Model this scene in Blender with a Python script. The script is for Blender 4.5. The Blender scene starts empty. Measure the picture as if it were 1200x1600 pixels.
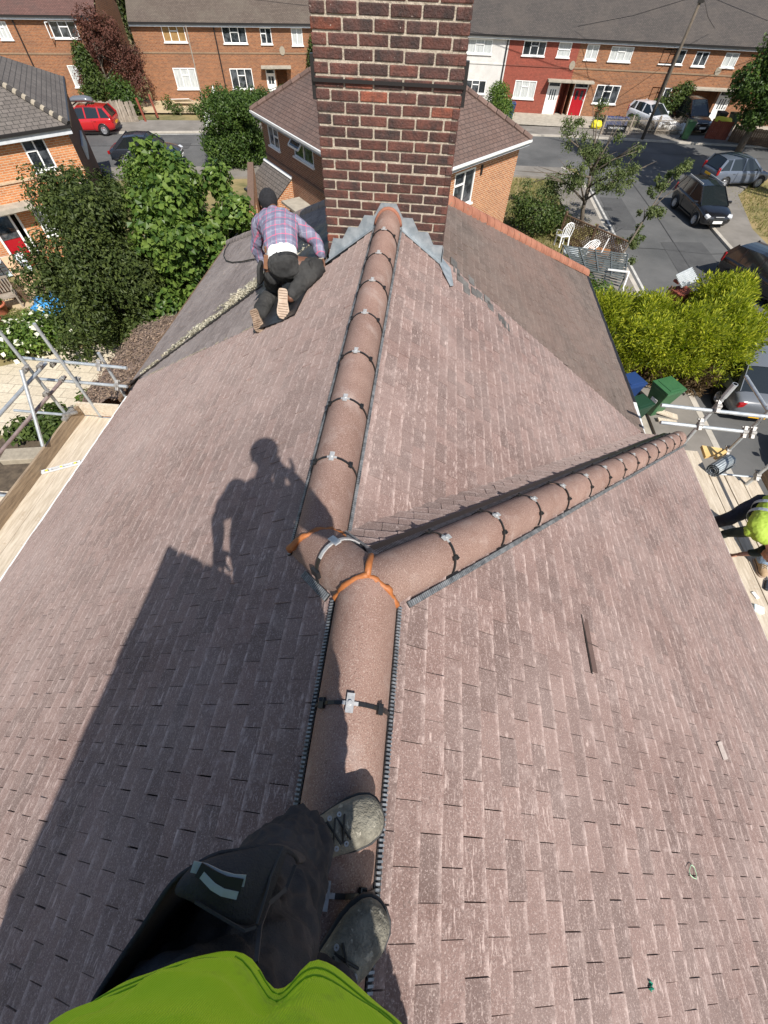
import bpy, bmesh, math, random
from mathutils import Vector, Matrix, noise
random.seed(7)
scn = bpy.context.scene
COL = scn.collection
V = Vector
# ------------------------------------------------------------------ camera
H = 9.4
FPX = 642.59
RX = V((0.99501, 0.09251, -0.03746))      # rows of the camera rotation (world = R * cam, cam = right, down, forward)
RY = V((0.09738, -0.81783, 0.56715))
RZ = V((0.02183, -0.56797, -0.82276))
cam_d = bpy.data.cameras.new('camera')
cam = bpy.data.objects.new('camera', cam_d); COL.objects.link(cam)
cam.matrix_world = Matrix(((RX.x, -RX.y, -RX.z, 0), (RY.x, -RY.y, -RY.z, 0), (RZ.x, -RZ.y, -RZ.z, H), (0, 0, 0, 1)))
cam_d.sensor_fit = 'HORIZONTAL'; cam_d.sensor_width = 36.0; cam_d.lens = FPX / 1200 * 36
cam_d.clip_start = 0.02; cam_d.clip_end = 600
scn.camera = cam
# ------------------------------------------------------------------ world, sun, exposure
SUN = V((0.2953, -0.5978, 0.7453)).normalized()
w = bpy.data.worlds.new('World'); scn.world = w; w.use_nodes = True
nt = w.node_tree
bgn = nt.nodes['Background']
sky = nt.nodes.new('ShaderNodeTexSky'); sky.sky_type = 'NISHITA'; sky.sun_disc = False
sky.sun_elevation = math.asin(SUN.z); sky.sun_rotation = math.atan2(SUN.x, SUN.y)
nt.links.new(sky.outputs[0], bgn.inputs[0]); bgn.inputs[1].default_value = 0.088
ld = bpy.data.lights.new('sun', 'SUN'); ld.energy = 4.9; ld.angle = math.radians(0.53); ld.color = (1.0, 0.95, 0.88)
sun = bpy.data.objects.new('sun', ld); COL.objects.link(sun)
sun.rotation_euler = SUN.to_track_quat('Z', 'Y').to_euler(); sun.location = (10, -20, 40)
scn.view_settings.view_transform = 'Standard'; scn.view_settings.look = 'None'
scn.view_settings.exposure = 0.42; scn.view_settings.gamma = 1.0
scn.cycles.max_bounces = 5

# ------------------------------------------------------------------ placement helpers (survey of the photograph)
CAM = V((0, 0, H))
def ray(px, py):
    c = V((px - 600, py - 800, FPX))
    return V((RX.dot(c), RY.dot(c), RZ.dot(c))).normalized()
def G(px, py, z=0.0):                      # point on the level plane z
    d = ray(px, py); return CAM + d * ((z - H) / d.z)
def W(px, py, Y):                          # point on the upright plane y = Y
    d = ray(px, py); return CAM + d * (Y / d.y)
def VPL(px, py, p0, n):                    # point on an upright plane through p0
    d = ray(px, py); n = V((n[0], n[1], 0)); return CAM + d * ((V((p0[0], p0[1], 0)) - V((0, 0, 0))).dot(n) / d.dot(n))

# ------------------------------------------------------------------ object helpers
def tag(o, label=None, cat=None, group=None, kind=None):
    if label: o['label'] = label
    if cat: o['category'] = cat
    if group: o['group'] = group
    if kind: o['kind'] = kind
    return o
def thing(name, label, cat, loc=(0, 0, 0), group=None, rz=0):
    o = bpy.data.objects.new(name, None); COL.objects.link(o)
    o.empty_display_size = 0.2
    o.location = loc; o.rotation_euler = (0, 0, rz)
    return tag(o, label, cat, group)
def wloc(o):
    p = V((0, 0, 0))
    while o is not None:
        p += o.location; o = o.parent
    return p
def link(name, me, mats, parent=None, origin=None):
    o = bpy.data.objects.new(name, me); COL.objects.link(o)
    for m in (mats if isinstance(mats, (list, tuple)) else [mats]): me.materials.append(m)
    if parent is not None:
        me.transform(Matrix.Translation(-wloc(parent))); o.parent = parent
    elif origin is not None:
        me.transform(Matrix.Translation(-V(origin))); o.location = origin
    return o
def copy_tree(o, parent=None):
    c = o.copy(); COL.objects.link(c)
    if parent is not None: c.parent = parent
    for ch in list(o.children): copy_tree(ch, c)
    return c

class MB:
    """collects geometry for one mesh object"""
    def __init__(s): s.v = []; s.f = []; s.m = []; s.u = []
    def add(s, vs, fs, m=0, uvs=None):
        b = len(s.v); s.v.extend([tuple(p) for p in vs])
        for i, f in enumerate(fs):
            s.f.append([b + k for k in f]); s.m.append(m); s.u.append(uvs[i] if uvs else None)
    def quad(s, a, b, c, d, m=0, uv=None): s.add([a, b, c, d], [(0, 1, 2, 3)], m, [uv] if uv else None)
    def box(s, c, size, m=0, R=None, taper=1.0):
        hx, hy, hz = size[0] / 2, size[1] / 2, size[2] / 2
        vs = [V((x * hx * (taper if z > 0 else 1), y * hy * (taper if z > 0 else 1), z * hz)) for z in (-1, 1) for y in (-1, 1) for x in (-1, 1)]
        if R is not None: vs = [R @ p for p in vs]
        c = V(c); vs = [p + c for p in vs]
        s.add(vs, [(0, 2, 3, 1), (4, 5, 7, 6), (0, 1, 5, 4), (2, 6, 7, 3), (0, 4, 6, 2), (1, 3, 7, 5)], m)
    def beam(s, a, b, wd, th, up=V((0, 0, 1)), m=0):      # rectangular bar from a to b
        a = V(a); b = V(b); d = (b - a); L = d.length; d.normalize()
        side = d.cross(V(up)); side = side.normalized() if side.length > 1e-6 else V((1, 0, 0))
        u = side.cross(d)
        R = Matrix((d, side, u)).transposed()
        s.box((a + b) / 2, (L, wd, th), m, R)
    def tube(s, pts, r, n=8, m=0, cap=True):
        pts = [V(p) for p in pts]; rs = r if isinstance(r, (list, tuple)) else [r] * len(pts)
        rings = []; prev = None
        for i, p in enumerate(pts):
            t = (pts[min(i + 1, len(pts) - 1)] - pts[max(i - 1, 0)]).normalized()
            if prev is None:
                a = t.orthogonal().normalized()
            else:
                a = (prev - t * prev.dot(t)).normalized()
            prev = a; b = t.cross(a)
            rings.append([p + (a * math.cos(2 * math.pi * k / n) + b * math.sin(2 * math.pi * k / n)) * rs[i] for k in range(n)])
        vs = [p for ring in rings for p in ring]; fs = []
        for i in range(len(rings) - 1):
            for k in range(n): fs.append((i * n + k, i * n + (k + 1) % n, (i + 1) * n + (k + 1) % n, (i + 1) * n + k))
        if cap: fs.append(tuple(range(n - 1, -1, -1))); fs.append(tuple((len(rings) - 1) * n + k for k in range(n)))
        s.add(vs, fs, m)
    def lathe(s, prof, n=16, m=0, M=None):
        vs = [V((r * math.cos(2 * math.pi * k / n), r * math.sin(2 * math.pi * k / n), z)) for r, z in prof for k in range(n)]
        if M is not None: vs = [M @ p for p in vs]
        fs = [(i * n + k, i * n + (k + 1) % n, (i + 1) * n + (k + 1) % n, (i + 1) * n + k) for i in range(len(prof) - 1) for k in range(n)]
        s.add(vs, fs, m)
    def prism(s, poly, vec, m=0):
        n = len(poly); poly = [V(p) for p in poly]; vec = V(vec)
        s.add(poly + [p + vec for p in poly], [tuple(range(n - 1, -1, -1)), tuple(range(n, 2 * n))] + [(k, (k + 1) % n, n + (k + 1) % n, n + k) for k in range(n)], m)
    def loft(s, rings, m=0, closed=True, cap=True):
        n = len(rings[0]); vs = [p for r in rings for p in r]; fs = []
        for i in range(len(rings) - 1):
            for k in range(n if closed else n - 1): fs.append((i * n + k, i * n + (k + 1) % n, (i + 1) * n + (k + 1) % n, (i + 1) * n + k))
        if cap and closed: fs.append(tuple(range(n - 1, -1, -1))); fs.append(tuple((len(rings) - 1) * n + k for k in range(n)))
        s.add(vs, fs, m)
    def mesh(s, name, smooth=False):
        me = bpy.data.meshes.new(name); me.from_pydata(s.v, [], s.f); 
        me.polygons.foreach_set('material_index', s.m)
        if smooth: me.polygons.foreach_set('use_smooth', [True] * len(s.f))
        if any(s.u):
            ul = me.uv_layers.new(name='UVMap')
            for p, uv in zip(me.polygons, s.u):
                if uv:
                    for li, q in zip(p.loop_indices, uv): ul.data[li].uv = q
        me.update(); return me
    def build(s, name, mats, parent=None, smooth=False, bevel=0, sub=0, origin=None, fix=True, seg=2):
        me = s.mesh(name, smooth)
        if fix:
            bm = bmesh.new(); bm.from_mesh(me); bmesh.ops.recalc_face_normals(bm, faces=bm.faces); bm.to_mesh(me); bm.free()
        if parent is None and origin is None:
            xs = [p[0] for p in s.v]; ys = [p[1] for p in s.v]; zs = [p[2] for p in s.v]
            origin = ((min(xs) + max(xs)) / 2, (min(ys) + max(ys)) / 2, min(zs))
        o = link(name, me, mats, parent, origin)
        if bevel:
            b = o.modifiers.new('Bevel', 'BEVEL'); b.width = bevel; b.segments = seg; b.limit_method = 'ANGLE'
        if sub:
            b = o.modifiers.new('Subsurf', 'SUBSURF'); b.levels = sub; b.render_levels = sub
        return o
def bake(o):
    dg = bpy.context.evaluated_depsgraph_get(); dg.update()
    me = bpy.data.meshes.new_from_object(o.evaluated_get(dg), depsgraph=dg)
    o.modifiers.clear(); old = o.data; o.data = me; bpy.data.meshes.remove(old); return o

# ------------------------------------------------------------------ materials
def rgb(r, g, b): return (r, g, b, 1)
def new_mat(name):
    m = bpy.data.materials.new(name); m.use_nodes = True
    t = m.node_tree; return m, t, t.nodes['Principled BSDF']
def node(t, typ, **kw):
    n = t.nodes.new(typ)
    for k, v in kw.items():
        if k.startswith('i_'):
            n.inputs[int(k[2:])].default_value = v
        else: setattr(n, k, v)
    return n
def mixrgb(t, fac, a, b, mode='MIX'):
    n = t.nodes.new('ShaderNodeMixRGB'); n.blend_type = mode
    for sock, val in zip(n.inputs, (fac, a, b)):
        if hasattr(val, 'is_linked') or hasattr(val, 'links'): t.links.new(val, sock)
        elif isinstance(val, (int, float)): sock.default_value = val
        else: sock.default_value = val
    return n.outputs[0]
def ramp(t, src, p0, p1, c0=(0, 0, 0, 1), c1=(1, 1, 1, 1)):
    n = t.nodes.new('ShaderNodeValToRGB'); n.color_ramp.elements[0].position = p0; n.color_ramp.elements[1].position = p1
    n.color_ramp.elements[0].color = c0; n.color_ramp.elements[1].color = c1
    t.links.new(src, n.inputs[0]); return n.outputs[0]
def nz(t, scale, detail=4, rough=0.6, coord='Object', stretch=None):
    tc = t.nodes.new('ShaderNodeTexCoord'); n = t.nodes.new('ShaderNodeTexNoise')
    n.inputs['Scale'].default_value = scale; n.inputs['Detail'].default_value = detail; n.inputs['Roughness'].default_value = rough
    if stretch:
        mp = t.nodes.new('ShaderNodeMapping'); mp.inputs['Scale'].default_value = stretch
        t.links.new(tc.outputs[coord], mp.inputs[0]); t.links.new(mp.outputs[0], n.inputs['Vector'])
    else: t.links.new(tc.outputs[coord], n.inputs['Vector'])
    return n.outputs['Fac']
def pmat(name, c1, c2=None, scale=8, rough=0.7, bump=0.0, bscale=None, metal=0.0, island=0.0, lo=0.35, hi=0.65, speck=None, spec=None, coat=0, stretch=None):
    m, t, b = new_mat(name)
    col = None
    if c2 is not None:
        col = ramp(t, nz(t, scale, 5, 0.65, stretch=stretch), lo, hi, rgb(*c1), rgb(*c2))
    else:
        r = t.nodes.new('ShaderNodeRGB'); r.outputs[0].default_value = rgb(*c1); col = r.outputs[0]
    if island:
        g = t.nodes.new('ShaderNodeNewGeometry')
        col = mixrgb(t, 1.0, col, ramp(t, g.outputs['Random Per Island'], 0, 1, (1 - island,) * 3 + (1,), (1 + island,) * 3 + (1,)), 'MULTIPLY')
    if speck:
        col = mixrgb(t, ramp(t, nz(t, speck[0], 3, 0.7), speck[1], speck[1] + 0.06), col, rgb(*speck[2]))
    t.links.new(col, b.inputs['Base Color'])
    b.inputs['Roughness'].default_value = rough; b.inputs['Metallic'].default_value = metal
    if spec is not None: b.inputs['Specular IOR Level'].default_value = spec
    if coat: b.inputs['Coat Weight'].default_value = coat; b.inputs['Coat Roughness'].default_value = 0.05
    if bump:
        bp = t.nodes.new('ShaderNodeBump'); bp.inputs['Strength'].default_value = bump; bp.inputs['Distance'].default_value = 0.01
        t.links.new(nz(t, bscale or scale * 4, 4), bp.inputs['Height']); t.links.new(bp.outputs[0], b.inputs['Normal'])
    return m
def brick_mat(name, c1, c2, mortar, bw=0.225, bh=0.075, ms=0.011, rough=0.85, dirt=(0.1, 0.07, 0.05), dirtamt=0.35, bump=0.4):
    m, t, b = new_mat(name)
    tc = t.nodes.new('ShaderNodeTexCoord'); br = t.nodes.new('ShaderNodeTexBrick')
    br.inputs['Color1'].default_value = rgb(*c1); br.inputs['Color2'].default_value = rgb(*c2); br.inputs['Mortar'].default_value = rgb(*mortar)
    br.inputs['Scale'].default_value = 1.0; br.inputs['Mortar Size'].default_value = ms; br.inputs['Mortar Smooth'].default_value = 0.2
    br.inputs['Brick Width'].default_value = bw; br.inputs['Row Height'].default_value = bh; br.inputs['Bias'].default_value = 0.0
    t.links.new(tc.outputs['UV'], br.inputs['Vector'])
    col = mixrgb(t, 0.5, br.outputs['Color'], ramp(t, nz(t, 11, 6, 0.7), 0.3, 0.7, (0.55, 0.55, 0.55, 1), (1.45, 1.45, 1.45, 1)), 'MULTIPLY')
    col = mixrgb(t, ramp(t, nz(t, 0.7, 5, 0.6), 0.45, 0.75, (0, 0, 0, 1), (dirtamt,) * 3 + (1,)), col, rgb(*dirt))
    t.links.new(col, b.inputs['Base Color']); b.inputs['Roughness'].default_value = rough
    bp = t.nodes.new('ShaderNodeBump'); bp.inputs['Strength'].default_value = bump; bp.inputs['Distance'].default_value = 0.006; bp.invert = True
    t.links.new(br.outputs['Fac'], bp.inputs['Height']); t.links.new(bp.outputs[0], b.inputs['Normal'])
    return m
def tile_mat(name, ca, cb, dust, dustamt, edge, spk=0.6, old=None, streak=(1, 1, 1), sheen=0.0):
    """clay / concrete plain tile: colour per tile, grain, dust and worn tails"""
    m, t, b = new_mat(name)
    g = t.nodes.new('ShaderNodeNewGeometry')
    col = ramp(t, g.outputs['Random Per Island'], 0.0, 1.0, rgb(*ca), rgb(*cb))
    if old:
        col = mixrgb(t, ramp(t, nz(t, old[1], 5, 0.65), old[2], old[3]), col, rgb(*old[0]))
    col = mixrgb(t, ramp(t, nz(t, 150, 3, 0.8), 0.53, 0.66, (0, 0, 0, 1), (spk,) * 3 + (1,)), col, rgb(*dust))
    col = mixrgb(t, ramp(t, nz(t, 130, 3, 0.8), 0.54, 0.66, (0, 0, 0, 1), (0.7,) * 3 + (1,)), col, rgb(ca[0] * .35, ca[1] * .35, ca[2] * .35))
    big = ramp(t, nz(t, 0.75, 6, 0.7), 0.36, 0.70)
    col = mixrgb(t, mixrgb(t, 1.0, big, rgb(dustamt, dustamt, dustamt), 'MULTIPLY'), col, rgb(*dust))
    sm = ramp(t, nz(t, 9, 5, 0.75, stretch=streak), 0.55, 0.80)
    col = mixrgb(t, mixrgb(t, 1.0, sm, rgb(dustamt * 1.5, dustamt * 1.5, dustamt * 1.5), 'MULTIPLY'), col, rgb(*dust))
    uv = t.nodes.new('ShaderNodeTexCoord'); sp = t.nodes.new('ShaderNodeSeparateXYZ'); t.links.new(uv.outputs['UV'], sp.inputs[0])
    e = mixrgb(t, 1.0, ramp(t, sp.outputs['Y'], 0.80, 1.0), ramp(t, nz(t, 16, 4, 0.7), 0.42, 0.66), 'MULTIPLY')
    e = mixrgb(t, 1.0, e, rgb(edge, edge, edge), 'MULTIPLY')
    col = mixrgb(t, e, col, rgb(min(1, dust[0] * 1.5), min(1, dust[1] * 1.5), min(1, dust[2] * 1.5)))
    if sheen: b.inputs['Sheen Weight'].default_value = sheen; b.inputs['Sheen Roughness'].default_value = .45; b.inputs['Sheen Tint'].default_value = rgb(1, .82, .74)
    s2 = ramp(t, nz(t, 95, 3, 0.6, stretch=(1.0, 0.22, 1.0)), 0.57, 0.68, (0, 0, 0, 1), (0.85 * edge,) * 3 + (1,))
    s2 = mixrgb(t, 1, s2, ramp(t, nz(t, 2.4, 4, .6), .38, .58), 'MULTIPLY')
    col = mixrgb(t, s2, col, rgb(min(1, dust[0] * 1.45), min(1, dust[1] * 1.45), min(1, dust[2] * 1.45)))
    sc = ramp(t, nz(t, 26, 2, 0.5, stretch=(1.0, 0.3, 1.0)), 0.71, 0.76, (0, 0, 0, 1), (0.6 * edge,) * 3 + (1,))
    col = mixrgb(t, sc, col, rgb(min(1, dust[0] * 1.9), min(1, dust[1] * 1.9), min(1, dust[2] * 1.9)))
    t.links.new(col, b.inputs['Base Color']); b.inputs['Roughness'].default_value = 0.82; b.inputs['Specular IOR Level'].default_value = 0.35
    bp = t.nodes.new('ShaderNodeBump'); bp.inputs['Strength'].default_value = 0.5; bp.inputs['Distance'].default_value = 0.004
    t.links.new(nz(t, 240, 3, 0.7), bp.inputs['Height']); t.links.new(bp.outputs[0], b.inputs['Normal'])
    return m
def leaf_mat(name, ca, cb, trans=0.35, rough=0.5, cc=None):
    m, t, b = new_mat(name)
    g = t.nodes.new('ShaderNodeNewGeometry')
    n = t.nodes.new('ShaderNodeValToRGB'); n.color_ramp.elements[0].color = rgb(*ca); n.color_ramp.elements[1].color = rgb(*cb)
    if cc: e = n.color_ramp.elements.new(0.93); e.color = rgb(*cb); n.color_ramp.elements[2].color = rgb(*cc)
    t.links.new(g.outputs['Random Per Island'], n.inputs[0])
    col = n.outputs[0]
    col = mixrgb(t, 1.0, col, ramp(t, nz(t, 1.3, 3, 0.6), 0.3, 0.7, (0.75, 0.8, 0.75, 1), (1.25, 1.2, 1.1, 1)), 'MULTIPLY')
    t.links.new(col, b.inputs['Base Color']); b.inputs['Roughness'].default_value = rough; b.inputs['Specular IOR Level'].default_value = 0.28
    tr = t.nodes.new('ShaderNodeBsdfTranslucent'); t.links.new(mixrgb(t, 1.0, col, rgb(1.3, 1.5, 0.6), 'MULTIPLY'), tr.inputs[0])
    mx = t.nodes.new('ShaderNodeMixShader'); mx.inputs[0].default_value = trans
    out = t.nodes['Material Output']
    t.links.new(b.outputs[0], mx.inputs[1]); t.links.new(tr.outputs[0], mx.inputs[2]); t.links.new(mx.outputs[0], out.inputs[0])
    return m
def ridge_mat():
    m, t, b = new_mat('brown_ridge_tile'); oi = t.nodes.new('ShaderNodeObjectInfo')
    col = ramp(t, nz(t, 3.2, 5, .65), .32, .68, rgb(.215, .125, .098), rgb(.30, .195, .16))
    col = mixrgb(t, 1, col, ramp(t, oi.outputs['Random'], 0, 1, (.90, .89, .88, 1), (1.10, 1.08, 1.06, 1)), 'MULTIPLY')
    col = mixrgb(t, ramp(t, nz(t, 230, 2, .75), .54, .66, (0, 0, 0, 1), (.75,) * 3 + (1,)), col, rgb(.50, .39, .33))
    col = mixrgb(t, ramp(t, nz(t, 200, 2, .75), .58, .68, (0, 0, 0, 1), (.7,) * 3 + (1,)), col, rgb(.07, .035, .026))
    col = mixrgb(t, ramp(t, nz(t, 5, 5, .7), .55, .78, (0, 0, 0, 1), (.5,) * 3 + (1,)), col, rgb(.50, .42, .38))
    t.links.new(col, b.inputs['Base Color']); b.inputs['Roughness'].default_value = .8; b.inputs['Specular IOR Level'].default_value = .4
    bp = t.nodes.new('ShaderNodeBump'); bp.inputs['Strength'].default_value = .7; bp.inputs['Distance'].default_value = .004
    t.links.new(nz(t, 230, 3, .75), bp.inputs['Height']); t.links.new(bp.outputs[0], b.inputs['Normal']); return m
M = {}
M['tile'] = tile_mat('red_brown_plain_tile', (0.104, 0.062, 0.053), (0.192, 0.113, 0.095), (0.48, 0.38, 0.345), 0.34, 0.55, spk=.75, sheen=.34)
M['tile_old'] = tile_mat('old_dark_plain_tile', (0.095, 0.072, 0.060), (0.150, 0.114, 0.096), (0.33, 0.275, 0.24), 0.14, 0.25, 0.35, old=((0.175, 0.108, 0.086), 0.42, 0.42, 0.70))
M['tile_grey'] = tile_mat('old_grey_plain_tile', (0.150, 0.122, 0.112), (0.225, 0.188, 0.174), (0.46, 0.40, 0.365), 0.34, 0.25, 0.3, old=((0.26, 0.12, 0.09), 1.3, 0.66, 0.72))
M['ridge'] = ridge_mat()
M['hiptile'] = pmat('orange_hip_tile', (0.23, 0.090, 0.055), (0.34, 0.145, 0.09), 5, 0.85, 0.4, 60, island=0.25, speck=(14, 0.62, (0.22, 0.17, 0.12)))
M['vent_tile'] = pmat('clean_brown_tile', (0.095, 0.058, 0.05), (0.125, 0.078, 0.066), 12, 0.85, 0.4, 150)
M['underlay'] = pmat('dark_underlay', (0.030, 0.022, 0.019), None, rough=0.9)
M['felt'] = pmat('black_roofing_felt', (0.012, 0.013, 0.015), (0.035, 0.036, 0.04), 6, 0.45, 0.6, 14)
M['plastic_black'] = pmat('black_plastic', (0.014, 0.014, 0.015), None, rough=0.4)
M['ridgeroll'] = pmat('grey_ridge_roll', (0.10, 0.11, 0.12), (0.30, 0.31, 0.32), 26, 0.35, 0, metal=.3)
M['steel'] = pmat('galvanised_clip', (0.42, 0.42, 0.42), (0.60, 0.60, 0.59), 60, 0.4, 0, metal=0.35)
M['sealant'] = pmat('orange_sealant', (0.30, 0.095, 0.026), (0.40, 0.14, 0.04), 30, 0.55, 0.3, 60)
M['lead'] = pmat('grey_lead', (0.20, 0.235, 0.26), (0.36, 0.39, 0.41), 9, 0.5, 0.15, 30, metal=0.25)
M['mortar'] = pmat('sandy_mortar', (0.30, 0.25, 0.19), (0.52, 0.45, 0.36), 25, 0.95, 0.8, 90, speck=(40, 0.66, (0.2, 0.16, 0.12)))
M['brick_dark'] = None
M['gutter_white'] = pmat('white_plastic', (0.78, 0.78, 0.76), (0.7, 0.7, 0.67), 6, 0.4)
M['gutter_black'] = pmat('black_gutter', (0.02, 0.018, 0.018), None, rough=0.4)
M['fascia_grey'] = pmat('pale_grey_fascia', (0.5, 0.52, 0.54), (0.62, 0.64, 0.66), 5, 0.5)
M['board'] = pmat('scaffold_board', (0.42, 0.35, 0.26), (0.62, 0.54, 0.43), 5, 0.85, 0.4, 40, stretch=(6, 0.6, 6), island=0.12, speck=(3, 0.64, (0.32, 0.23, 0.15)))
M['board_dark'] = pmat('weathered_board', (0.20, 0.145, 0.095), (0.36, 0.27, 0.18), 6, 0.85, 0.4, 40, stretch=(6, 0.6, 6), island=0.1)
M['pole'] = pmat('galvanised_pole', (0.42, 0.45, 0.47), (0.60, 0.63, 0.64), 7, 0.42, 0.1, 30, metal=0.55, speck=(9, 0.66, (0.27, 0.24, 0.21)))
M['pole_rust'] = pmat('rusty_pole', (0.22, 0.16, 0.15), (0.36, 0.28, 0.26), 7, 0.6, 0.1, 30, metal=0.3)
M['clamp'] = pmat('scaffold_coupler', (0.24, 0.22, 0.2), (0.42, 0.41, 0.39), 30, 0.5, 0.2, metal=0.5)
M['white'] = pmat('white_upvc', (0.82, 0.82, 0.80), None, rough=0.35)
M['glass'] = pmat('dark_window_glass', (0.02, 0.024, 0.028), (0.09, 0.10, 0.11), 2.2, 0.06, 0, spec=0.9, lo=0.45, hi=0.6)  # lighter patches colour reflections and curtains into the panes
M['glass_net'] = pmat('net_curtain_glass', (0.36, 0.38, 0.38), (0.60, 0.62, 0.60), 5, 0.15, 0, spec=0.6, stretch=(4, 4, 0.4))
M['glass_brown'] = pmat('brown_curtain_glass', (0.26, 0.15, 0.06), (0.36, 0.23, 0.1), 3, 0.15, 0, spec=0.6)
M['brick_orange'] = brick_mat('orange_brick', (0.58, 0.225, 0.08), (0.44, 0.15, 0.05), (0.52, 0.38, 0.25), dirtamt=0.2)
M['brick_terrace'] = brick_mat('terrace_brick', (0.33, 0.125, 0.048), (0.21, 0.075, 0.032), (0.26, 0.18, 0.115))
M['brick_red'] = brick_mat('painted_red_brick', (0.31, 0.072, 0.045), (0.25, 0.058, 0.036), (0.21, 0.06, 0.04), dirtamt=0.15)
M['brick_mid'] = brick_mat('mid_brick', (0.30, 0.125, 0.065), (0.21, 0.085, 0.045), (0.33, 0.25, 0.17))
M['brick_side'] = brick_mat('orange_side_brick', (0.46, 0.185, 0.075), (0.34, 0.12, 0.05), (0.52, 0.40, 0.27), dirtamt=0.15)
M['brick_brown_shade'] = brick_mat('brown_and_shaded_brick', (0.16, 0.07, 0.05), (0.12, 0.05, 0.035), (0.16, 0.1, 0.07), dirtamt=0.2)
M['render'] = pmat('off_white_render', (0.56, 0.54, 0.51), (0.66, 0.64, 0.61), 1.5, 0.9, 0.2, 60)
M['concrete'] = pmat('grey_concrete', (0.30, 0.27, 0.22), (0.42, 0.38, 0.31), 3, 0.9, 0.3, 40)
def roof_mat(name, c1, c2, gap, bw, bh, moss=None):
    m = brick_mat(name, c1, c2, gap, bw, bh, 0.012, 0.85, dirt=moss or (0.06, 0.05, 0.045), dirtamt=0.45, bump=1.0); return m
M['roof_brown'] = roof_mat('brown_interlocking_tile', (0.125, 0.078, 0.062), (0.15, 0.098, 0.08), (0.06, 0.038, 0.032), 0.26, 0.17)
M['roof_grey'] = roof_mat('grey_brown_tile', (0.115, 0.10, 0.088), (0.15, 0.13, 0.115), (0.045, 0.04, 0.036), 0.24, 0.17)
M['roof_red'] = roof_mat('dull_red_tile', (0.115, 0.056, 0.046), (0.15, 0.075, 0.062), (0.05, 0.03, 0.025), 0.17, 0.1)
M['roof_moss'] = roof_mat('mossy_brown_tile', (0.10, 0.075, 0.058), (0.13, 0.10, 0.08), (0.045, 0.036, 0.03), 0.17, 0.1, (0.15, 0.13, 0.10))
M['roof_dark'] = roof_mat('dark_sooty_tile', (0.062, 0.054, 0.049), (0.085, 0.072, 0.064), (0.03, 0.026, 0.024), 0.17, 0.1, (0.11, 0.09, 0.075))
M['roof_thatch'] = pmat('leaf_covered_tile', (0.10, 0.065, 0.05), (0.24, 0.17, 0.13), 22, 0.95, 1.0, 30, speck=(34, 0.62, (0.42, 0.33, 0.26)))
M['asphalt'] = pmat('road_asphalt', (0.070, 0.071, 0.070), (0.118, 0.117, 0.114), 0.35, 0.9, 0.3, 60, speck=(120, 0.62, (0.15, 0.15, 0.145)))
M['tarmac_patch'] = pmat('newer_tarmac', (0.058, 0.058, 0.058), (0.080, 0.080, 0.079), 1.2, 0.9, 0.3, 60, speck=(120, 0.62, (0.12, 0.12, 0.115)))
M['seal'] = pmat('dark_sealed_joint', (0.035, 0.035, 0.035), (0.05, 0.05, 0.048), 5, 0.7)
M['pavement'] = pmat('pavement_asphalt', (0.16, 0.145, 0.125), (0.225, 0.205, 0.18), 0.8, 0.92, 0.3, 50)
M['kerb'] = pmat('kerb_stone', (0.36, 0.33, 0.28), (0.48, 0.44, 0.38), 2, 0.9, 0.2)
M['line'] = pmat('worn_white_paint', (0.55, 0.54, 0.5), (0.36, 0.35, 0.33), 3, 0.8)
M['ground'] = pmat('dry_grass_ground', (0.10, 0.10, 0.035), (0.27, 0.21, 0.095), 0.45, 0.95, 0.5, 12, lo=0.4, hi=0.6)
M['drygrass'] = pmat('dry_verge', (0.30, 0.22, 0.10), (0.14, 0.13, 0.045), 0.5, 0.95, 0.5, 20, lo=0.45, hi=0.7)
M['lawn'] = pmat('garden_lawn', (0.052, 0.085, 0.018), (0.11, 0.12, 0.032), 1.2, 0.95, 0.5, 25)
M['soil'] = pmat('dark_soil', (0.05, 0.037, 0.025), (0.12, 0.09, 0.06), 4, 0.95, 0.6, 20)
def slab_mat():
    return brick_mat('cream_paving_slab', (0.60, 0.53, 0.41), (0.52, 0.45, 0.34), (0.30, 0.26, 0.2), 0.6, 0.45, 0.012, 0.85, dirt=(0.4, 0.34, 0.25), dirtamt=0.4)
M['slab'] = slab_mat()
M['sand'] = pmat('sandy_ground', (0.40, 0.31, 0.185), (0.5, 0.4, 0.26), 2, 0.95, 0.4, 20)
M['bark'] = pmat('tree_bark', (0.07, 0.055, 0.04), (0.16, 0.13, 0.10), 9, 0.95, 0.8, 40, stretch=(3, 3, 0.5))
M['wood_fence'] = pmat('grey_fence_timber', (0.22, 0.18, 0.14), (0.34, 0.29, 0.235), 4, 0.9, 0.3, 30, island=0.2)
M['wood_brown'] = pmat('brown_fence_timber', (0.10, 0.06, 0.035), (0.16, 0.10, 0.06), 4, 0.9, 0.3, 30, island=0.15)
M['wood_red'] = pmat('red_stained_timber', (0.22, 0.05, 0.03), (0.30, 0.085, 0.05), 4, 0.85, 0.2, 30, island=0.1)
M['leaf_dark'] = leaf_mat('dark_glossy_leaf', (0.024, 0.040, 0.011), (0.082, 0.108, 0.028), 0.22, 0.55)
M['leaf_bright'] = leaf_mat('bright_broad_leaf', (0.042, 0.090, 0.018), (0.16, 0.23, 0.05), 0.3, 0.40)
M['leaf_mid'] = leaf_mat('mid_green_leaf', (0.035, 0.062, 0.016), (0.095, 0.13, 0.034), 0.28, 0.48)
M['leaf_hedge'] = leaf_mat('hedge_leaf', (0.032, 0.066, 0.016), (0.088, 0.14, 0.03), 0.25, 0.45)
M['leaf_apple'] = leaf_mat('apple_leaf', (0.07, 0.10, 0.036), (0.17, 0.20, 0.085), 0.35, 0.5)
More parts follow.
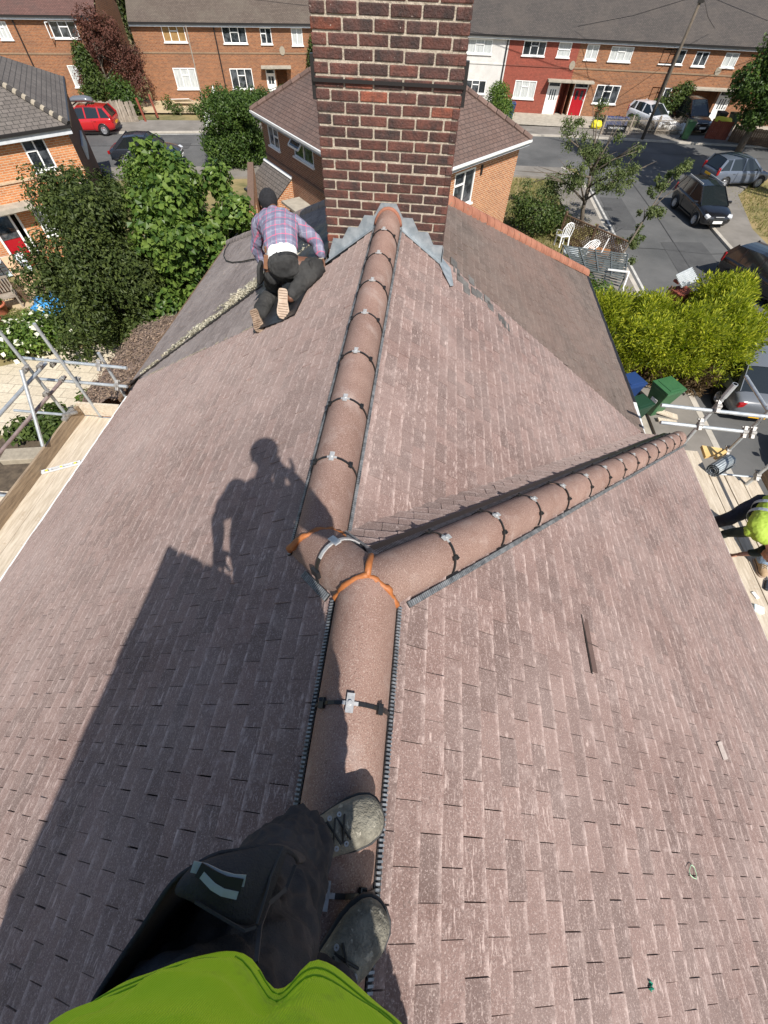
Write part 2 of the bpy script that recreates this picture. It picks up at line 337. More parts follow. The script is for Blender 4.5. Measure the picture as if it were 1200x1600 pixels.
M['leaf_lime'] = leaf_mat('lime_conifer_spray', (0.085, 0.125, 0.014), (0.42, 0.44, 0.035), 0.40, 0.6, (0.60, 0.56, 0.07))
M['leaf_brown'] = leaf_mat('dry_brown_spray', (0.085, 0.055, 0.030), (0.16, 0.11, 0.06), 0.15, 0.8)
M['leaf_red'] = leaf_mat('red_brown_leaf', (0.070, 0.028, 0.022), (0.15, 0.06, 0.045), 0.2, 0.6)
M['leaf_white'] = leaf_mat('white_petal', (0.7, 0.68, 0.58), (0.8, 0.79, 0.72), 0.2, 0.6)
M['leaf_moss'] = leaf_mat('dead_leaf_litter', (0.10, 0.085, 0.06), (0.52, 0.48, 0.40), 0.05, 0.9)
M['grass_blade'] = leaf_mat('grass_blade', (0.10, 0.12, 0.03), (0.30, 0.26, 0.11), 0.2, 0.7)
def paint(name, c, rough=0.25): return pmat(name, c, None, rough=rough, coat=0.7, spec=0.6)
M['car_red'] = paint('red_car_paint', (0.44, 0.012, 0.016)); M['car_black'] = paint('black_car_paint', (0.008, 0.008, 0.010))
M['car_blue'] = paint('blue_grey_car_paint', (0.105, 0.125, 0.165)); M['car_silver'] = paint('silver_car_paint', (0.13, 0.14, 0.155)); M['car_white'] = paint('pale_grey_car_paint', (0.27, 0.285, 0.30))
M['car_navy'] = paint('dark_car_paint', (0.018, 0.022, 0.03)); M['car_bright'] = paint('white_car_paint', (0.65, 0.67, 0.7))
M['car_glass'] = pmat('car_glass', (0.012, 0.016, 0.018), None, rough=0.05, spec=0.9)
M['tyre'] = pmat('tyre_rubber', (0.012, 0.012, 0.013), None, rough=0.75); M['rim'] = pmat('alloy_rim', (0.55, 0.56, 0.58), None, rough=0.3, metal=0.7)
M['lamp_red'] = pmat('red_lamp', (0.30, 0.01, 0.012), None, rough=0.15); M['lamp_clear'] = pmat('clear_lamp', (0.72, 0.74, 0.76), None, rough=0.12, metal=0.3)
M['plate_y'] = pmat('yellow_number_plate', (0.75, 0.42, 0.02), None, rough=0.4); M['plate_w'] = pmat('white_number_plate', (0.8, 0.8, 0.78), None, rough=0.4)
M['ink'] = pmat('black_lettering', (0.015, 0.015, 0.015), None, rough=0.6)
M['bin_green'] = pmat('green_bin_plastic', (0.030, 0.105, 0.042), (0.042, 0.13, 0.055), 3, 0.45); M['bin_dkgreen'] = pmat('dark_green_plastic', (0.012, 0.045, 0.024), None, rough=0.45)
M['bin_blue'] = pmat('blue_bin_plastic', (0.016, 0.045, 0.15), None, rough=0.45); M['bin_grey'] = pmat('slate_bin_plastic', (0.022, 0.028, 0.036), None, rough=0.5)
M['red_door'] = pmat('red_door_paint', (0.36, 0.008, 0.016), None, rough=0.3)
M['yellow'] = pmat('yellow_plastic_bag', (0.72, 0.62, 0.03), None, rough=0.5, bump=0.5)
M['blue_tarp'] = pmat('blue_tarpaulin', (0.03, 0.21, 0.52), (0.07, 0.33, 0.62), 5, 0.4, 0.6, 12)
M['green_net'] = pmat('green_netting', (0.012, 0.19, 0.12), (0.02, 0.25, 0.165), 12, 0.7, 0.5, 40)
M['grey_plastic'] = pmat('grey_green_plastic', (0.075, 0.09, 0.09), (0.14, 0.155, 0.155), 6, 0.5)
M['corrugated'] = pmat('corrugated_sheet', (0.42, 0.45, 0.46), (0.55, 0.57, 0.58), 8, 0.4, metal=0.3)
M['terracotta'] = pmat('terracotta', (0.42, 0.12, 0.06), (0.5, 0.17, 0.09), 8, 0.8)
M['tan'] = pmat('tan_cushion', (0.56, 0.36, 0.22), (0.62, 0.42, 0.27), 4, 0.9, 0.2)
M['paleblue'] = pmat('pale_blue_sheet', (0.5, 0.6, 0.66), (0.72, 0.76, 0.78), 3, 0.6)
M['skin_dark'] = pmat('brown_skin', (0.12, 0.055, 0.032), (0.15, 0.07, 0.042), 20, 0.5)
M['skin'] = pmat('tanned_skin', (0.40, 0.20, 0.13), (0.46, 0.25, 0.17), 20, 0.5)
# ================================================================== the ground and the streets
def sheet(name, pts, z, mat, kind='structure', label=None):
    mb = MB(); n = len(pts); mb.add([(p[0], p[1], z) for p in pts], [tuple(range(n))], 0, [[(p[0], p[1]) for p in pts]])
    o = mb.build(name, mat, fix=False, origin=(0, 0, 0))
    if o.data.polygons[0].normal.z < 0: o.data.flip_normals()
    tag(o, label=label, kind=kind); return o
def raised(name, pts, z, mat, h=None):
    mb = MB(); mb.prism([(p[0], p[1], 0.001) for p in pts], (0, 0, z)); o = mb.build(name, mat, origin=(0, 0, 0)); tag(o, kind='structure'); return o
sheet('ground', [(-220, -160), (220, -160), (220, 260), (-220, 260)], 0.0, M['ground'])
sheet('main_road', [(-120, 17.5), (-14, 32.0), (-3.5, 34.6), (5, 36.4), (9.6, 36.9), (16.2, 37.4), (60, 37.4), (60, 43.0), (11.0, 43.0), (2, 42.4), (-10, 40.2), (-22.0, 37.5), (-120, 16.5)][:0] or
      [(-60, 22.6), (-14, 32.0), (-3.5, 34.4), (4, 35.6), (9.4, 35.9), (16.4, 36.6), (60, 37.6), (60, 43.1), (11.0, 43.1), (2, 42.4), (-10, 40.4), (-22.2, 37.6), (-60, 29.6)], 0.012, M['asphalt'])
sheet('side_road', [(9.75, 36.5), (9.75, 23.8), (9.85, 18), (10.0, -30), (16.6, -30), (16.2, 18), (15.75, 27.5), (16.6, 33.5), (18.6, 36.8)], 0.016, M['asphalt'])
# pavements (raised, with kerbs)
raised('far_pavement', [(60, 43.25), (11.0, 43.25), (2, 42.55), (-10, 40.55), (-22.2, 37.75), (-60, 29.8), (-60, 33.0), (-24, 40.4), (-12, 42.6), (2, 44.9), (11, 45.3), (60, 45.3)], 0.11, M['pavement'])
raised('far_kerb', [(60, 43.1), (11.0, 43.1), (2, 42.4), (-10, 40.4), (-22.2, 37.6), (-60, 29.6), (-60, 29.8), (-22.2, 37.75), (-10, 40.55), (2, 42.55), (11, 43.25), (60, 43.25)], 0.118, M['kerb'])
raised('near_pavement', [(-60, 22.4), (-14, 31.8), (-3.5, 34.2), (4, 35.4), (8.6, 35.6), (9.55, 34.0), (9.55, 23.8), (9.65, 18), (9.8, -30), (8.0, -30), (8.0, 23.4), (7.6, 33.6), (4, 33.6), (-3.4, 32.3), (-14, 29.8), (-60, 20)], 0.11, M['pavement'])
raised('near_kerb', [(8.7, 35.75), (9.72, 34.2), (9.75, 23.8), (9.85, 18), (10.0, -30), (9.8, -30), (9.65, 18), (9.55, 23.8), (9.55, 34.0), (8.6, 35.6)], 0.118, M['kerb'])
raised('verge_pavement', [(16.2, -30), (15.95, 18), (15.75, 27.4), (16.6, 33.3), (18.4, 36.4), (22, 36.6), (19.0, 32.6), (17.8, 27.4), (17.9, 18), (18.2, -30)][:], 0.11, M['pavement'])
raised('verge_kerb', [(16.0, -30), (15.75, 18), (15.55, 27.4), (16.4, 33.4), (18.3, 36.6), (18.4, 36.4), (16.6, 33.3), (15.75, 27.4), (15.95, 18), (16.2, -30)], 0.118, M['kerb'])
rnd_ = random.Random(77)
for pts in ([(10.4, 36.8), (12.6, 37.0), (12.7, 39.2), (10.5, 39.0)], [(12.2, 20.5), (14.6, 20.8), (14.5, 25.5), (12.3, 25.2)], [(10.3, 26.5), (11.6, 26.5), (11.6, 31.0), (10.3, 31.0)], [(-19.5, 34.6), (-16.8, 35.2), (-17.0, 36.4), (-19.7, 35.8)]):
    sheet('road_patch', pts, 0.0245, M['tarmac_patch'])
for pts in ([(12.95, 12), (12.90, 20), (12.98, 28), (12.92, 36.5)], [(10.0, 24.2), (12.0, 24.35), (14.2, 24.1), (15.6, 24.3)], [(-24, 34.4), (-14, 36.4), (-4, 38.5)], [(12, 40.2), (20, 40.4), (40, 40.6)]):
    p2_ = [(p[0] + rnd_.gauss(0, .05), p[1] + rnd_.gauss(0, .05)) for p in pts]
    for a, b in zip(p2_, p2_[1:]):
        dx, dy = b[0] - a[0], b[1] - a[1]; L = math.hypot(dx, dy); nx, ny = -dy / L * .022, dx / L * .022
        sheet('road_seam', [(a[0] - nx, a[1] - ny), (b[0] - nx, b[1] - ny), (b[0] + nx, b[1] + ny), (a[0] + nx, a[1] + ny)], 0.0285, M['seal'])
sheet('drain_cover', [(10.2, 29.0), (10.65, 29.0), (10.65, 29.45), (10.2, 29.45)], 0.0325, M['seal'])
sheet('drain_cover', [(14.0, 38.4), (14.6, 38.4), (14.6, 39.0), (14.0, 39.0)], 0.0325, M['seal'])
sheet('dry_verge', [(18.2, -30), (17.9, 18), (17.8, 27.4), (19.0, 32.6), (22, 36.4), (60, 37.2), (60, -30)], 0.02, M['drygrass'])
sheet('road_edge_line', [(9.95, 33.0), (10.02, 23.8), (10.1, 14), (10.22, 14), (10.14, 23.8), (10.07, 33.0)], 0.0205, M['line'])
sheet('road_marking', [(-22.0, 37.35), (-13.2, 39.4), (-13.2, 39.52), (-22.0, 37.48)], 0.0165, M['line'])
# garden ground between the houses, on the left
sheet('patio', [(-15.4, 10.7), (-10.8, 13.6), (-6.9, 14.4), (-6.9, 12.4), (-9.6, 10.6), (-11.2, 8.6), (-13.4, 7.6), (-17, 7.2)], 0.008, M['slab'])
sheet('garden_lawn', [(-16.9, 14.2), (-15.0, 15.2), (-13.6, 14.2), (-15.2, 12.0), (-17.6, 11.4)], 0.010, M['lawn'])
sheet('sandy_path', [(-18.6, 14.9), (-15.3, 17.6), (-13.0, 16.6), (-15.0, 15.0), (-17.1, 13.8)], 0.006, M['sand'])
sheet('soil_bed', [(-12.4, 7.9), (-9.2, 11.0), (-6.6, 11.0), (-6.2, 2.0), (-12.8, 2.0)], 0.009, M['soil'])
sheet('drive', [(6.3, 12.9), (9.6, 12.9), (9.6, 6.0), (6.3, 6.0)], 0.010, M['concrete'])
sheet('front_garden_ground', [(-34, 40.2), (-24, 42.4), (-12, 44.6), (2, 46.6), (2, 49.5), (-11, 50), (-34, 44)], 0.125, M['sand'])
sheet('front_garden_paving', [(2, 45.32), (11, 45.4), (60, 45.4), (60, 49.5), (2, 49.5)], 0.126, M['concrete'])

# ================================================================== our house: tiled roof
T = 0.68; HW = 4.18; A = 0.28; Y1 = 0.69; X0 = -0.10; ZR = H - 1.519
XR = X0 - A; ZF = ZR - A * T                  # the far, slightly lower ridge
EAVE = ZR - HW * T
CS = 1 / math.sqrt(1 + T * T); SN = T * CS
house = thing('house', 'house with new brown plain tiles and half round ridges, under the photographer', 'house', (X0, 1.0, 0))
def tile_field(name, parent, O, a, d, poly, mat, gauge=0.1, tw=0.168, th=0.015, seed=1, jit=1.0, label=None):
    """plain tiles laid course by course; poly is a convex outline in (along, down) metres"""
    rnd = random.Random(seed); O = V(O); a = V(a).normalized(); d = V(d).normalized(); n = a.cross(d); n = n if n.z > 0 else -n
    us = [p[0] for p in poly]; vs_ = [p[1] for p in poly]
    u0, u1, v0, v1 = min(us), max(us), min(vs_), max(vs_)
    area = sum(poly[i][0] * poly[(i + 1) % len(poly)][1] - poly[(i + 1) % len(poly)][0] * poly[i][1] for i in range(len(poly)))
    sg = 1 if area > 0 else -1
    def inside(u, v, m):
        for i in range(len(poly)):
            p, q = poly[i], poly[(i + 1) % len(poly)]
            ex, ey = q[0] - p[0], q[1] - p[1]; L = math.hypot(ex, ey)
            if sg * (ex * (v - p[1]) - ey * (u - p[0])) / L < -m: return False
        return True
    mb = MB()
    j0 = int(math.floor(v0 / gauge)) - 1
    for j in range(j0, int(v1 / gauge) + 2):
        va = j * gauge; off = (j % 2) * tw / 2
        wob = rnd.gauss(0, .0025) * jit
        for i in range(int(math.floor(u0 / tw)) - 1, int(u1 / tw) + 2):
            ua = i * tw + off
            if not inside(ua + tw / 2, va + gauge / 2, 0.17): continue
            g = 0.0007 + abs(rnd.gauss(0, .0010)) * jit; sh = wob + rnd.gauss(0, .0022) * jit; lift = rnd.gauss(0, .0016) * jit
            if rnd.random() < 0.03: lift += .004 * jit
            sk = rnd.gauss(0, .0016) * jit
            hh = 0.003; ht = th + max(-.004, lift)
            vb = va + gauge + 0.006 + sh
            P = lambda u, v, h: O + a * u + d * v + n * h
            ul, ur = ua + g, ua + tw - g
            tl, tr = ht + sk, ht - sk
            vs = [P(ul, va - .01, hh), P(ur, va - .01, hh), P(ur, vb, tr), P(ul, vb, tl), P(ur, vb, tr - th), P(ul, vb, tl - th), P(ul, va - .01, hh - .01), P(ur, va - .01, hh - .01)]
            mb.add(vs, [(0, 1, 2, 3), (3, 2, 4, 5), (0, 3, 5, 6), (1, 7, 4, 2)], 0, [[(0, 0), (1, 0), (1, 1), (0, 1)]] + [[(0, .5)] * 4] * 3)
    me = mb.mesh(name)
    bm = bmesh.new(); bm.from_mesh(me)
    for i in range(len(poly)):
        p, q = poly[i], poly[(i + 1) % len(poly)]
        P0 = O + a * p[0] + d * p[1]; E = (a * (q[0] - p[0]) + d * (q[1] - p[1])).normalized()
        no = E.cross(n) * (1 if sg > 0 else -1)
        c = O + a * (sum(us) / len(us)) + d * (sum(vs_) / len(vs_))
        if (c - P0).dot(no) > 0: no = -no
        bmesh.ops.bisect_plane(bm, geom=bm.verts[:] + bm.edges[:] + bm.faces[:], plane_co=P0, plane_no=no, clear_outer=True)
    bmesh.ops.recalc_face_normals(bm, faces=bm.faces)
    bm.to_mesh(me); bm.free()
    o = link(name, me, mat, parent)
    # underlay sheet just under the tiles
    return o
def underlay(parent, O, a, d, poly, drop=0.02, name='underlay', mat=None):
    O = V(O); a = V(a).normalized(); d = V(d).normalized(); n = a.cross(d); n = n if n.z > 0 else -n
    mb = MB(); mb.add([O + a * u + d * v - n * drop for u, v in poly], [tuple(range(len(poly)))]); return mb.build(name, mat or M['underlay'], parent)
S_ = math.sqrt(1 + T * T)                     # slope length per metre in plan
YB = 5.0                                      # party line with the neighbour
dL = V((-CS, 0, -SN)); dR = V((CS, 0, -SN)); dH = V((0, CS, -SN)); ay = V((0, 1, 0)); ax = V((1, 0, 0))
HWL = 4.56
YN = -3.4
# left slope: near part up to the short hip, then the far part
OL = V((X0, 0, ZR)); OF = V((XR, 0, ZF))
polyLn = [(YN, 0.0), (Y1, 0.0), (Y1 + A, A * S_), (Y1 + A, HWL * S_), (YN, HWL * S_)]
polyLf = [(Y1 + A, A * S_), (4.70, A * S_), (4.55, .95 * S_), (4.12, 1.45 * S_), (Y1 + A, 1.45 * S_)]
polyLg = [(Y1 + A, 1.45 * S_), (4.12, 1.45 * S_), (5.45, HWL * S_), (Y1 + A, HWL * S_)]
tile_field('tile_slope', house, OL, ay, dL, polyLn, M['tile'], seed=3)
tile_field('tile_slope', house, OL, ay, dL, polyLf, M['tile'], seed=4)
tile_field('tile_slope', house, OL, ay, dL, polyLg, M['tile'], seed=14)
polyR = [(YN, 0.0), (Y1, 0.0), (Y1 + HW, HW * S_), (YN, HW * S_)]
tile_field('tile_slope', house, OL, ay, dR, polyR, M['tile'], seed=5)
OH = V((0, Y1, ZR))
polyH = [(X0, 0.0), (X0 - A, A * S_), (X0 + HW - 2 * A, HW * S_), (X0 + HW, HW * S_)]
tile_field('tile_slope', house, OH, ax, dH, polyH, M['tile'], seed=6, th=.017)
wF = HW - A                                   # plan width of the far right slope
polyFR = [(Y1 + A, 0.0), (4.86, 0.0), (4.93, wF * S_), (Y1 + HW, wF * S_)]
tile_field('tile_slope', house, OF, ay, dR, polyFR, M['tile'], seed=7)
for O_, a_, d_, p_ in ((OL, ay, dL, [(YN, 0), (Y1, 0), (Y1 + A, A * S_), (Y1 + A, HWL * S_), (YN, HWL * S_)]), (OL, ay, dL, [(Y1 + A, A * S_), (5.5, A * S_), (5.5, HWL * S_), (Y1 + A, HWL * S_)]),
                       (OL, ay, dR, polyR), (OH, ax, dH, polyH), (OF, ay, dR, [(Y1 + A, 0), (5.0, 0), (5.0, wF * S_), (Y1 + HW, wF * S_)])):
    underlay(house, O_, a_, d_, p_)
# exposed pale tile ends along the stepped joint with the old roof
def onL(y, x, h=0.0): return V((x, y, ZR - T * (X0 - x))) + V((-SN, 0, CS)) * h
def onR(y, x, h=0.0): return V((x, y, ZR - T * (x - X0))) + V((SN, 0, CS)) * h
def onFR(y, x, h=0.0): return V((x, y, ZF - T * (x - XR))) + V((SN, 0, CS)) * h
mb = MB(); rnd = random.Random(5)
for k in range(34):
    x = -1.7 - k * 0.088; y = 4.12 + (X0 - 1.45 - x) * (5.45 - 4.12) / (HWL - 1.45) + .02
    if rnd.random() < .3: continue
    mb = MB(); mb.beam(onL(y, x, .016), onL(y + rnd.uniform(.0, .03), x - rnd.uniform(.05, .085), .016), rnd.uniform(.012, .026), .008, V((-SN, 0, CS))); mb.build('cut_tile', M['slab'], house)
for k in range(13):
    x = 2.2 + k * .1; y = Y1 + (x - X0) + 2 * A - .02
    mb = MB(); mb.beam(onFR(y, x, .018), onFR(y - .05, x + .05, .018), .016, .008, V((SN, 0, CS))); mb.build('cut_tile', M['slab'], house)
# valley trough
mb = MB()
for s in range(20):
    f0, f1 = s / 20, (s + 1) / 20
    def vy(f): return V((XR + f * (HW - A), Y1 + A + f * (HW - A), ZF - f * (HW - A) * T))
    p, q = vy(f0), vy(f1); rr = V((-.06, .0, .045)); ll = V((.0, -.06, .045))
    mb.quad(p + rr, q + rr, q + V((0, 0, .012)), p + V((0, 0, .012))); mb.quad(p + V((0, 0, .012)), q + V((0, 0, .012)), q + ll, p + ll)
mb.build('valley', M['tile'], house, smooth=True)
# two raised ventilator tiles on the right slope and odd patches
for (y, x, L) in ((0.67, 1.12, .33), (-.02, 3.05, .33)):
    mb = MB()
    mb.beam(onR(y - .005, x + .006, .016), onR(y + L + .005, x + .006, .016), .007, .006, V((SN, 0, CS)), 1)  # black bar drawn in for the shaded gap under the course above
    mb.beam(onR(y + L * .52, x + .01, .0165), onR(y + L * .52, x + .1, .0165), .003, .003, V((SN, 0, CS)), 1)
    mb.beam(onR(y + .01, x + .034, .0155), onR(y + L - .01, x + .034, .0155), .046, .004, V((SN, 0, CS)), 2)
    mb.build('roof_ventilator', [M['tile'], M['gutter_black'], M['vent_tile']], house)

# ------------------------------------------------------------------ ridge and hip tiles
def arc_pt(P, side, up, ang, hw, top, drop, r=0.0):
    # half-ellipse from -90..90 degrees
    return P + side * ((hw + r) * math.sin(ang)) + up * (-drop + (top + drop + r) * math.cos(ang))
def ridge_run(P0, P1, n, hw=0.125, top=0.085, drop=0.085, cuts0=(), cuts1=(), clips=True, clip_last=False, mat=None, gap=0.006, first_clip=True, sidestrip=True, parent=None, strip_drop=None, name='ridge_tile'):
    parent = parent or house
    P0 = V(P0); P1 = V(P1); dr = (P1 - P0); L = dr.length; dr.normalize()
    side = dr.cross(V((0, 0, 1))).normalized(); up = side.cross(dr).normalized()
    tl = L / n; out = []
    for k in range(n):
        a = P0 + dr * (k * tl + (gap / 2 if k else 0)); b = P0 + dr * ((k + 1) * tl - gap / 2)
        ext0 = 0.25 if (k == 0 and cuts0) else 0; ext1 = 0.25 if (k == n - 1 and cuts1) else 0
        a = a - dr * ext0; b = b + dr * ext1
        mb = MB(); N = 18; rings = []
        dz = random.gauss(0, .002)
        for (p, inner) in ((a, 0), (b, 0)):
            ring = [arc_pt(p + up * dz, side, up, math.radians(-92 + 184 * i / N), hw, top, drop) for i in range(N + 1)]
            ring += [arc_pt(p + up * dz, side, up, math.radians(92 - 184 * i / N), hw - .014, top - .014, drop) for i in range(N + 1)]
            rings.append(ring)
        mb.loft(rings, 0)
        me = mb.mesh(name)
        bm = bmesh.new(); bm.from_mesh(me)
        for (co, no) in ((cuts0 if k == 0 else ()) ) if cuts0 and k == 0 else ():
            bmesh.ops.bisect_plane(bm, geom=bm.verts[:] + bm.edges[:] + bm.faces[:], plane_co=co, plane_no=no, clear_outer=True)
        for (co, no) in cuts1 if k == n - 1 else ():
            bmesh.ops.bisect_plane(bm, geom=bm.verts[:] + bm.edges[:] + bm.faces[:], plane_co=co, plane_no=no, clear_outer=True)
        bmesh.ops.recalc_face_normals(bm, faces=bm.faces)
        for f in bm.faces:
            f.smooth = True
        for e in bm.edges:
            if len(e.link_faces) == 2 and e.calc_face_angle(0) > 0.6: e.smooth = False
        bm.to_mesh(me); bm.free()
        o = link(name, me, mat or M['ridge'], parent); out.append(o)
        if clips and (k > 0 or first_clip):
            c = P0 + dr * (k * tl); cm = MB(); r = 0.006
            # strap over the joint
            pts = [arc_pt(c, side, up, math.radians(-80 + 160 * i / 14), hw, top, drop, r) for i in range(15)]
            for i in range(14):
                m_ = 0 if i not in (6, 7) else 1
                cm.beam(pts[i], pts[i + 1], .0115, .005, (pts[i] + pts[i + 1]) / 2 - (c - up * drop), m_)
            # metal plate, two unions, two side tabs
            pt = arc_pt(c, side, up, 0, hw, top, drop, .012); cm.beam(pt - dr * .029, pt + dr * .029, .025, .005, up, 1)
            cm.tube([pt, pt + up * .008], .007, 8, 1)
            for sg in (-1, 1):
                q = arc_pt(c, side, up, sg * math.radians(46), hw, top, drop, .008); nn = (q - (c - up * drop)).normalized()
                cm.beam(q - dr * .017, q + dr * .017, .020, .012, nn, 0)
                cm.beam(q + dr * .010 - side * sg * .010, q + dr * .010 + side * sg * .012, .009, .016, nn, 0)
                q = arc_pt(c, side, up, sg * math.radians(86), hw, top, drop, .010)
                cm.beam(q - dr * .048, q + dr * .048, .022, .014, up, 0)
            cm.build('ridge_clip', [M['plastic_black'], M['steel']], o)
    return out, dr, side, up
def roll_strip(P0, P1, offset, upv, wd=0.02, pitch=0.0125, parent=None):
    """ribbed ventilation strip beside the ridge tiles"""
    P0 = V(P0) + V(offset); P1 = V(P1) + V(offset); dr = P1 - P0; L = dr.length; dr.normalize(); upv = V(upv).normalized()
    side = dr.cross(upv).normalized(); up = side.cross(dr); mb = MB()
    mb.beam(P0, P1, wd, .006, up, 0)
    k = 0; s = pitch / 2
    while s < L:
        c = P0 + dr * s + up * .006
        mb.beam(c - side * wd * .46, c + side * wd * .46, pitch * .5, .008, up, 1); s += pitch
    mb.build('ridge_vent_strip', [M['plastic_black'], M['ridgeroll']], parent or house)
zt = 0.0
P1_ = V((X0, Y1, ZR)); P2_ = V((XR, Y1 + A, ZF))
def vplane(x, y, nx, ny): return (V((x, y, 0)), V((nx, ny, 0)))
b1 = (0.924, -0.383); n_r = (0.383, 0.924)     # normals that point past the mitre at P1
cut_near = [vplane(X0, Y1, 0.383, 0.924), vplane(X0, Y1, -0.383, 0.924)]
ridge_run((X0, Y1 - 9 * .455, ZR), (X0, Y1, ZR), 9, cuts1=cut_near)
# right hip (falls to the eaves corner)
hipend = V((X0 + HW + .03, Y1 + HW + .03, EAVE - .02))
ridge_run(P1_, hipend, 14, hw=0.118, top=0.082, drop=0.055, cuts0=[vplane(X0, Y1, -0.383, -0.924), vplane(X0, Y1, -1, 0)], first_clip=False)
# short hip between the two ridges
ridge_run(P1_, P2_, 1, hw=0.120, top=0.088, drop=0.055, cuts0=[vplane(X0, Y1, 0.383, -0.924), vplane(X0, Y1, 1, 0)],
          cuts1=[vplane(XR, Y1 + A, -0.383, 0.924)], clips=False)
ridge_run(P2_, (XR, 4.70, ZF), 8, cuts0=[vplane(XR, Y1 + A, 0.383, -0.924)], first_clip=False)
# the strap over the short hip
c = (P1_ + P2_) / 2; dr = (P2_ - P1_).normalized(); side = dr.cross(V((0, 0, 1))).normalized(); up = side.cross(dr); cm = MB()
pts = [arc_pt(c, side, up, math.radians(-84 + 168 * i / 14), .125, .10, .055, .006) for i in range(15)]
for i in range(14): cm.beam(pts[i], pts[i + 1], .017, .006, (pts[i] + pts[i + 1]) / 2 - c, 1 if 3 < i < 12 else 0)
pt = arc_pt(c, side, up, 0.1, .125, .10, .055, .012); cm.beam(pt - dr * .034, pt + dr * .034, .03, .006, up, 1)
for a_ in (-62, -88):
    q = arc_pt(c, side, up, math.radians(a_), .125, .10, .055, .01); cm.beam(q - dr * .03, q + dr * .03, .03, .016, (q - c), 0)
cm.build('ridge_clip', [M['plastic_black'], M['steel']], house)
# ribbed strips
for sg in (-1, 1):
    up_ = V((sg * SN, 0, CS))
    roll_strip((X0, -3.4, ZR), (X0, Y1 - .05, ZR), V((sg * .134, 0, -.134 * T + .020)), up_)
    roll_strip((XR, Y1 + A + (.05 if sg > 0 else -.05), ZF), (XR, 4.70, ZF), V((sg * .134, 0, -.134 * T + .020)), up_)
hd = (hipend - P1_).normalized(); hs = hd.cross(V((0, 0, 1))).normalized(); hu = hs.cross(hd)
roll_strip(P1_ + hd * .13, hipend, hs * .142 + hu * -.045, V((SN, 0, CS)), wd=.027)
roll_strip(P1_ + hd * .08, hipend, -hs * .142 + hu * -.045, V((0, SN, CS)), wd=.036)
sd = (P2_ - P1_).normalized(); ss = sd.cross(V((0, 0, 1))).normalized(); su = ss.cross(sd)
for sg in (-1, 1): roll_strip(P1_ + sd * .12, P2_ - sd * (.1 if sg < 0 else -.02), ss * .142 * sg + su * -.045, V((0, SN, CS)) if sg > 0 else V((-SN, 0, CS)), wd=.036)
# dark flexible skirt under the far side of the right hip
mb = MB(); mb.beam(P1_ + hd * .04 - hs * .16 + hu * -.05, hipend - hs * .16 + hu * -.05, .085, .012, V((0, SN, CS))); mb.build('hip_skirt', M['plastic_black'], house)
# orange sealant in the mitres
def bead(co, no, P, dr, hw, top, drop, a0, a1, r=.0120, wob=.007):
    dr = V(dr).normalized(); side = dr.cross(V((0, 0, 1))).normalized(); up = side.cross(dr).normalized(); pts = []; no = V(no)
    N = 16
    for i in range(N + 1):
        ang = math.radians(a0 + (a1 - a0) * i / N); q = arc_pt(P, side, up, ang, hw, top, drop, -.002)
        t = (V(co) - q).dot(no) / dr.dot(no); q = q + dr * t
        pts.append(q + V((random.gauss(0, wob * .5), random.gauss(0, wob * .5), random.gauss(0, wob * .4))))
    mb = MB(); rs = [r * random.uniform(.7, 1.35) for _ in pts]; mb.tube(pts, rs, 7); return mb.build('mortar_joint', M['sealant'], house, smooth=True)
bead((X0, Y1, 0), (0.383, 0.924, 0), P1_, (0, 1, 0), .125, .085, .085, 0, 88)
bead((X0, Y1, 0), (-0.383, 0.924, 0), P1_, (0, 1, 0), .125, .085, .085, -88, 0)
bead((XR, Y1 + A, 0), (-0.383, 0.924, 0), P2_, (0, 1, 0), .131, .093, .085, -74, 80, r=.015)
mb = MB(); mb.tube([P1_ + V((0, -.005, .088)), P1_ + V((0, .05, .084)), P1_ + V((0.0, .12, .02)), P1_ + V((0, .15, -.03))], [.013, .014, .012, .010], 7); mb.build('mortar_joint', M['sealant'], house, smooth=True)
# eaves, gutters, walls
mb = MB()
mb.beam((X0 - HWL - .03, YN, EAVE - .30), (X0 - HWL - .03, 5.05, EAVE - .30), .055, .06)
mb.build('gutter', M['gutter_white'], house, bevel=.01)
mb = MB(); mb.beam((X0 + HW + .05, YN, EAVE - .09), (X0 + HW + .05, Y1 + HW + .05, EAVE - .09), .05, .06)
mb.beam((X0 + HW - 2 * A + .02, Y1 + HW + .06, EAVE - .09), (X0 + HW + .07, Y1 + HW + .06, EAVE - .09), .05, .06)
mb.build('gutter', M['gutter_white'], house, bevel=.01)
mb = MB(); x0, x1, y0, y1, hgt = X0 - HWL + .35, X0 + HW - .3, YN, Y1 + HW - .3, EAVE - .1
def wallbox(mb, x0, x1, y0, y1, z0, z1):
    for (a, b) in (((x0, y0), (x1, y0)), ((x1, y0), (x1, y1)), ((x1, y1), (x0, y1)), ((x0, y1), (x0, y0))):
        L = math.dist(a, b); mb.quad((*a, z0), (*b, z0), (*b, z1), (*a, z1), 0, [(0, z0), (L, z0), (L, z1), (0, z1)])
wallbox(mb, x0, x1, y0, y1, 0, hgt); mb.build('wall', M['brick_orange'], house)

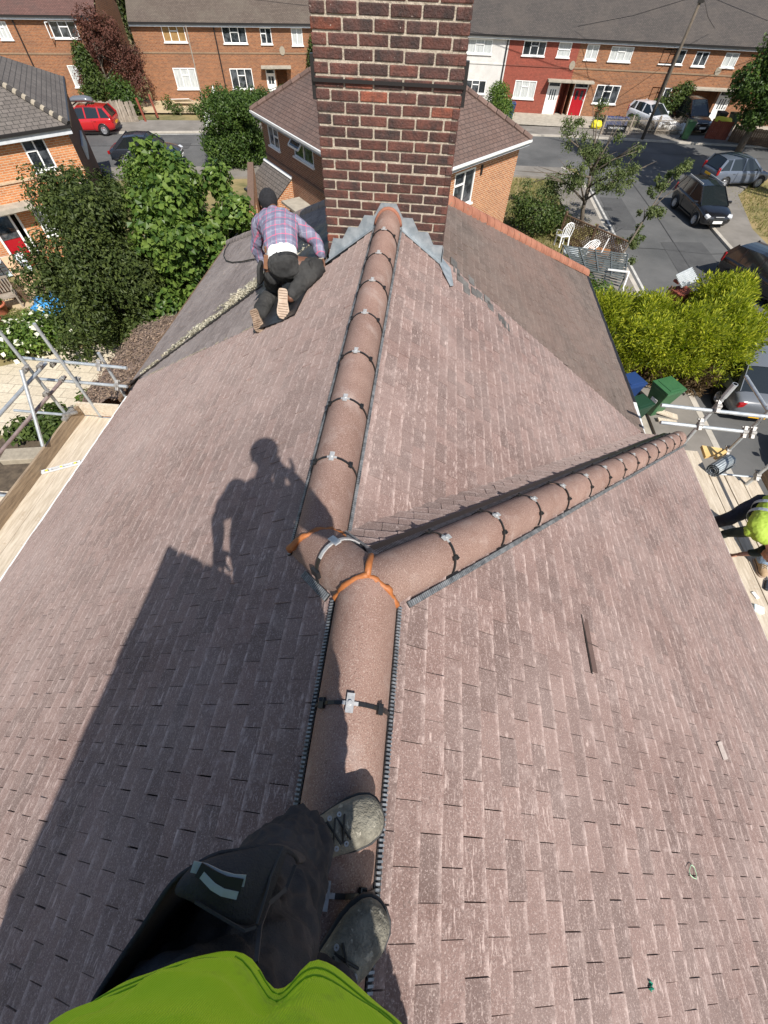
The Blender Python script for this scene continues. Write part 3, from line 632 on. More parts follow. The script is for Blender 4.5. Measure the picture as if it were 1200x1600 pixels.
# ================================================================== chimney stacks
def brick_stack(name, label, x0, x1, y0, y1, z0, z1, seed, corbel=True, mats=None, cut=None):
    ch = thing(name, label, 'chimney', ((x0 + x1) / 2, (y0 + y1) / 2, z0))
    mb = MB(); g = .015
    mb.box(((x0 + x1) / 2, (y0 + y1) / 2, (z0 + z1) / 2), (x1 - x0 - .016, y1 - y0 - .016, z1 - z0))
    mb.build('mortar_core', M['mortar'], ch)
    rnd = random.Random(seed); bm_ = MB(); row = 0; z = z0; bh = .065; rh = .0765; n = max(2, round((x1 - x0) / .225))
    def course(z, off, ex, bh=.0615):
        X0_, X1_, Y0_, Y1_ = x0 - ex, x1 + ex, y0 - ex, y1 + ex
        for (p, q, nrm) in (((X0_, Y0_), (X1_, Y0_), (0, -1)), ((X1_, Y0_), (X1_, Y1_), (1, 0)), ((X1_, Y1_), (X0_, Y1_), (0, 1)), ((X0_, Y1_), (X0_, Y0_), (-1, 0))):
            L = math.dist(p, q); dx, dy = (q[0] - p[0]) / L, (q[1] - p[1]) / L
            k = max(2, round(L / .236)); bl = L / k
            cuts = [0] + ([bl * .5] if off else []) + [bl * (i + (0.5 if off else 0)) for i in range(1, k)] + [L]
            cuts = sorted(set(round(c, 5) for c in cuts))
            for a, b in zip(cuts, cuts[1:]):
                j = rnd.gauss(0, .0022); m = rnd.choices([0, 1, 2, 3], [.46, .30, .09, .15])[0]
                aa = a + (g / 2 if a > 0 else -.003); bb = b - (g / 2 if b < L else -.003)
                mid = (aa + bb) / 2; dep = .06
                c = V((p[0] + dx * mid + nrm[0] * (j - dep / 2), p[1] + dy * mid + nrm[1] * (j - dep / 2), z + rh / 2 + rnd.gauss(0, .0015)))
                bm_.box(c, (abs(dx) * (bb - aa) + abs(nrm[0]) * dep, abs(dy) * (bb - aa) + abs(nrm[1]) * dep, bh), m)
    while z < z1 - .01:
        ex = 0
        if corbel and z > z1 - .17: ex = .028
        course(z, row % 2, ex); row += 1; z += rh
    bm_.build('brickwork', [M['br_brown'], M['br_dark'], M['br_red'], M['br_black']], ch, bevel=.006, seg=2)
    return ch
def bmat(name, c1, c2): 
    return pmat(name, c1, c2, 9, 0.75, 1.0, 60, island=0.25, lo=.34, hi=.66, speck=(38, .68, (0.40, 0.35, 0.30)))
M['br_brown'] = bmat('brown_red_brick', (0.046, 0.025, 0.021), (0.140, 0.050, 0.035)); M['br_dark'] = bmat('dark_brick', (0.040, 0.024, 0.021), (0.110, 0.043, 0.033))
M['br_red'] = bmat('red_brick', (0.070, 0.032, 0.024), (0.24, 0.068, 0.036)); M['br_black'] = bmat('sooty_brick', (0.030, 0.022, 0.020), (0.10, 0.044, 0.034))
CX0, CX1, CY0, CY1 = -1.01, 0.19, 4.72, 5.62
chim = brick_stack('chimney', 'tall sooty red brick chimney rising from the far end of the brown ridge', CX0, CX1, CY0, CY1, 6.6, 9.24, 11)
# strap round the stack
mb = MB(); zb = 8.635; e = .012
for a, b in (((CX0 - e, CY0 - e), (CX1 + e, CY0 - e)), ((CX1 + e, CY0 - e), (CX1 + e, CY1 + e)), ((CX1 + e, CY1 + e), (CX0 - e, CY1 + e)), ((CX0 - e, CY1 + e), (CX0 - e, CY0 - e))):
    mb.beam((*a, zb), (*b, zb), .006, .022)
for x in (CX0 - .012, CX1 + .012): mb.box((x, CY0 + .03, zb + .01), (.035, .05, .26), 0)
mb.build('strap', M['gutter_black'], chim)
# stepped lead flashing: left and right of the ridge on the front face, soaker at the right corner
mb = MB(); yf = CY0 - .010
def rl(x): return ZF - T * abs(x - XR)
def step(xa, xb, ztop, zi):                    # one stepped leaf
    mb.prism([(xa, yf, rl(xa) - .03), (xb, yf, rl(xb) - .03), (zi[0], yf, zi[1]), (ztop[0], yf, ztop[1])], (0, .006, 0))
for sg in (-1, 1):
    lim = (CX1 - .0 - XR) if sg > 0 else (XR - CX0)
    k = 0; dx = .0
    while dx < lim - .02:
        d2 = min(dx + .20, lim); top = rl(XR) - T * dx + .13
        xa, xb = XR + sg * dx, XR + sg * d2
        mb.prism([(xa, yf - .001 * (k % 2), rl(xa) - .03), (xb, yf - .001 * (k % 2), rl(xb) - .03), (xb, yf - .001 * (k % 2), rl(xb) + .06), (XR + sg * (dx + .075), yf - .001 * (k % 2), top), (XR + sg * max(0, dx - .05), yf - .001 * (k % 2), top)], (0, .006, 0))
        dx += .165; k += 1
# apron turned out on the tiles
for sg, lim in ((-1, XR - CX0), (1, CX1 - XR)):
    nrm = V((sg * SN, 0, CS))
    p = V((XR + sg * .10, CY0, rl(XR + sg * .10))); q = V((XR + sg * (lim + .02), CY0, rl(XR + sg * (lim + .02))))
    for (wd, yy) in ((.07, -.04),):
        mb.beam(p + V((0, yy, 0)) + nrm * .02, q + V((0, yy, 0)) + nrm * .02, wd, .004, nrm)
q = lambda x, y: onFR(y, x, .024)
mb.prism([q(CX1 - .03, 4.64), q(CX1 + .02, 4.52), q(CX1 + .10, 4.36), q(CX1 + .135, 4.42), q(CX1 + .10, 4.74), q(CX1, 4.80), q(CX1, 4.70)], V((SN, 0, CS)) * .005)
mb.prism([(CX1 + .008, 4.70, rl(CX1) - .05), (CX1 + .008, 4.9, rl(CX1) - .05), (CX1 + .008, 4.9, rl(CX1) + .10), (CX1 + .008, 4.70, rl(CX1) + .14)], (.005, 0, 0))
mb.build('lead_flashing', M['lead'], chim)
mb = MB()                                      # mortar ring where the ridge meets the stack
pts = [arc_pt(V((XR, 4.70, ZF)), V((1, 0, 0)), V((0, 0, 1)), math.radians(-80 + 160 * i / 16), .125, .085, .085, .004) for i in range(17)]
mb.tube(pts, [.016 + .004 * random.random() for _ in pts], 7); mb.build('mortar_collar', M['hiptile'], chim, smooth=True)
# the stack behind the photographer: only its shadow falls into the picture
brick_stack('chimney', 'second chimney behind the photographer, known by its big shadow on the left slope', -0.54, 0.305, -2.6, -0.80, 7.2, 9.43, 12, corbel=False)
# ================================================================== the neighbour's half of the pair
nb = thing('house', 'neighbouring half with old dark tiles, orange hip and mossy strip beyond the chimney', 'house', (0, 7.5, 0))
YA = 6.05                                     # far end of the ridge
tile_field('tile_slope', nb, OL, ay, dL, [(4.12, 1.45 * S_), (5.52, 1.45 * S_), (5.52, HWL * S_), (5.45, HWL * S_)], M['tile_grey'], seed=21, jit=1.4)
tile_field('tile_slope', nb, OL, ay, dL, [(4.55, .95 * S_), (5.52, .95 * S_), (5.52, 1.45 * S_), (4.12, 1.45 * S_)], M['tile_grey'], seed=24, jit=1.4)
tile_field('tile_slope', nb, OL, ay, dL, [(5.56, A * S_), (YA, A * S_), (11.2, 4.88 * S_), (5.56, 4.88 * S_)], M['tile_grey'], seed=22, jit=1.4)
wN = 4.02
tile_field('tile_slope', nb, OF, ay, dR, [(4.86, 0), (YA, 0), (YA + wN - .05, wN * S_), (4.93, wN * S_)], M['tile_old'], seed=23, jit=1.5)
underlay(nb, OL, ay, dL, [(3.5, A * S_ + .02), (YA, A * S_ + .02), (11.2, 4.88 * S_), (5.4, 4.88 * S_)], .026)
underlay(nb, OF, ay, dR, [(4.9, 0), (YA, 0), (YA + wN - .05, wN * S_), (4.9, wN * S_)], .026)
mb = MB(); ap = V((XR, YA, ZF)); cL = V((X0 - 4.88, 11.2, ZR - 4.88 * T)); cR = V((XR + wN, YA + wN - .05, ZF - wN * T))
mb.add([ap, cR, cL], [(0, 1, 2)]); mb.build('hip_end_slope', M['tile_old'], nb)
# odd replaced tiles next to the stack: slate grey patches
mb = MB(); rnd = random.Random(3)
for (px, py) in ((712, 425), (718, 437), (726, 446), (735, 440), (740, 458), (748, 462), (760, 470), (765, 480), (782, 500), (790, 510), (708, 412), (728, 455)):
    d = ray(px, py); n_ = V((T, 0, 1)); p = CAM + d * ((V((XR, 0, ZF)) - CAM).dot(n_) / d.dot(n_)); p = V((p.x, p.y, ZF - T * (p.x - XR)))
    c = p + V((SN, 0, CS)) * .021; mb.beam(c - ay * .075 + V((SN, 0, CS)) * -.008, c + ay * .075 + V((SN, 0, CS)) * -.008, .095, .006, V((SN, 0, CS)))
mb.build('slate_tile', pmat('slate_grey_tile', (0.085, 0.082, 0.078), (0.15, 0.14, 0.13), 9, 0.8, 0.3, 60, island=.2), nb)
ridge_run((XR, YA - .1, ZF + .0), cR + V((.02, .02, .03)), 30, hw=.10, top=.07, drop=.05, clips=False, mat=M['hiptile'], parent=nb, gap=.016, name='hip_tile')
ridge_run((XR, YA - .1, ZF + .0), cL + V((.0, .0, .03)), 30, hw=.09, top=.05, drop=.05, clips=False, mat=M['tile_grey'], parent=nb, gap=.016, name='hip_tile')
mb = MB(); x = XR + wN + .05; z = ZF - wN * T - .07
mb.beam((x, 5.75, z), (x, YA + wN, z), .09, .08); mb.build('gutter', M['gutter_black'], nb, bevel=.01)
mb = MB(); mb.beam((x - .06, 4.95, z + .02), (x, 5.75, z), .09, .08); mb.build('gutter', M['gutter_white'], nb, bevel=.01)
mb = MB(); x = X0 - 4.92; z = ZR - 4.88 * T
mb.beam((x, 5.2, z - .05), (x, 11.2, z - .05), .05, .07); mb.build('verge_board', M['wood_brown'], nb)
mb = MB(); wallbox(mb, X0 - 4.4, XR + wN - .3, 5.0, YA + 3.4, 0, 4.4); mb.build('wall', M['brick_orange'], nb)
# party line: dark lead gutter, then moss and dead leaves beside it
mb = MB(); mb.beam(onL(5.54, -1.7, .02), onL(5.54, -4.95, .02), .05, .02, V((-SN, 0, CS))); mb.build('party_gutter', M['gutter_black'], nb)
mb = MB(); rnd = random.Random(9)
for k in range(9500):
    x = -rnd.triangular(1.2, 4.7, 2.2); y = 5.60 + abs(rnd.gauss(0, .17)) * min(1, max(.25, (x + 5.0) / 2.2)) - .03
    if noise.noise(V((x * 2.2, y * 4, 3.1))) < -.28 + (0 if x > -3.8 else .2): continue
    c = onL(y, x, rnd.uniform(.018, .05)); a = rnd.uniform(0, 6.28); s = rnd.uniform(.008, .028)
    u = V((math.cos(a), math.sin(a), rnd.uniform(-.5, .5))) * s; v = V((-math.sin(a), math.cos(a), rnd.uniform(-.5, .5))) * s * .7
    mb.add([c - u, c + v, c + u, c - v], [(0, 1, 2, 3)])
mo = mb.build('moss_strip', M['leaf_moss'], nb, fix=False); mo['kind'] = 'stuff'
# black felt laid over the stripped tiles beside the stack
def felt_sheet(name, cor, parent, nx=26, ny=20, amp=.022, seed=1, label=None, mat='felt', h=.035):
    mb = MB(); vs = []; fs = []
    for j in range(ny + 1):
        for i in range(nx + 1):
            u, v = i / nx, j / ny
            p = (V(cor[0]) * (1 - u) + V(cor[1]) * u) * (1 - v) + (V(cor[3]) * (1 - u) + V(cor[2]) * u) * v
            hh = h + amp * noise.noise(V((p.x * 3.3 + seed, p.y * 3.3, seed))) + .5 * amp * noise.noise(V((p.x * 9, p.y * 9 + seed, 2)))
            vs.append(p + V((-SN, 0, CS)) * hh)
    for j in range(ny):
        for i in range(nx): k = j * (nx + 1) + i; fs.append((k, k + 1, k + nx + 2, k + nx + 1))
    mb.add(vs, fs); o = mb.build(name, M[mat], parent, smooth=True)
    return o
f1 = felt_sheet('felt_sheet', [onL(4.72, -1.03), onL(5.92, -1.03), onL(6.55, -1.9), onL(5.1, -2.1)], None, seed=2, amp=.05, h=.06)
tag(f1, 'black roofing felt draped over stripped tiles left of the chimney', 'roofing felt', 'sheets of roofing felt')
f2 = felt_sheet('felt_sheet', [onL(3.78, -1.18), onL(4.7, -1.05), onL(4.95, -1.95), onL(4.0, -1.75)], None, seed=5)
tag(f2, 'black roofing felt lying under the kneeling roofer', 'roofing felt', 'sheets of roofing felt')
# loose cable on the old tiles
def onLpx(px, py, h=.03):
    d = ray(px, py); n_ = V((-T, 0, 1)); p = CAM + d * ((V((X0, 0, ZR)) - CAM).dot(n_) / d.dot(n_)); return p + V((-SN, 0, CS)) * h
mb = MB(); mb.tube([onLpx(*p) for p in ((373, 366), (362, 378), (353, 392), (351, 401), (355, 409), (364, 412), (380, 411), (395, 408), (410, 406))], .011, 6)
tag(mb.build('cable', M['plastic_black'], smooth=True), 'black cable looped loosely on the old grey tiles', 'cable')

# ================================================================== walls with real openings
def frame_wall(mb, p0, dr, n, u0, u1, v0, v1, holes, reveal=.10, m=0):
    """upright wall face with openings; p0 + dr*u + z*v, n outward"""
    p0 = V((p0[0], p0[1], 0)); dr = V((dr[0], dr[1], 0)); n = V((n[0], n[1], 0))
    P = lambda u, v, w=0: p0 + dr * u + V((0, 0, v)) + n * w
    us = sorted(set([u0, u1] + [min(max(h[i], u0), u1) for h in holes for i in (0, 1)])); vs = sorted(set([v0, v1] + [min(max(h[i], v0), v1) for h in holes for i in (2, 3)]))
    for a, b in zip(us, us[1:]):
        for c, d in zip(vs, vs[1:]):
            mu, mv = (a + b) / 2, (c + d) / 2
            if any(h[0] < mu < h[1] and h[2] < mv < h[3] for h in holes): continue
            mb.quad(P(a, c), P(b, c), P(b, d), P(a, d), m, [(a, c), (b, c), (b, d), (a, d)])
    for (a, b, c, d) in holes:
        for (q, r) in (((a, c), (b, c)), ((b, c), (b, d)), ((b, d), (a, d)), ((a, d), (a, c))):
            mb.quad(P(*q), P(*r), P(*r, -reveal), P(*q, -reveal), m, [(0, 0), (.1, 0), (.1, .1), (0, .1)])
def window(parent, p0, dr, n, u0, u1, v0, v1, layout='3', pane='glass', sill=True, reveal=.06, open_=None, fw=.055):
    p0 = V((p0[0], p0[1], 0)); dr = V((dr[0], dr[1], 0)); n = V((n[0], n[1], 0)); up = V((0, 0, 1))
    P = lambda u, v, w=0: p0 + dr * u + up * v + n * w
    mb = MB(); d = .06; w0 = -reveal + d / 2
    def bar(a, b, th): mb.beam(P(*a, w0), P(*b, w0), th, d, n)
    h = fw / 2
    bar((u0, v0 + h), (u1, v0 + h), fw); bar((u0, v1 - h), (u1, v1 - h), fw); bar((u0 + h, v0 + fw), (u0 + h, v1 - fw), fw); bar((u1 - h, v0 + fw), (u1 - h, v1 - fw), fw)
    W_ = u1 - u0; Hh = v1 - v0
    if layout == '3':
        for f in (.33, .67): bar((u0 + W_ * f, v0 + fw), (u0 + W_ * f, v1 - fw), fw)
        bar((u0 + W_ * .33, v1 - Hh * .34), (u0 + W_ * .67, v1 - Hh * .34), fw)
    elif layout == '2':
        bar((u0 + W_ * .5, v0 + fw), (u0 + W_ * .5, v1 - fw), fw)
    elif layout == '2t':
        bar((u0 + W_ * .5, v0 + fw), (u0 + W_ * .5, v1 - fw), fw); bar((u0, v1 - Hh * .36), (u0 + W_ * .5, v1 - Hh * .36), fw)
    elif layout == '2r':
        bar((u0 + W_ * .5, v0 + fw), (u0 + W_ * .5, v1 - fw), fw); bar((u0 + W_ * .5, v1 - Hh * .42), (u1, v1 - Hh * .42), fw)
    elif layout == 'h':
        bar((u0, v0 + Hh * .5), (u1, v0 + Hh * .5), fw)
    fr = mb.build('window', M['white'], parent)
    mb = MB(); mb.beam(P(u0 + .02, (v0 + v1) / 2, w0 - .012), P(u1 - .02, (v0 + v1) / 2, w0 - .012), Hh - .04, .012, n); mb.build('pane', M[pane], fr)
    if sill:
        mb = MB(); mb.beam(P(u0 - .06, v0 - .03, .02), P(u1 + .06, v0 - .03, .02), .06, .12, n); mb.build('sill', M['white'], fr)
    if open_ == 'top':                       # small top light tilted out
        a, b, c, e = u0 + .01, u0 + W_ * .52, v1 - Hh * .40, v1 - .03
        R0 = lambda u, v: P(u, v, .03 + (e - v) / (e - c) * .22)
        mb = MB(); 
        for q, r in (((a, c), (b, c)), ((a, e), (b, e)), ((a, c), (a, e)), ((b, c), (b, e))): mb.beam(R0(*q), R0(*r), .06, .045, n)
        oc = mb.build('opening_light', M['white'], fr)
        mb = MB(); q = [R0(a, c), R0(b, c), R0(b, e), R0(a, e)]; mb.quad(*q); mb.build('pane', M['glass'], oc)
        
    if open_ == 'side':                      # casement swung out to the left
        mb = MB(); a = u0 + .02; q0 = P(a, v0 + .05, .0); q1 = P(a - .12, v0 + .05, .42); hh = V((0, 0, Hh - .1))
        for q, r in ((q0, q1), (q0 + hh, q1 + hh), (q0, q0 + hh), (q1, q1 + hh)): mb.beam(q, r, .06, .05, dr)
        mb.build('open_casement', M['white'], fr)
    return fr
def door(parent, p0, dr, n, u0, u1, v0, v1, mat='white', lights='3', name='door', rev=.05):
    p0 = V((p0[0], p0[1], 0)); dr = V((dr[0], dr[1], 0)); n = V((n[0], n[1], 0)); up = V((0, 0, 1))
    P = lambda u, v, w=0: p0 + dr * u + up * v + n * w
    mb = MB(); f = .06
    for q, r in (((u0 + f / 2, v0), (u0 + f / 2, v1)), ((u1 - f / 2, v0), (u1 - f / 2, v1)), ((u0, v1 - f / 2), (u1, v1 - f / 2)), ((u0 + f, v1 - .30), (u1 - f, v1 - .30))): mb.beam(P(*q, -rev + .03), P(*r, -rev + .03), f, .08, n)
    mb.beam(P(u0 + f, v1 - .17, -rev), P(u1 - f, v1 - .17, -rev), .2, .02, n, 2)
    mb.beam(P(u0 + f, (v0 + v1 - .33) / 2, -rev), P(u1 - f, (v0 + v1 - .33) / 2, -rev), v1 - .33 - v0, .04, n, 1)
    W_ = u1 - u0 - 2 * f; 
    if lights == '3':
        for k in (.28, .5, .72): mb.beam(P(u0 + f + W_ * k, v0 + .95, -rev + .026), P(u0 + f + W_ * k, v1 - .48, -rev + .026), .085, .012, n, 2)
    else:
        for k in (.3, .7):
            mb.beam(P(u0 + f + W_ * k, v0 + 1.05, -rev + .026), P(u0 + f + W_ * k, v1 - .46, -rev + .026), .2, .012, n, 2)
            mb.beam(P(u0 + f + W_ * k, v0 + .2, -rev + .026), P(u0 + f + W_ * k, v0 + .7, -rev + .026), .2, .012, n, 1)
    o = mb.build(name, [M['white'], M[mat], M['glass']], parent)
    mb = MB(); mb.beam(P(u1 - f - .07, v0 + .98, -rev + .05), P(u1 - f - .07, v0 + 1.1, -rev + .05), .03, .04, n); mb.build('handle', M['steel'], o)
    return o
def plain_walls(mb, quadp, z0, z1, skip=()):
    n = len(quadp)
    for i in range(n):
        if i in skip: continue
        a, b = quadp[i], quadp[(i + 1) % n]; L = math.dist(a, b)
        mb.quad((*a, z0), (*b, z0), (*b, z1), (*a, z1), 0, [(0, z0), (L, z0), (L, z1), (0, z1)])
def roof_plane(mb, pts, m=0, a=None):
    """one roof slope with metric uv (u along the eaves = first edge)"""
    pts = [V(p) for p in pts]; a = (pts[1] - pts[0]).normalized(); nrm = (pts[1] - pts[0]).cross(pts[2] - pts[0]).normalized(); d = nrm.cross(a)
    mb.add(pts, [tuple(range(len(pts)))], m, [[((p - pts[0]).dot(a), (p - pts[0]).dot(d)) for p in pts]])

# ------------------------------------------------------------------ terraces over the road
def terrace(name, label, p0, dr, u0, u1, eave, wallm, roofm, wins, doors=(), depth=7.0, group=None, plaque=None, canopy=None, pitch=.70, rise=3.4, recess=(), soft=None, ends=(True, True)):
    dr = V((dr[0], dr[1], 0)).normalized(); n = V((dr.y, -dr.x, 0)); pv = V((p0[0], p0[1], 0))
    P = lambda u, v, w=0: pv + dr * u + V((0, 0, v)) + n * w
    t = thing(name, label, 'house', P((u0 + u1) / 2, 0, -depth / 2), group)
    holes = [(a, b, c, d) for (a, b, c, d, *_r) in wins] + [(a, b, c, d) for (a, b, c, d, *_r) in doors] + [tuple(r) for r in recess]
    mb = MB(); frame_wall(mb, p0, dr, n, u0, u1, 0, eave, holes)
    q = [P(u0, 0), P(u1, 0), P(u1, 0, -depth), P(u0, 0, -depth)]
    for i in ((1, 2, 3) if True else ()):
        a, b = q[i], q[(i + 1) % 4]; L = (b - a).length; z = V((0, 0, eave)); mb.quad(a, b, b + z, a + z, 0, [(0, 0), (L, 0), (L, eave), (0, eave)])
    for uu in (u0, u1):                       # gable tops
        a, b, c = P(uu, eave), P(uu, eave, -depth), P(uu, eave + depth / 2 * pitch, -depth / 2); mb.add([a, b, c], [(0, 1, 2)], 0, [[(0, 0), (depth, 0), (depth / 2, 2)]])
    for (a, b, c, d) in recess:               # dark open porches
        R = lambda u, v, w=0: P(u, v, w)
        dd = 1.3
        for qd in ((R(a, c), R(a, d), R(a, d, -dd), R(a, c, -dd)), (R(b, c), R(b, d), R(b, d, -dd), R(b, c, -dd)), (R(a, d), R(b, d), R(b, d, -dd), R(a, d, -dd)), (R(a, c, -dd), R(b, c, -dd), R(b, d, -dd), R(a, d, -dd))):
            mb.quad(*qd, 0, [(0, 0), (1, 0), (1, 2), (0, 2)])
    mb.build('wall', M[wallm], t)
    mb = MB(); ov = .25; h = depth / 2 * pitch
    roof_plane(mb, [P(u0, eave - ov * pitch * 0 + .06, ov), P(u1, eave + .06, ov), P(u1, eave + .06 + h + ov * pitch, -depth / 2), P(u0, eave + .06 + h + ov * pitch, -depth / 2)])
    roof_plane(mb, [P(u1, eave + .06, -depth - ov), P(u0, eave + .06, -depth - ov), P(u0, eave + .06 + h + ov * pitch, -depth / 2), P(u1, eave + .06 + h + ov * pitch, -depth / 2)])
    mb.build('roof', M[roofm], t, fix=False)
    mb = MB(); mb.beam(P(u0, eave - .06, ov - .03), P(u1, eave - .06, ov - .03), .20, .03, n); mb.beam(P(u0, eave - .155, .13), P(u1, eave - .155, .13), .26, .012, V((0, 0, 1))); mb.build('fascia', M[soft or 'fascia_grey'], t)
    mb = MB(); mb.beam(P(u0, eave + .0, ov + .05), P(u1, eave + .0, ov + .05), .09, .09, n); mb.build('gutter', M['gutter_black'], t)
    mb = MB(); mb.beam(P(u0, 2.86, .012), P(u1, 2.86, .012), .075, .05, n); mb.build('string_course', M[wallm], t)
    for (a, b, c, d, lay, pane, *op) in wins: window(t, p0, dr, n, a, b, c, d, lay, pane, open_=(op[0] if op else None))
    for (a, b, c, d, mt, li) in doors: door(t, p0, dr, n, a, b, c, d, mt, li)
    if plaque:
        c = P(plaque[0], plaque[1], .02); mb = MB(); R = Matrix((dr, V((0, 0, 1)), n)).transposed()
        pts = [R @ V((.22 * math.cos(k * .3927), .25 * math.sin(k * .3927), 0)) + c for k in range(16)]; mb.prism(pts, n * .03); mb.build('plaque', M['slab'], t)
    if canopy:
        a, b, z = canopy; mb = MB(); mb.beam(P(a, z, .3), P(b, z, .3), .12, .7, n); mb.build('canopy', M['concrete'], t, bevel=.01)
    return t, P, n
def w2(p0, dr, a, b):                        # window from two picture corners: its place on the wall
    dr = V((dr[0], dr[1], 0)).normalized(); n = (dr.y, -dr.x); pa = VPL(*a, p0, n); pb = VPL(*b, p0, n); q = V((p0[0], p0[1], 0))
    return ((pa - q).dot(dr), (pb - q).dot(dr), pb.z, pa.z)
TP = (0.0, 49.0); TD = (1, 0.0)
EV = W(960, 64, 49).z
def tw(a, b, *r): return w2(TP, TD, a, b) + r
gT = 'terraced houses over the road'
t1 = terrace('terraced_house', 'white rendered terraced house between the chimney and the red painted house', TP, TD, -4.5, 5.15, EV, 'render', 'roof_dark',
             [tw((732, 60), (767, 85), '3', 'glass_net'), tw((728, 124), (757, 147), '3', 'glass')], soft='gutter_white')
red_d = tw((899, 131), (905, 183), 'red_door', '2'); wh_d = tw((858, 130), (863, 183), 'white', '3')
pas = (wh_d[1] + .1, red_d[0] - .08, .05, 2.0)
um = (pas[0] + pas[1]) / 2
t2 = terrace('terraced_house', 'red painted brick terraced house with a white front door', TP, TD, 5.15, um + .12, EV, 'brick_red', 'roof_dark',
             [tw((820, 63), (850, 88), '3', 'glass'), tw((875, 65), (889, 90), 'h', 'glass_net'), tw((806, 125), (833, 155), '3', 'glass_net')],
             [(wh_d[0], wh_d[1], .03, 2.08, 'white', '3')], plaque=(um - .1, 3.0), canopy=(wh_d[0] - .2, um + .1, 2.16), recess=[(pas[0], um + .1, pas[2], pas[3])])
t3 = terrace('terraced_house', 'orange brick terraced house with a red front door', TP, TD, um + .12, 18.0, EV, 'brick_terrace', 'roof_dark',
             [tw((919, 69), (931, 94), '2', 'glass_net'), tw((957, 72), (984, 97), '3', 'glass_net'), tw((934, 132), (961, 163), '3', 'glass')],
             [(red_d[0], red_d[1], .03, 2.08, 'red_door', '2')], canopy=(um + .13, red_d[1] + .25, 2.16), recess=[(um + .14, pas[1], pas[2], pas[3])])
u4 = tw((1108, 143), (1104, 183), 'white', '3')
t4 = terrace('terraced_house', 'orange brick terraced house behind the telegraph pole, a white door in its porch', TP, TD, 18.0, 26.5, EV, 'brick_terrace', 'roof_dark',
             [tw((1038, 76), (1065, 101), '3', 'glass'), tw((1090, 80), (1100, 104), '2', 'glass'), tw((1136, 82), (1146, 106), '2', 'glass_net'), tw((1020, 136), (1041, 162), '3', 'glass')],
             [(22.6, 23.6, .03, 2.05, 'white', '3')], plaque=(21.6, 3.1), canopy=(20.2, 24.4, 2.14), recess=[(20.5, 22.4, .05, 2.02)])
t5 = terrace('terraced_house', 'orange brick terraced house hidden behind the big dark street tree', TP, TD, 26.5, 36, EV, 'brick_terrace', 'roof_dark', [(28, 29.8, 3.3, 4.05, '3', 'glass'), (28, 29.8, 1.0, 2.0, '3', 'glass')])
for (tt, u, nm) in ((t2, 5.0, 0), (t4, 17.9, 0)):
    mb = MB(); mb.tube([V((u, 48.92, .1)), V((u, 48.92, EV - .1)), V((u, 48.75, EV)) ], .05, 8); mb.build('downpipe', M['gutter_black'], tt[0])
# left terrace
LP0 = (-23.9, 46.2); LD = V((0.970, 0.2425, 0)).normalized(); ELV = VPL(300, 36, LP0, (LD.y, -LD.x)).z
def lw(a, b, *r): return w2(LP0, LD, a, b) + r
ul_ = lw((333, 40), (334, 60), 0)[0]
l1 = terrace('terraced_house', 'orange brick terraced house with brown curtains upstairs, beside the red brown tree', LP0, LD, 0, ul_, ELV, 'brick_terrace', 'roof_moss',
             [lw((250, 39), (293, 66), '3', 'glass_brown'), lw((269, 106), (312, 139), '3', 'glass_net')])
d5 = lw((415, 112), (433, 141), 'white', '2')
l2 = terrace('terraced_house', 'orange brick terraced house behind the tall hedge, a pale green glazed front door', LP0, LD, ul_, 15.5, ELV, 'brick_terrace', 'roof_moss',
             [lw((345, 41), (387, 68), '3', 'glass'), lw((405, 43), (426, 69), '2t', 'glass'), lw((454, 43), (474, 71), '2', 'glass_net'), lw((358, 107), (398, 139), '3', 'glass')],
             [(d5[0], d5[1], .05, 2.0, 'white', '2')], plaque=(lw((442, 88), (443, 89))[0], 3.0), canopy=(d5[0] - .3, d5[1] + 1.4, 2.12), recess=[(d5[1] + .1, d5[1] + 1.0, .05, 1.98)])
mb = MB(); q = l2[1](ul_, 0, .07); mb.tube([q, q + V((0, 0, ELV))], .05, 8); mb.build('downpipe', M['gutter_black'], l2[0])
KP0 = (-37.0, 42.3); KD = V((0.970, 0.2425, 0)).normalized(); EKV = VPL(100, 25, KP0, (KD.y, -KD.x)).z
def kw(a, b, *r): return w2(KP0, KD, a, b) + r
ukr = kw((150, 23), (152, 60), 0)[0]; ukp = kw((24, 36), (25, 60), 0)[0]
l3 = terrace('terraced_house', 'orange brick house end with a dull red roof and one window swung open, far left', KP0, KD, ukp, ukr, EKV, 'brick_terrace', 'roof_red',
             [kw((74, 32), (126, 60), '3', 'glass', 'side'), kw((104, 102), (156, 136), '3', 'glass_net')])
l4 = terrace('terraced_house', 'orange brick terraced house at the far left edge with a satellite dish on its roof', KP0, KD, -7, ukp, EKV, 'brick_terrace', 'roof_red',
             [kw((-12, 33), (21, 62), '3', 'glass_net')])
mb = MB(); q = l4[1](ukp - .1, 0, .07); mb.tube([q, q + V((0, 0, EKV))], .05, 8); mb.build('downpipe', M['gutter_black'], l4[0])
q = VPL(9, 9, (KP0[0], KP0[1] + 1.4), (KD.y, -KD.x)); mb = MB()
Rm = Matrix.Rotation(math.radians(70), 4, 'X') 
mb.lathe([(0.0, 0), (.18, .03), (.30, .09), (.29, .10), (.17, .045), (0.0, .015)], 14, 0, Matrix.Translation(q) @ Rm); mb.tube([q, q + V((0, -.1, -.35))], .03, 6); mb.tube([q, q + V((.05, -.4, .05))], .02, 6)
tag(mb.build('satellite_dish', M['paleblue']), 'pale satellite dish on the dull red roof at top left', 'satellite dish')

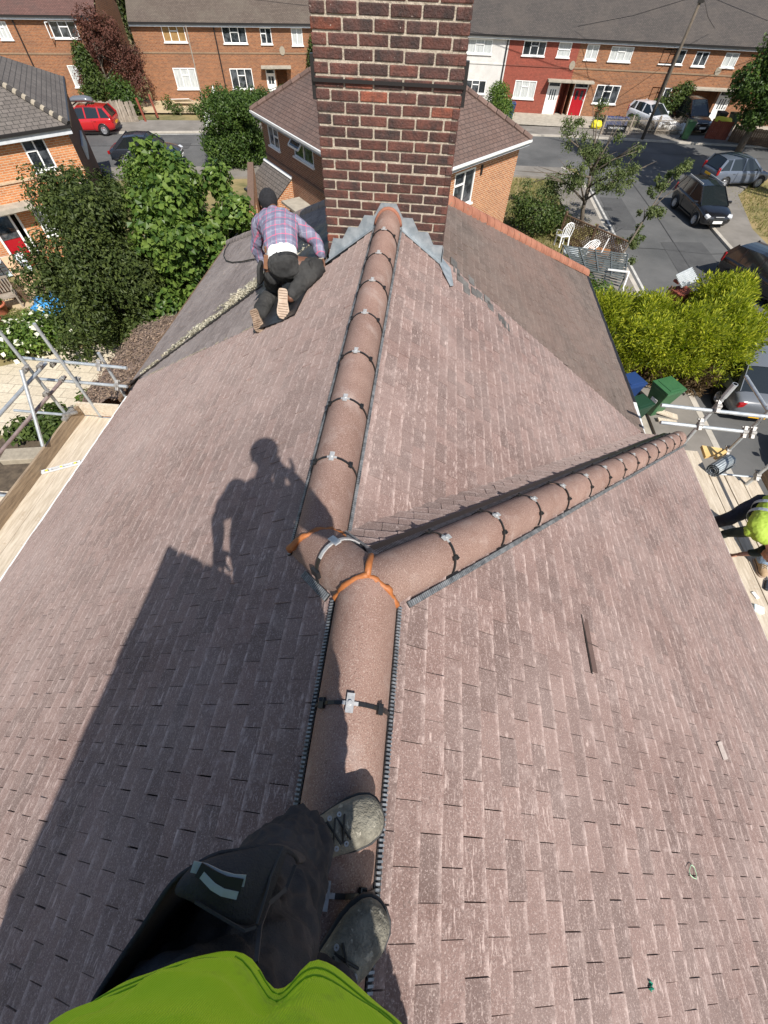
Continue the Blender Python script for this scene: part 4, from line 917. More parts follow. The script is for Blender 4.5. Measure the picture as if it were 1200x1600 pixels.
# ------------------------------------------------------------------ hipped house behind the chimney
mh = thing('house', 'brown roofed brick house half hidden behind the chimney, an open white window under its eaves', 'house', (-2.2, 22, 0))
ez = 4.35
def mscale(p): return V((p.x, p.y, 0))
mA = G(392, 172, ez); mC = G(830, 218, ez); q0_, q1_ = G(500, 235, ez), G(703, 263, ez)
u_, v_ = (q0_ - mA), (q1_ - mC); k_ = ((mC.x - mA.x) * v_.y - (mC.y - mA.y) * v_.x) / (u_.x * v_.y - u_.y * v_.x); mB = mA + u_ * k_
mA.z = mB.z = mC.z = ez
d1 = (mA - mB); L1 = d1.length; d1.normalize(); d2 = (mC - mB); L2 = d2.length; d2.normalize(); mD = mA + d2 * L2
pt_ = .58; hw = L2 / 2
r1 = mB + d1 * hw + d2 * hw + V((0, 0, hw * pt_)); r2 = mA - d1 * hw + d2 * hw + V((0, 0, hw * pt_))
mb = MB(); roof_plane(mb, [mA, mB, r1, r2]); roof_plane(mb, [mB, mC, r1]); roof_plane(mb, [mC, mD, r2, r1]); roof_plane(mb, [mD, mA, r2])
mr = mb.build('roof', M['roof_brown'], mh)
mb = MB()
for a, b in ((mB, r1), (mC, r1), (mA, r2), (mD, r2), (r1, r2)):
    L = (b - a).length; k = int(L / .42)
    for i in range(k): mb.tube([a.lerp(b, i / k) + V((0, 0, .02)), a.lerp(b, (i + .93) / k) + V((0, 0, .035))], .10, 8)
mb.build('ridge_tiles', pmat('brown_hip_tile', (0.12, 0.075, 0.06), (0.17, 0.11, 0.09), 4, .85, island=.2), mr)
ov = .3; wA = mA - d1 * ov + d2 * ov; wB = mB + d1 * ov + d2 * ov; wC = mC + d1 * ov - d2 * ov; wD = mD - d1 * ov - d2 * ov
n1 = V((d1.y, -d1.x, 0)); n1 = n1 if n1.dot(mB - mC) > 0 else -n1; n2 = V((d2.y, -d2.x, 0)); n2 = n2 if n2.dot(mB - mA) > 0 else -n2                            # outward normals of the two visible walls
# left wall: from A to B
lp0 = (wA.x, wA.y); ldr = -d1; lL = (wB - wA).length
def mw1(a, b): return w2d(lp0, ldr, n1, a, b)
def w2d(p0, dr, n, a, b):
    pa = VPL(*a, p0, (n.x, n.y)); pb = VPL(*b, p0, (n.x, n.y)); q = V((p0[0], p0[1], 0)); return ((pa - q).dot(dr), (pb - q).dot(dr), pb.z, pa.z)
hA = mw1((417, 193), (438, 236)); hB = mw1((457, 212), (491, 262))
mb = MB(); frame_wall(mb, lp0, ldr, n1, 0, lL, 0, ez - .05, [hA, hB])
rp0 = (wB.x, wB.y); rdr = d2; rL = (wC - wB).length
hC = w2d(rp0, rdr, n2, (712, 272), (738, 298))
hC = (hC[0], hC[1], hC[3] - 1.15, hC[3])
plain_walls(mb, [(wC.x, wC.y), (wD.x, wD.y), (wA.x, wA.y)], 0, ez - .05, (2,))
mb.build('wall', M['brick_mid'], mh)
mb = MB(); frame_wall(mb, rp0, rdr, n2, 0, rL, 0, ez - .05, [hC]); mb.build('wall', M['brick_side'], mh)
window(mh, lp0, ldr, n1, *hA, '2r', 'glass'); window(mh, lp0, ldr, n1, *hB, '2', 'glass', open_='top'); window(mh, rp0, rdr, n2, *hC, '2t', 'glass')
mb = MB()
for a, b, n in ((mA, mB, n1), (mB, mC, n2)):
    mb.beam(a + V((0, 0, -.09)) - n * .02, b + V((0, 0, -.09)) - n * .02, .13, .03, n, 1); mb.beam(a + V((0, 0, -.03)) + n * .05, b + V((0, 0, -.03)) + n * .04, .075, .07, n, 0)
    mb.beam(a + V((0, 0, -.18)) - n * .16, b + V((0, 0, -.18)) - n * .16, .3, .012, V((0, 0, 1)), 1)
mb.build('gutter', [M['gutter_white'], M['fascia_grey']], mh)
mb = MB(); P_ = lambda u, v, w=0: V((lp0[0], lp0[1], 0)) + ldr * u + V((0, 0, v)) + n1 * w
mb.beam(P_(0, 2.85, .015), P_(lL, 2.85, .015), .07, .05, n1); mb.build('string_course', M['brick_brown_shade'], mh)
# dark lamp/alarm box on the orange wall
q = VPL(752, 265, rp0, (n2.x, n2.y)); mb = MB(); mb.beam(q + V((0, 0, .16)), q - V((0, 0, .16)), .10, .10, n2); mb.build('wall_lamp', M['gutter_black'], mh, bevel=.01)
# lean-to porch on the left wall
pq = [VPL(414, 252, lp0, (n1.x, n1.y)), VPL(456, 276, lp0, (n1.x, n1.y))]
u_0 = (pq[0] - V((*lp0, 0))).dot(ldr); u_1 = (pq[1] - V((*lp0, 0))).dot(ldr); zt_ = (pq[0].z + pq[1].z) / 2
dp = 1.25; zl = zt_ - .95
mb = MB(); roof_plane(mb, [P_(u_0, zl, dp), P_(u_1, zl, dp), P_(u_1, zt_, .0), P_(u_0, zt_, .0)]); pr = mb.build('porch_roof', M['roof_grey'], mh)
mb = MB(); mb.beam(P_(u_0, zt_ + .02, .03), P_(u_1, zt_ + .02, .03), .12, .04, n1 + V((0, 0, 1))); mb.build('lead_flashing', M['gutter_white'], pr)
mb = MB(); mb.beam(P_(u_0 - .05, zl - .04, dp + .03), P_(u_1 + .05, zl - .04, dp + .03), .09, .08, n1); mb.build('gutter', M['gutter_black'], pr)
mb = MB(); a, b = P_(u_1 - .06, 0, 0), P_(u_1 - .06, 0, dp - .1)
mb.add([a, b, b + V((0, 0, zl - .02)), a + V((0, 0, zt_ - .05))], [(0, 1, 2, 3)], 0, [[(0, 0), (1.15, 0), (1.15, zl), (0, zt_)]])
a, b = P_(u_0 + .06, 0, dp - .1), P_(u_1 - .06, 0, dp - .1); L = (b - a).length; mb.quad(a, b, b + V((0, 0, zl - .05)), a + V((0, 0, zl - .05)), 0, [(0, 0), (L, 0), (L, zl), (0, zl)])
mb.build('porch_wall', M['brick_side'], mh)
mb = MB(); mb.beam(P_(u_1 + .5, 1.95, .45), P_(u_1 + 2.2, 1.95, .45), .10, .9, n1); mb.build('canopy', M['concrete'], mh)
mb = MB(); mb.beam(P_(u_1 + .25, 1.1, .02), P_(u_1 + .75, 1.1, .02), 1.3, .05, n1); mb.build('window', M['white'], mh)

# ------------------------------------------------------------------ brick garden wall with a tall gate, left of the porch
gw = thing('brick_wall', 'narrow brick garden wall with pale coping beside the porch, a dark gate in it', 'wall', G(385, 350, 0))
a = V((-7.2, 19.2, 0)); b = P_(u_0, 0, dp * .6); b.z = 0
dd = (b - a).normalized(); nn = V((dd.y, -dd.x, 0)); L = (b - a).length
mb = MB()
def uvwall(mb, a, b, z0, z1, th, nn, m=0):
    L = (b - a).length
    for s in (-1, 1):
        p, q = a + nn * th / 2 * s, b + nn * th / 2 * s; mb.quad(p + V((0, 0, z0)), q + V((0, 0, z0)), q + V((0, 0, z1)), p + V((0, 0, z1)), m, [(0, z0), (L, z0), (L, z1), (0, z1)])
    for p in (a, b): mb.quad(p - nn * th / 2 + V((0, 0, z0)), p + nn * th / 2 + V((0, 0, z0)), p + nn * th / 2 + V((0, 0, z1)), p - nn * th / 2 + V((0, 0, z1)), m, [(0, z0), (th, z0), (th, z1), (0, z1)])
    mb.quad(a - nn * th / 2 + V((0, 0, z1)), a + nn * th / 2 + V((0, 0, z1)), b + nn * th / 2 + V((0, 0, z1)), b - nn * th / 2 + V((0, 0, z1)), m, [(0, 0), (0, th), (L, th), (L, 0)])
uvwall(mb, a, a + dd * .9, 0, 2.5, .24, nn); uvwall(mb, a + dd * 1.9, b, 0, 2.5, .24, nn); uvwall(mb, a + dd * .9, a + dd * 1.9, 2.1, 2.5, .24, nn)
mb.build('wall', M['brick_side'], gw)
mb = MB(); mb.beam(a - dd * .06 + V((0, 0, 2.53)), b + V((0, 0, 2.53)), .27, .05); mb.build('coping', M['brick_brown_shade'], gw)
mb = MB(); mb.beam(a + dd * .92 + V((0, 0, 1.05)), a + dd * 1.88 + V((0, 0, 1.05)), .06, 2.05, V((0, 0, 1)))
for k in range(6): mb.beam(a + dd * (.95 + k * .18) + nn * -.05 + V((0, 0, .1)), a + dd * (.95 + k * .18) + nn * -.05 + V((0, 0, 2.0)), .02, .02, nn)
mb.build('gate', M['bin_grey'], gw)

# ------------------------------------------------------------------ house on the left edge
lh = thing('house', 'orange brick house on the left edge, its dark tiled hip pointed with cream mortar', 'house', (-19, 19, 0))
c0 = V((-14.9, 20.9, 0)); ld_ = V((-.70, -.714, 0)).normalized(); rd_ = V((-.50, .866, 0)).normalized(); ez2 = 4.35
LW = 9.0; RWd = 8.4
pL = c0 + ld_ * LW; pR = c0 + rd_ * RWd; pB = pL + rd_ * RWd
nL = V((-ld_.y, ld_.x, 0)); nL = nL if nL.dot(V((1, -1, 0))) > 0 else -nL
nR = V((-rd_.y, rd_.x, 0)); nR = nR if nR.dot(V((1, 0.5, 0))) > 0 else -nR
dr_ = -ld_; fp = (pL.x, pL.y)
def lhw(a, b): return w2d(fp, dr_, nL, a, b)
h1 = lhw((30, 220), (90, 262)); h1 = (h1[0], h1[1], h1[2], min(h1[3], ez2 - .12))
mb = MB(); q1 = lhw((2, 342), (52, 412)); hdoor = (4.62, 5.72, .05, 2.02); h2 = lhw((47, 335), (62, 375)); h2 = (hdoor[1] + .6, hdoor[1] + 2.1, .95, 2.05)
frame_wall(mb, fp, dr_, nL, 0, LW, 0, ez2, [h1, hdoor, h2]); plain_walls(mb, [(pR.x, pR.y), (pB.x, pB.y), (pL.x, pL.y)], 0, ez2, (2,)); mb.build('wall', M['brick_orange'], lh)
mb = MB(); L = RWd; mb.quad(c0, pR, pR + V((0, 0, ez2)), c0 + V((0, 0, ez2)), 0, [(0, 0), (L, 0), (L, ez2), (0, ez2)]); mb.build('wall', M['brick_brown_shade'], lh)  # side wall away from the sun: its shade is put into the darker brick
window(lh, fp, dr_, nL, *h1, '2t', 'glass'); window(lh, fp, dr_, nL, *h2, '3', 'glass_net')
P2f = lambda u, v, w=0: V((*fp, 0)) + dr_ * u + V((0, 0, v)) + nL * w
mb = MB(); mb.beam(P2f(hdoor[0] + .05, 1.0, -.09), P2f(hdoor[1] - .25, 1.0, -.09), 2.0, .04, nL, 1)
for u in (hdoor[0] + .04, hdoor[1] - .04, hdoor[1] - .3): mb.beam(P2f(u, .05, -.04), P2f(u, 2.02, -.04), .08, .08, nL, 0)
mb.beam(P2f(hdoor[0], 2.0, -.04), P2f(hdoor[1], 2.0, -.04), .08, .08, nL, 0)
mb.beam(P2f(hdoor[0] + .1, 1.55, -.06), P2f(hdoor[1] - .34, 1.55, -.06), .8, .02, nL, 2)
mb.build('door', [M['white'], M['red_door'], M['glass']], lh)
mb = MB(); mb.beam(P2f(hdoor[0] - 1.4, 2.25, .3), P2f(hdoor[1] + .7, 2.25, .3), .14, .7, nL); mb.build('canopy', M['concrete'], lh)
mb = MB(); q = lhw((80, 297), (118, 310)); mb.beam(P2f(q[0], q[3], .25), P2f(q[0] + 1.6, q[3], .25), .10, .6, nL, 0); mb.beam(P2f(q[0], q[3] - .25, .25), P2f(q[0] + 1.6, q[3] - .25, .25), .34, .5, nL, 1); mb.build('bay_roof', [M['white'], M['roof_red']], lh)
ovh = .32; e0 = c0 + nL * ovh + nR * ovh * .4 ; zE = ez2 + .05
e0.z = zE; eL = pL + nL * ovh; eL.z = zE; eR = pR + nR * ovh * .4 + rd_ * .3; eR.z = zE; eB = pB + rd_ * .3; eB.z = zE
hr = 4.2
ra = (c0 + pB) / 2 + V((0, 0, 0)); ra = c0 + ld_ * 4.3 + rd_ * 4.2; ra.z = zE + 4.2 * .58; rb = pL + rd_ * 4.2; rb.z = ra.z
mb = MB(); roof_plane(mb, [eL, e0, ra, rb]); roof_plane(mb, [e0, eR, ra]); roof_plane(mb, [eR, eB, rb, ra]); r_ = mb.build('roof', M['roof_grey'], lh)
mb = MB(); a, b = e0, ra; L = (b - a).length; k = int(L / .33)
for i in range(k): mb.tube([a.lerp(b, i / k) + V((0, 0, .02)), a.lerp(b, (i + .62) / k) + V((0, 0, .02))], .11, 8, 0); mb.tube([a.lerp(b, (i + .62) / k) + V((0, 0, .02)), a.lerp(b, (i + 1) / k) + V((0, 0, .02))], .112, 8, 1)
mb.build('hip_tiles', [M['roof_grey'], M['slab']], r_)
mb = MB(); mb.beam(eL + V((0, 0, -.05)), e0 + V((0, 0, -.05)), .09, .09, nL, 1); mb.beam(eL + V((0, 0, -.17)) - nL * .05, e0 + V((0, 0, -.17)) - nL * .05, .22, .03, nL, 0)
mb.beam(e0 + V((0, 0, -.05)), eR + V((0, 0, -.05)), .12, .09, nR, 1); mb.build('gutter', [M['fascia_grey'], M['gutter_black']], lh)
mb = MB(); mb.beam(P2f(0, 2.95, .015), P2f(LW, 2.95, .015), .07, .05, nL); mb.build('string_course', M['brick_orange'], lh)
q = c0 + rd_ * 3.2 + nR * .06; mb = MB(); mb.beam(q + V((0, 0, 2.7)), q + rd_ * 2.6 + V((0, 0, 2.7)), .5, .08, nR); mb.build('window', M['fascia_grey'], lh)

# low leaf covered roof below the left eaves
ob = thing('outbuilding', 'low outbuilding whose roof is thick with dead leaves, below the left eaves', 'outbuilding', (-6.6, 8.8, 0))
mb = MB(); vs = []; fs = []; nx, ny = 26, 34; rnd = random.Random(8)
for j in range(ny + 1):
    for i in range(nx + 1):
        x = -8.15 + 2.9 * i / nx; y = 7.0 + 3.6 * j / ny
        vs.append((x + .08 * noise.noise(V((y * 2, 0, 0))), y + (.1 * noise.noise(V((x * 3, 5, 0)))) - (x + 8.15) * -.10, 2.35 + (x + 8.15) * .33 + .05 * noise.noise(V((x * 4, y * 4, 0))) + .035 * ((j * 3) % 3 == 0)))
for j in range(ny):
    for i in range(nx): k = j * (nx + 1) + i; fs.append((k, k + 1, k + nx + 2, k + nx + 1))
mb.add(vs, fs); mb.build('roof', M['roof_thatch'], ob)
mb = MB()
for k in range(5200):
    i = rnd.randrange(len(vs)); p = V(vs[i]) + V((rnd.uniform(-.08, .08), rnd.uniform(-.08, .08), rnd.uniform(.005, .05))); a = rnd.uniform(0, 6.28); s = rnd.uniform(.015, .045)
    u = V((math.cos(a), math.sin(a), rnd.uniform(-.4, .4))) * s; v = V((-math.sin(a), math.cos(a), rnd.uniform(-.4, .4))) * s * .6; mb.add([p - u, p + v, p + u, p - v], [(0, 1, 2, 3)])
lf = mb.build('leaf_litter', leaf_mat('brown_leaf_litter', (0.07, 0.045, 0.035), (0.30, 0.22, 0.17), .05, .9), ob, fix=False); lf['kind'] = 'stuff'
mb = MB(); wallbox(mb, -7.9, -4.7, 7.2, 10.4, 0, 2.3); mb.build('wall', M['brick_side'], ob)
# ================================================================== trees, hedges, plants
def leaves(name, parent, clumps, n, size, mat, seed=1, mode='leaf', gaps=.0, gfreq=.9, shell=.55, asp=.62, up=.35, origin=None, kind=None):
    """many small leaf faces spread through a crown made of overlapping clumps (centre, radii)"""
    rnd = random.Random(seed); mb = MB(); vols = [c[1][0] * c[1][1] * c[1][2] for c in clumps]; tot = sum(v ** .75 for v in vols)
    for c, vol in zip(clumps, vols):
        k = int(n * vol ** .75 / tot); C0 = V(c[0]); rr = c[1]
        for _ in range(k):
            while True:
                d = V((rnd.gauss(0, 1), rnd.gauss(0, 1), rnd.gauss(0, 1)))
                if d.length > 1e-3: break
            d.normalize(); r = (shell + (1 - shell) * rnd.random()) if rnd.random() < .8 else rnd.random()
            wob = 1 + .30 * noise.noise(V((d.x * 2.2 + C0.x, d.y * 2.2 + C0.y, d.z * 2.2 + seed)))
            p = C0 + V((d.x * rr[0], d.y * rr[1], d.z * rr[2])) * r * wob
            if p.z < .05: continue
            if gaps and noise.noise(p * gfreq + V((seed, 0, 0))) < gaps - .5: continue
            s = size * rnd.uniform(.6, 1.35)
            if mode == 'leaf':
                nr = (d + V((rnd.gauss(0, .55), rnd.gauss(0, .55), rnd.gauss(0, .55) + up))).normalized()
                a = nr.orthogonal().normalized(); a = (Matrix.Rotation(rnd.uniform(0, 6.28), 3, nr) @ a); b = nr.cross(a)
                L, Wd = s, s * asp; f = nr * (s * .12)
                mb.add([p - a * L * .5, p + b * Wd * .5 + f, p + a * L * .5 - f * .6, p - b * Wd * .5 + f], [(0, 1, 2), (0, 2, 3)])
            else:                            # feathery spray
                dirn = (d * .7 + V((rnd.gauss(0, .35), rnd.gauss(0, .35), rnd.gauss(.45, .35)))).normalized()
                sd = dirn.orthogonal().normalized(); sd = Matrix.Rotation(rnd.uniform(0, 6.28), 3, dirn) @ sd
                L = s * rnd.uniform(.8, 1.5); Wd = s * .17; q = p + dirn * L * .5 + V((0, 0, L * .08)); e = p + dirn * L - V((0, 0, L * .05))
                mb.add([p, q + sd * Wd, e, q - sd * Wd], [(0, 1, 2, 3)])
    return mb.build(name, mat, parent, fix=False, origin=origin)
def trunk(parent, base, top, r, limbs, seed=1, mat='bark', name='trunk'):
    rnd = random.Random(seed); mb = MB(); base = V(base); top = V(top)
    pts = [base.lerp(top, t) + V((rnd.gauss(0, r * .4), rnd.gauss(0, r * .4), 0)) * (t > 0) for t in (0, .3, .6, 1)]
    mb.tube(pts, [r * 1.15, r * .9, r * .7, r * .35], 8)
    for e in limbs:
        s = base.lerp(top, rnd.uniform(.3, .85)); e = V(e); m = s.lerp(e, .5) + V((0, 0, (e - s).length * .08)); mb.tube([s, m, e], [r * .5, r * .32, r * .1], 6)
        for _ in range(2):
            e2 = e + V((rnd.gauss(0, .5), rnd.gauss(0, .5), rnd.uniform(0, .6))) * (e - s).length * .35; mb.tube([m, m.lerp(e2, .6), e2], [r * .22, r * .15, r * .05], 5)
    return mb.build(name, M[mat], parent, smooth=True)
def tree(name, label, base, height, clumps, n, size, mat, r=.14, seed=1, cat='tree', group=None, **kw):
    base = V(base); t = thing(name, label, cat, base, group)
    cl = [(base + V(c[0]), c[1]) for c in clumps]
    trunk(t, base, base + V((0, 0, height * .75)), r, [c[0] for c in cl if c[0].z > base.z + .3 * height][:9], seed)
    leaves('crown', t, cl, n, size, M[mat], seed, **kw); return t
# two garden trees left of our roof
tA = V((-10.6, 13.6, 0))
rnd = random.Random(4)
clA = []
for k in range(46):
    a = rnd.uniform(0, 6.28); h = rnd.uniform(.5, 4.3); R_ = 2.35 * (1 - (h / 5.0) ** 2.0) ** .5 * rnd.uniform(.35, 1.0); s = rnd.uniform(.55, .95)
    clA.append(((R_ * math.cos(a), R_ * math.sin(a), h), (s, s, s * 1.15)))
clA += [((.35, .1, 4.55), (.45, .45, .75)), ((-.85, .5, 4.3), (.4, .4, .8)), ((-.3, -.2, 4.2), (.6, .6, .6)), ((1.2, .4, 4.1), (.5, .5, .6))]
tree('evergreen_tree', 'large dark evergreen tree covering the left house and garden', tA, 4.7, clA, 70000, .125, 'leaf_dark', .16, 4, group=None, up=.35, asp=.5, gaps=.05, gfreq=1.1)
tB = V((-7.6, 14.6, 0)); clB = []
for k in range(34):
    a = rnd.uniform(0, 6.28); h = rnd.uniform(.5, 4.6); R_ = 2.25 * (1 - (h / 5.6) ** 2.2) ** .5 * rnd.uniform(.4, 1.0); s = rnd.uniform(.5, .85)
    clB.append(((R_ * math.cos(a) * 1.0, R_ * math.sin(a) * 1.0, h), (s, s, s)))
clB += [((-.95, 1.0, 4.9), (.45, .45, .6)), ((-.3, .6, 4.7), (.6, .5, .6)), ((.9, .8, 4.6), (.5, .5, .5)), ((1.5, .3, 3.9), (.6, .6, .5)), ((-1.4, .9, 5.1), (.25, .25, .4))]
tree('broadleaf_tree', 'bright green broad leaved tree beside the eaves of the old roof', tB, 5.2, clB, 26000, .18, 'leaf_bright', .15, 9, up=.5, asp=.85, gaps=.15, gfreq=1.0)
# tall clipped hedge in front of the left terrace
hb = G(388, 268, 0); hc = []
for k in range(80):
    u = rnd.uniform(-1.75, 1.6); v = rnd.uniform(-.9, 1.5); h = rnd.uniform(.4, 3.1); s = rnd.uniform(.5, .75); hc.append(((u, v, h), (s, s, s)))
tree('hedge', 'tall dense clipped hedge bush between the road and the brick porch', V((-12.1, 32.4, 0)), 3.4, hc, 34000, .13, 'leaf_hedge', .12, 12, cat='hedge', up=.3)
# front garden shrubs by the left terrace
b = G(190, 168, 0)
tree('red_shrub', 'big red brown twiggy shrub in front of the gap between the left houses', V((-26.0, 43.9, 0)), 5, [((.3, .3, 3.6), (1.7, 1.1, 1.4)), ((1.6, .5, 2.6), (1.5, 1.0, 1.3)), ((-1.1, .3, 2.8), (1.2, .9, 1.1)), ((2.4, .2, 1.6), (1.0, .8, 1.1)), ((-1.6, 0, 1.6), (.9, .7, .9)), ((.2, .2, 4.7), (1.1, .8, .8)), ((1.3, .2, 4.2), (1.2, .9, .9)), ((2.6, .3, 3.0), (.9, .8, .9))], 15000, .13, 'leaf_red', .10, 15, cat='shrub', gaps=.22, gfreq=1.3)
tree('green_shrub', 'tall green shrub growing in front of the red brown one', V((-26.7, 42.9, 0)), 3.6, [((0, 0, 2.6), (.8, .7, .9)), ((.3, 0, 1.6), (.9, .8, 1.0)), ((-.3, 0, .9), (1.0, .8, .8)), ((.0, 0, 3.3), (.5, .5, .5))], 4500, .17, 'leaf_mid', .08, 16, cat='shrub')
tree('green_shrub', 'rounded dark green bush over the grey fence boards', V((-24.3, 42.4, 0)), 2.4, [((0, 0, 1.3), (1.0, .8, 1.0)), ((.6, -.2, .8), (.9, .7, .7)), ((-.5, .2, 1.0), (.8, .7, .8))], 3600, .16, 'leaf_hedge', .08, 17, cat='shrub')
tree('dark_tree', 'dark tree standing behind the gap between the left terraces', V((-29.0, 56, 0)), 8, [((0, 0, 5.5), (2.4, 2.0, 2.2)), ((1.8, 0, 5.0), (1.8, 1.6, 1.8)), ((3.6, 1, 5.2), (2.0, 1.6, 1.8)), ((.5, 0, 3.4), (2.2, 1.6, 1.6)), ((2.6, 0, 3.2), (2, 1.5, 1.6))], 9000, .22, 'leaf_dark', .25, 18)
tree('hedge', 'small hedge over the front wall below the left terrace windows', V((-15.2, 44.6, 0)), 1.6, [((0, 0, .8), (1.0, .7, .8)), ((1.3, .4, .9), (1.0, .7, .7)), ((2.8, .6, .9), (1.0, .7, .8)), ((4.2, .9, 1.0), (1.2, .7, .9)), ((5.4, 1.2, 1.5), (.5, .5, 1.3))], 5200, .15, 'leaf_hedge', .06, 19, cat='hedge')
tree('climber', 'green climbing plant on the terrace wall left of the chimney', VPL(482, 80, LP0, (LD.y, -LD.x)) * 1 - V((0, .3, 2.9)), 3.6, [((0, 0, 1.0), (.6, .3, 1.0)), ((.3, 0, 2.4), (.5, .3, 1.0)), ((.5, 0, 3.3), (.4, .3, .7))], 2200, .15, 'leaf_mid', .05, 20, cat='plant')
# right hand terraces
tree('hedge', 'bright green clipped hedge beside the red painted house', W(782, 165, 45.6) * 1 - V((0, 0, W(782, 165, 45.6).z)), 2.2, [((-.3, 1.6, 1.2), (.9, .9, 1.0)), ((0, .2, 1.1), (.9, .9, 1.0)), ((.3, -.8, .9), (.8, .8, .9)), ((-.2, .6, 1.9), (.7, .9, .5))], 5000, .13, 'leaf_bright', .08, 21, cat='hedge')
tree('green_shrub', 'dark leafy shrub between the orange terrace wall and the parked off roader', V((18.4, 47.6, 0)), 2.6, [((-.5, 0, 1.0), (1.0, .7, .8)), ((.5, .2, 1.7), (.9, .6, .8)), ((-1.6, 0, .6), (.9, .6, .5)), ((1.0, .2, 2.2), (.6, .5, .5))], 3500, .17, 'leaf_mid', .07, 22, cat='shrub')
tree('street_tree', 'big dark leaved street tree at the right edge of the street', V((22.6, 41.9, 0)), 6.5, [((0, 0, 4.9), (2.2, 2.0, 1.7)), ((1.7, .3, 4.3), (2.0, 1.8, 1.8)), ((-1.5, 0, 3.6), (1.5, 1.4, 1.3)), ((.6, -.6, 3.0), (1.9, 1.5, 1.3)), ((2.5, 0, 5.8), (1.7, 1.6, 1.2)), ((-.4, -.3, 2.1), (1.1, 1.1, .9)), ((3.0, 0, 2.6), (1.6, 1.4, 1.2)), ((1.2, 0, 6.4), (1.2, 1.2, .8))], 34000, .19, 'leaf_hedge', .22, 23, gaps=.1, gfreq=.8)
vt = [((-2.6 + rnd.gauss(0, 1.9), 1.6 + rnd.gauss(0, 1.9), 11.4 + rnd.gauss(0, .9)), (1.6, 1.6, 1.2)) for _ in range(30)]
tree('verge_tree', 'tall verge tree beyond the right edge whose shadow falls across the road', V((24.0, 28.6, 0)), 11, [((c[0][0] - 1.6, c[0][1] + .6, c[0][2]), c[1]) for c in vt], 15000, .46, 'leaf_hedge', .3, 24, gaps=.15, gfreq=.5)
# thin fruit tree in the neighbour's side garden and a leaning sapling over the pavement
fb = V((8.1, 26.6, 0))
ft = thing('fruit_tree', 'thin spreading fruit tree behind the lattice fence', 'tree', fb)
limb = [(-2.6, -1.0, 2.4), (-1.9, .4, 3.6), (-.6, .5, 4.4), (.5, .3, 4.0), (1.6, -.2, 3.3), (2.4, .0, 2.7), (-.2, -.8, 3.2), (1.0, -.8, 2.5), (-1.3, -1.0, 2.6), (-3.0, -.4, 1.9), (.2, .8, 3.0)]
trunk(ft, fb + V((.3, -.2, 0)), fb + V((-.25, .1, 2.9)), .11, [fb + V(l) for l in limb], 31)
cl = []
rnd = random.Random(31)
for l in limb:
    for _ in range(6):
        f = rnd.uniform(.5, 1.12); s = rnd.uniform(.2, .5); cl.append((fb + V((l[0] * f + rnd.gauss(0, .25), l[1] * f + rnd.gauss(0, .25), .9 + (l[2] - .9) * f + rnd.gauss(0, .2))), (s, s, s * .8)))
leaves('crown', ft, cl, 8500, .105, M['leaf_apple'], 31, shell=.2, up=.4, asp=.6)
sb = V((9.0, 21.6, 0))
sp = thing('sapling', 'leaning young tree leaning from the lattice fence over the side road', 'tree', sb)
e_ = V((2.2, 3.4, 2.9)); trunk(sp, sb, sb + e_, .05, [sb + V((1.5, 1.6, 2.2)), sb + V((2.6, 3.0, 2.5)), sb + V((1.0, 2.0, 2.0)), sb + V((2.9, 3.9, 2.8))], 33)
cl = [(sb + e_ * f + V((rnd.gauss(0, .30), rnd.gauss(0, .30), rnd.gauss(0, .18))), (s_, s_, s_)) for f in [.18, .26, .3, .34, .38, .44, .48, .52, .58, .64, .68, .72, .78, .84, .9, .96, 1.02, 1.06, 1.1, 1.15] for s_ in (rnd.uniform(.14, .30),)]
leaves('crown', sp, cl, 3600, .11, M['leaf_apple'], 33, shell=.2, up=.4)
# bushes under the fruit tree
tree('green_shrub', 'dull green bush at the foot of the orange brick side wall', V((5.6, 25.0, 0)), 1.8, [((0, 0, .9), (1.2, 1.0, .8)), ((1.0, .3, .7), (.9, .8, .6)), ((-.7, .6, 1.0), (.7, .7, .8))], 3600, .13, 'leaf_mid', .06, 34, cat='shrub')
tree('green_shrub', 'light green bush along the orange hip, by the white garden chair', V((5.9, 19.6, 0)), 1.3, [((0, 0, .7), (.8, .7, .6)), ((.8, -.7, .6), (.8, .6, .5)), ((1.6, -1.4, .6), (.7, .6, .5))], 3000, .12, 'leaf_bright', .05, 35, cat='shrub')
# lime green conifer hedge beside our house
cb = V((8.6, 14.4, 0)); rnd = random.Random(41)
ch_ = thing('conifer_hedge', 'big feathery lime green conifer hedge beside the old roof, brown at its foot', 'hedge', cb)
cl = []; brown = []
def hedge_run(x0, y0, x1, y1, wd, h0, h1, k):
    for _ in range(k):
        f = rnd.random(); u = rnd.uniform(-1, 1); h = rnd.uniform(.9, (h0 * (1 - f) + h1 * f)); s = rnd.uniform(.34, .55)
        dx, dy = x1 - x0, y1 - y0; L = math.hypot(dx, dy)
        p = V((x0 + dx * f - dy / L * u * wd, y0 + dy * f + dx / L * u * wd, h)); cl.append((p, (s, s, s * 1.1)))
hedge_run(6.0, 13.2, 10.7, 13.2, .75, 2.45, 2.5, 110)
hedge_run(10.5, 12.9, 10.9, 16.6, .6, 2.5, 2.35, 64)
hedge_run(5.3, 14.2, 8.4, 14.9, .7, 2.0, 2.1, 36)
leaves('foliage', ch_, cl, 120000, .115, M['leaf_lime'], 41, mode='spray', shell=.35, gaps=.18, gfreq=2.0)
for _ in range(46):
    f = rnd.random(); brown.append((V((6.0 + 4.8 * f, 12.75 + rnd.uniform(-.1, .9), rnd.uniform(.15, .95))), (.4, .3, .38)))
leaves('dry_base', ch_, brown, 13000, .14, M['leaf_brown'], 42, mode='spray', shell=.3)
mb = MB()
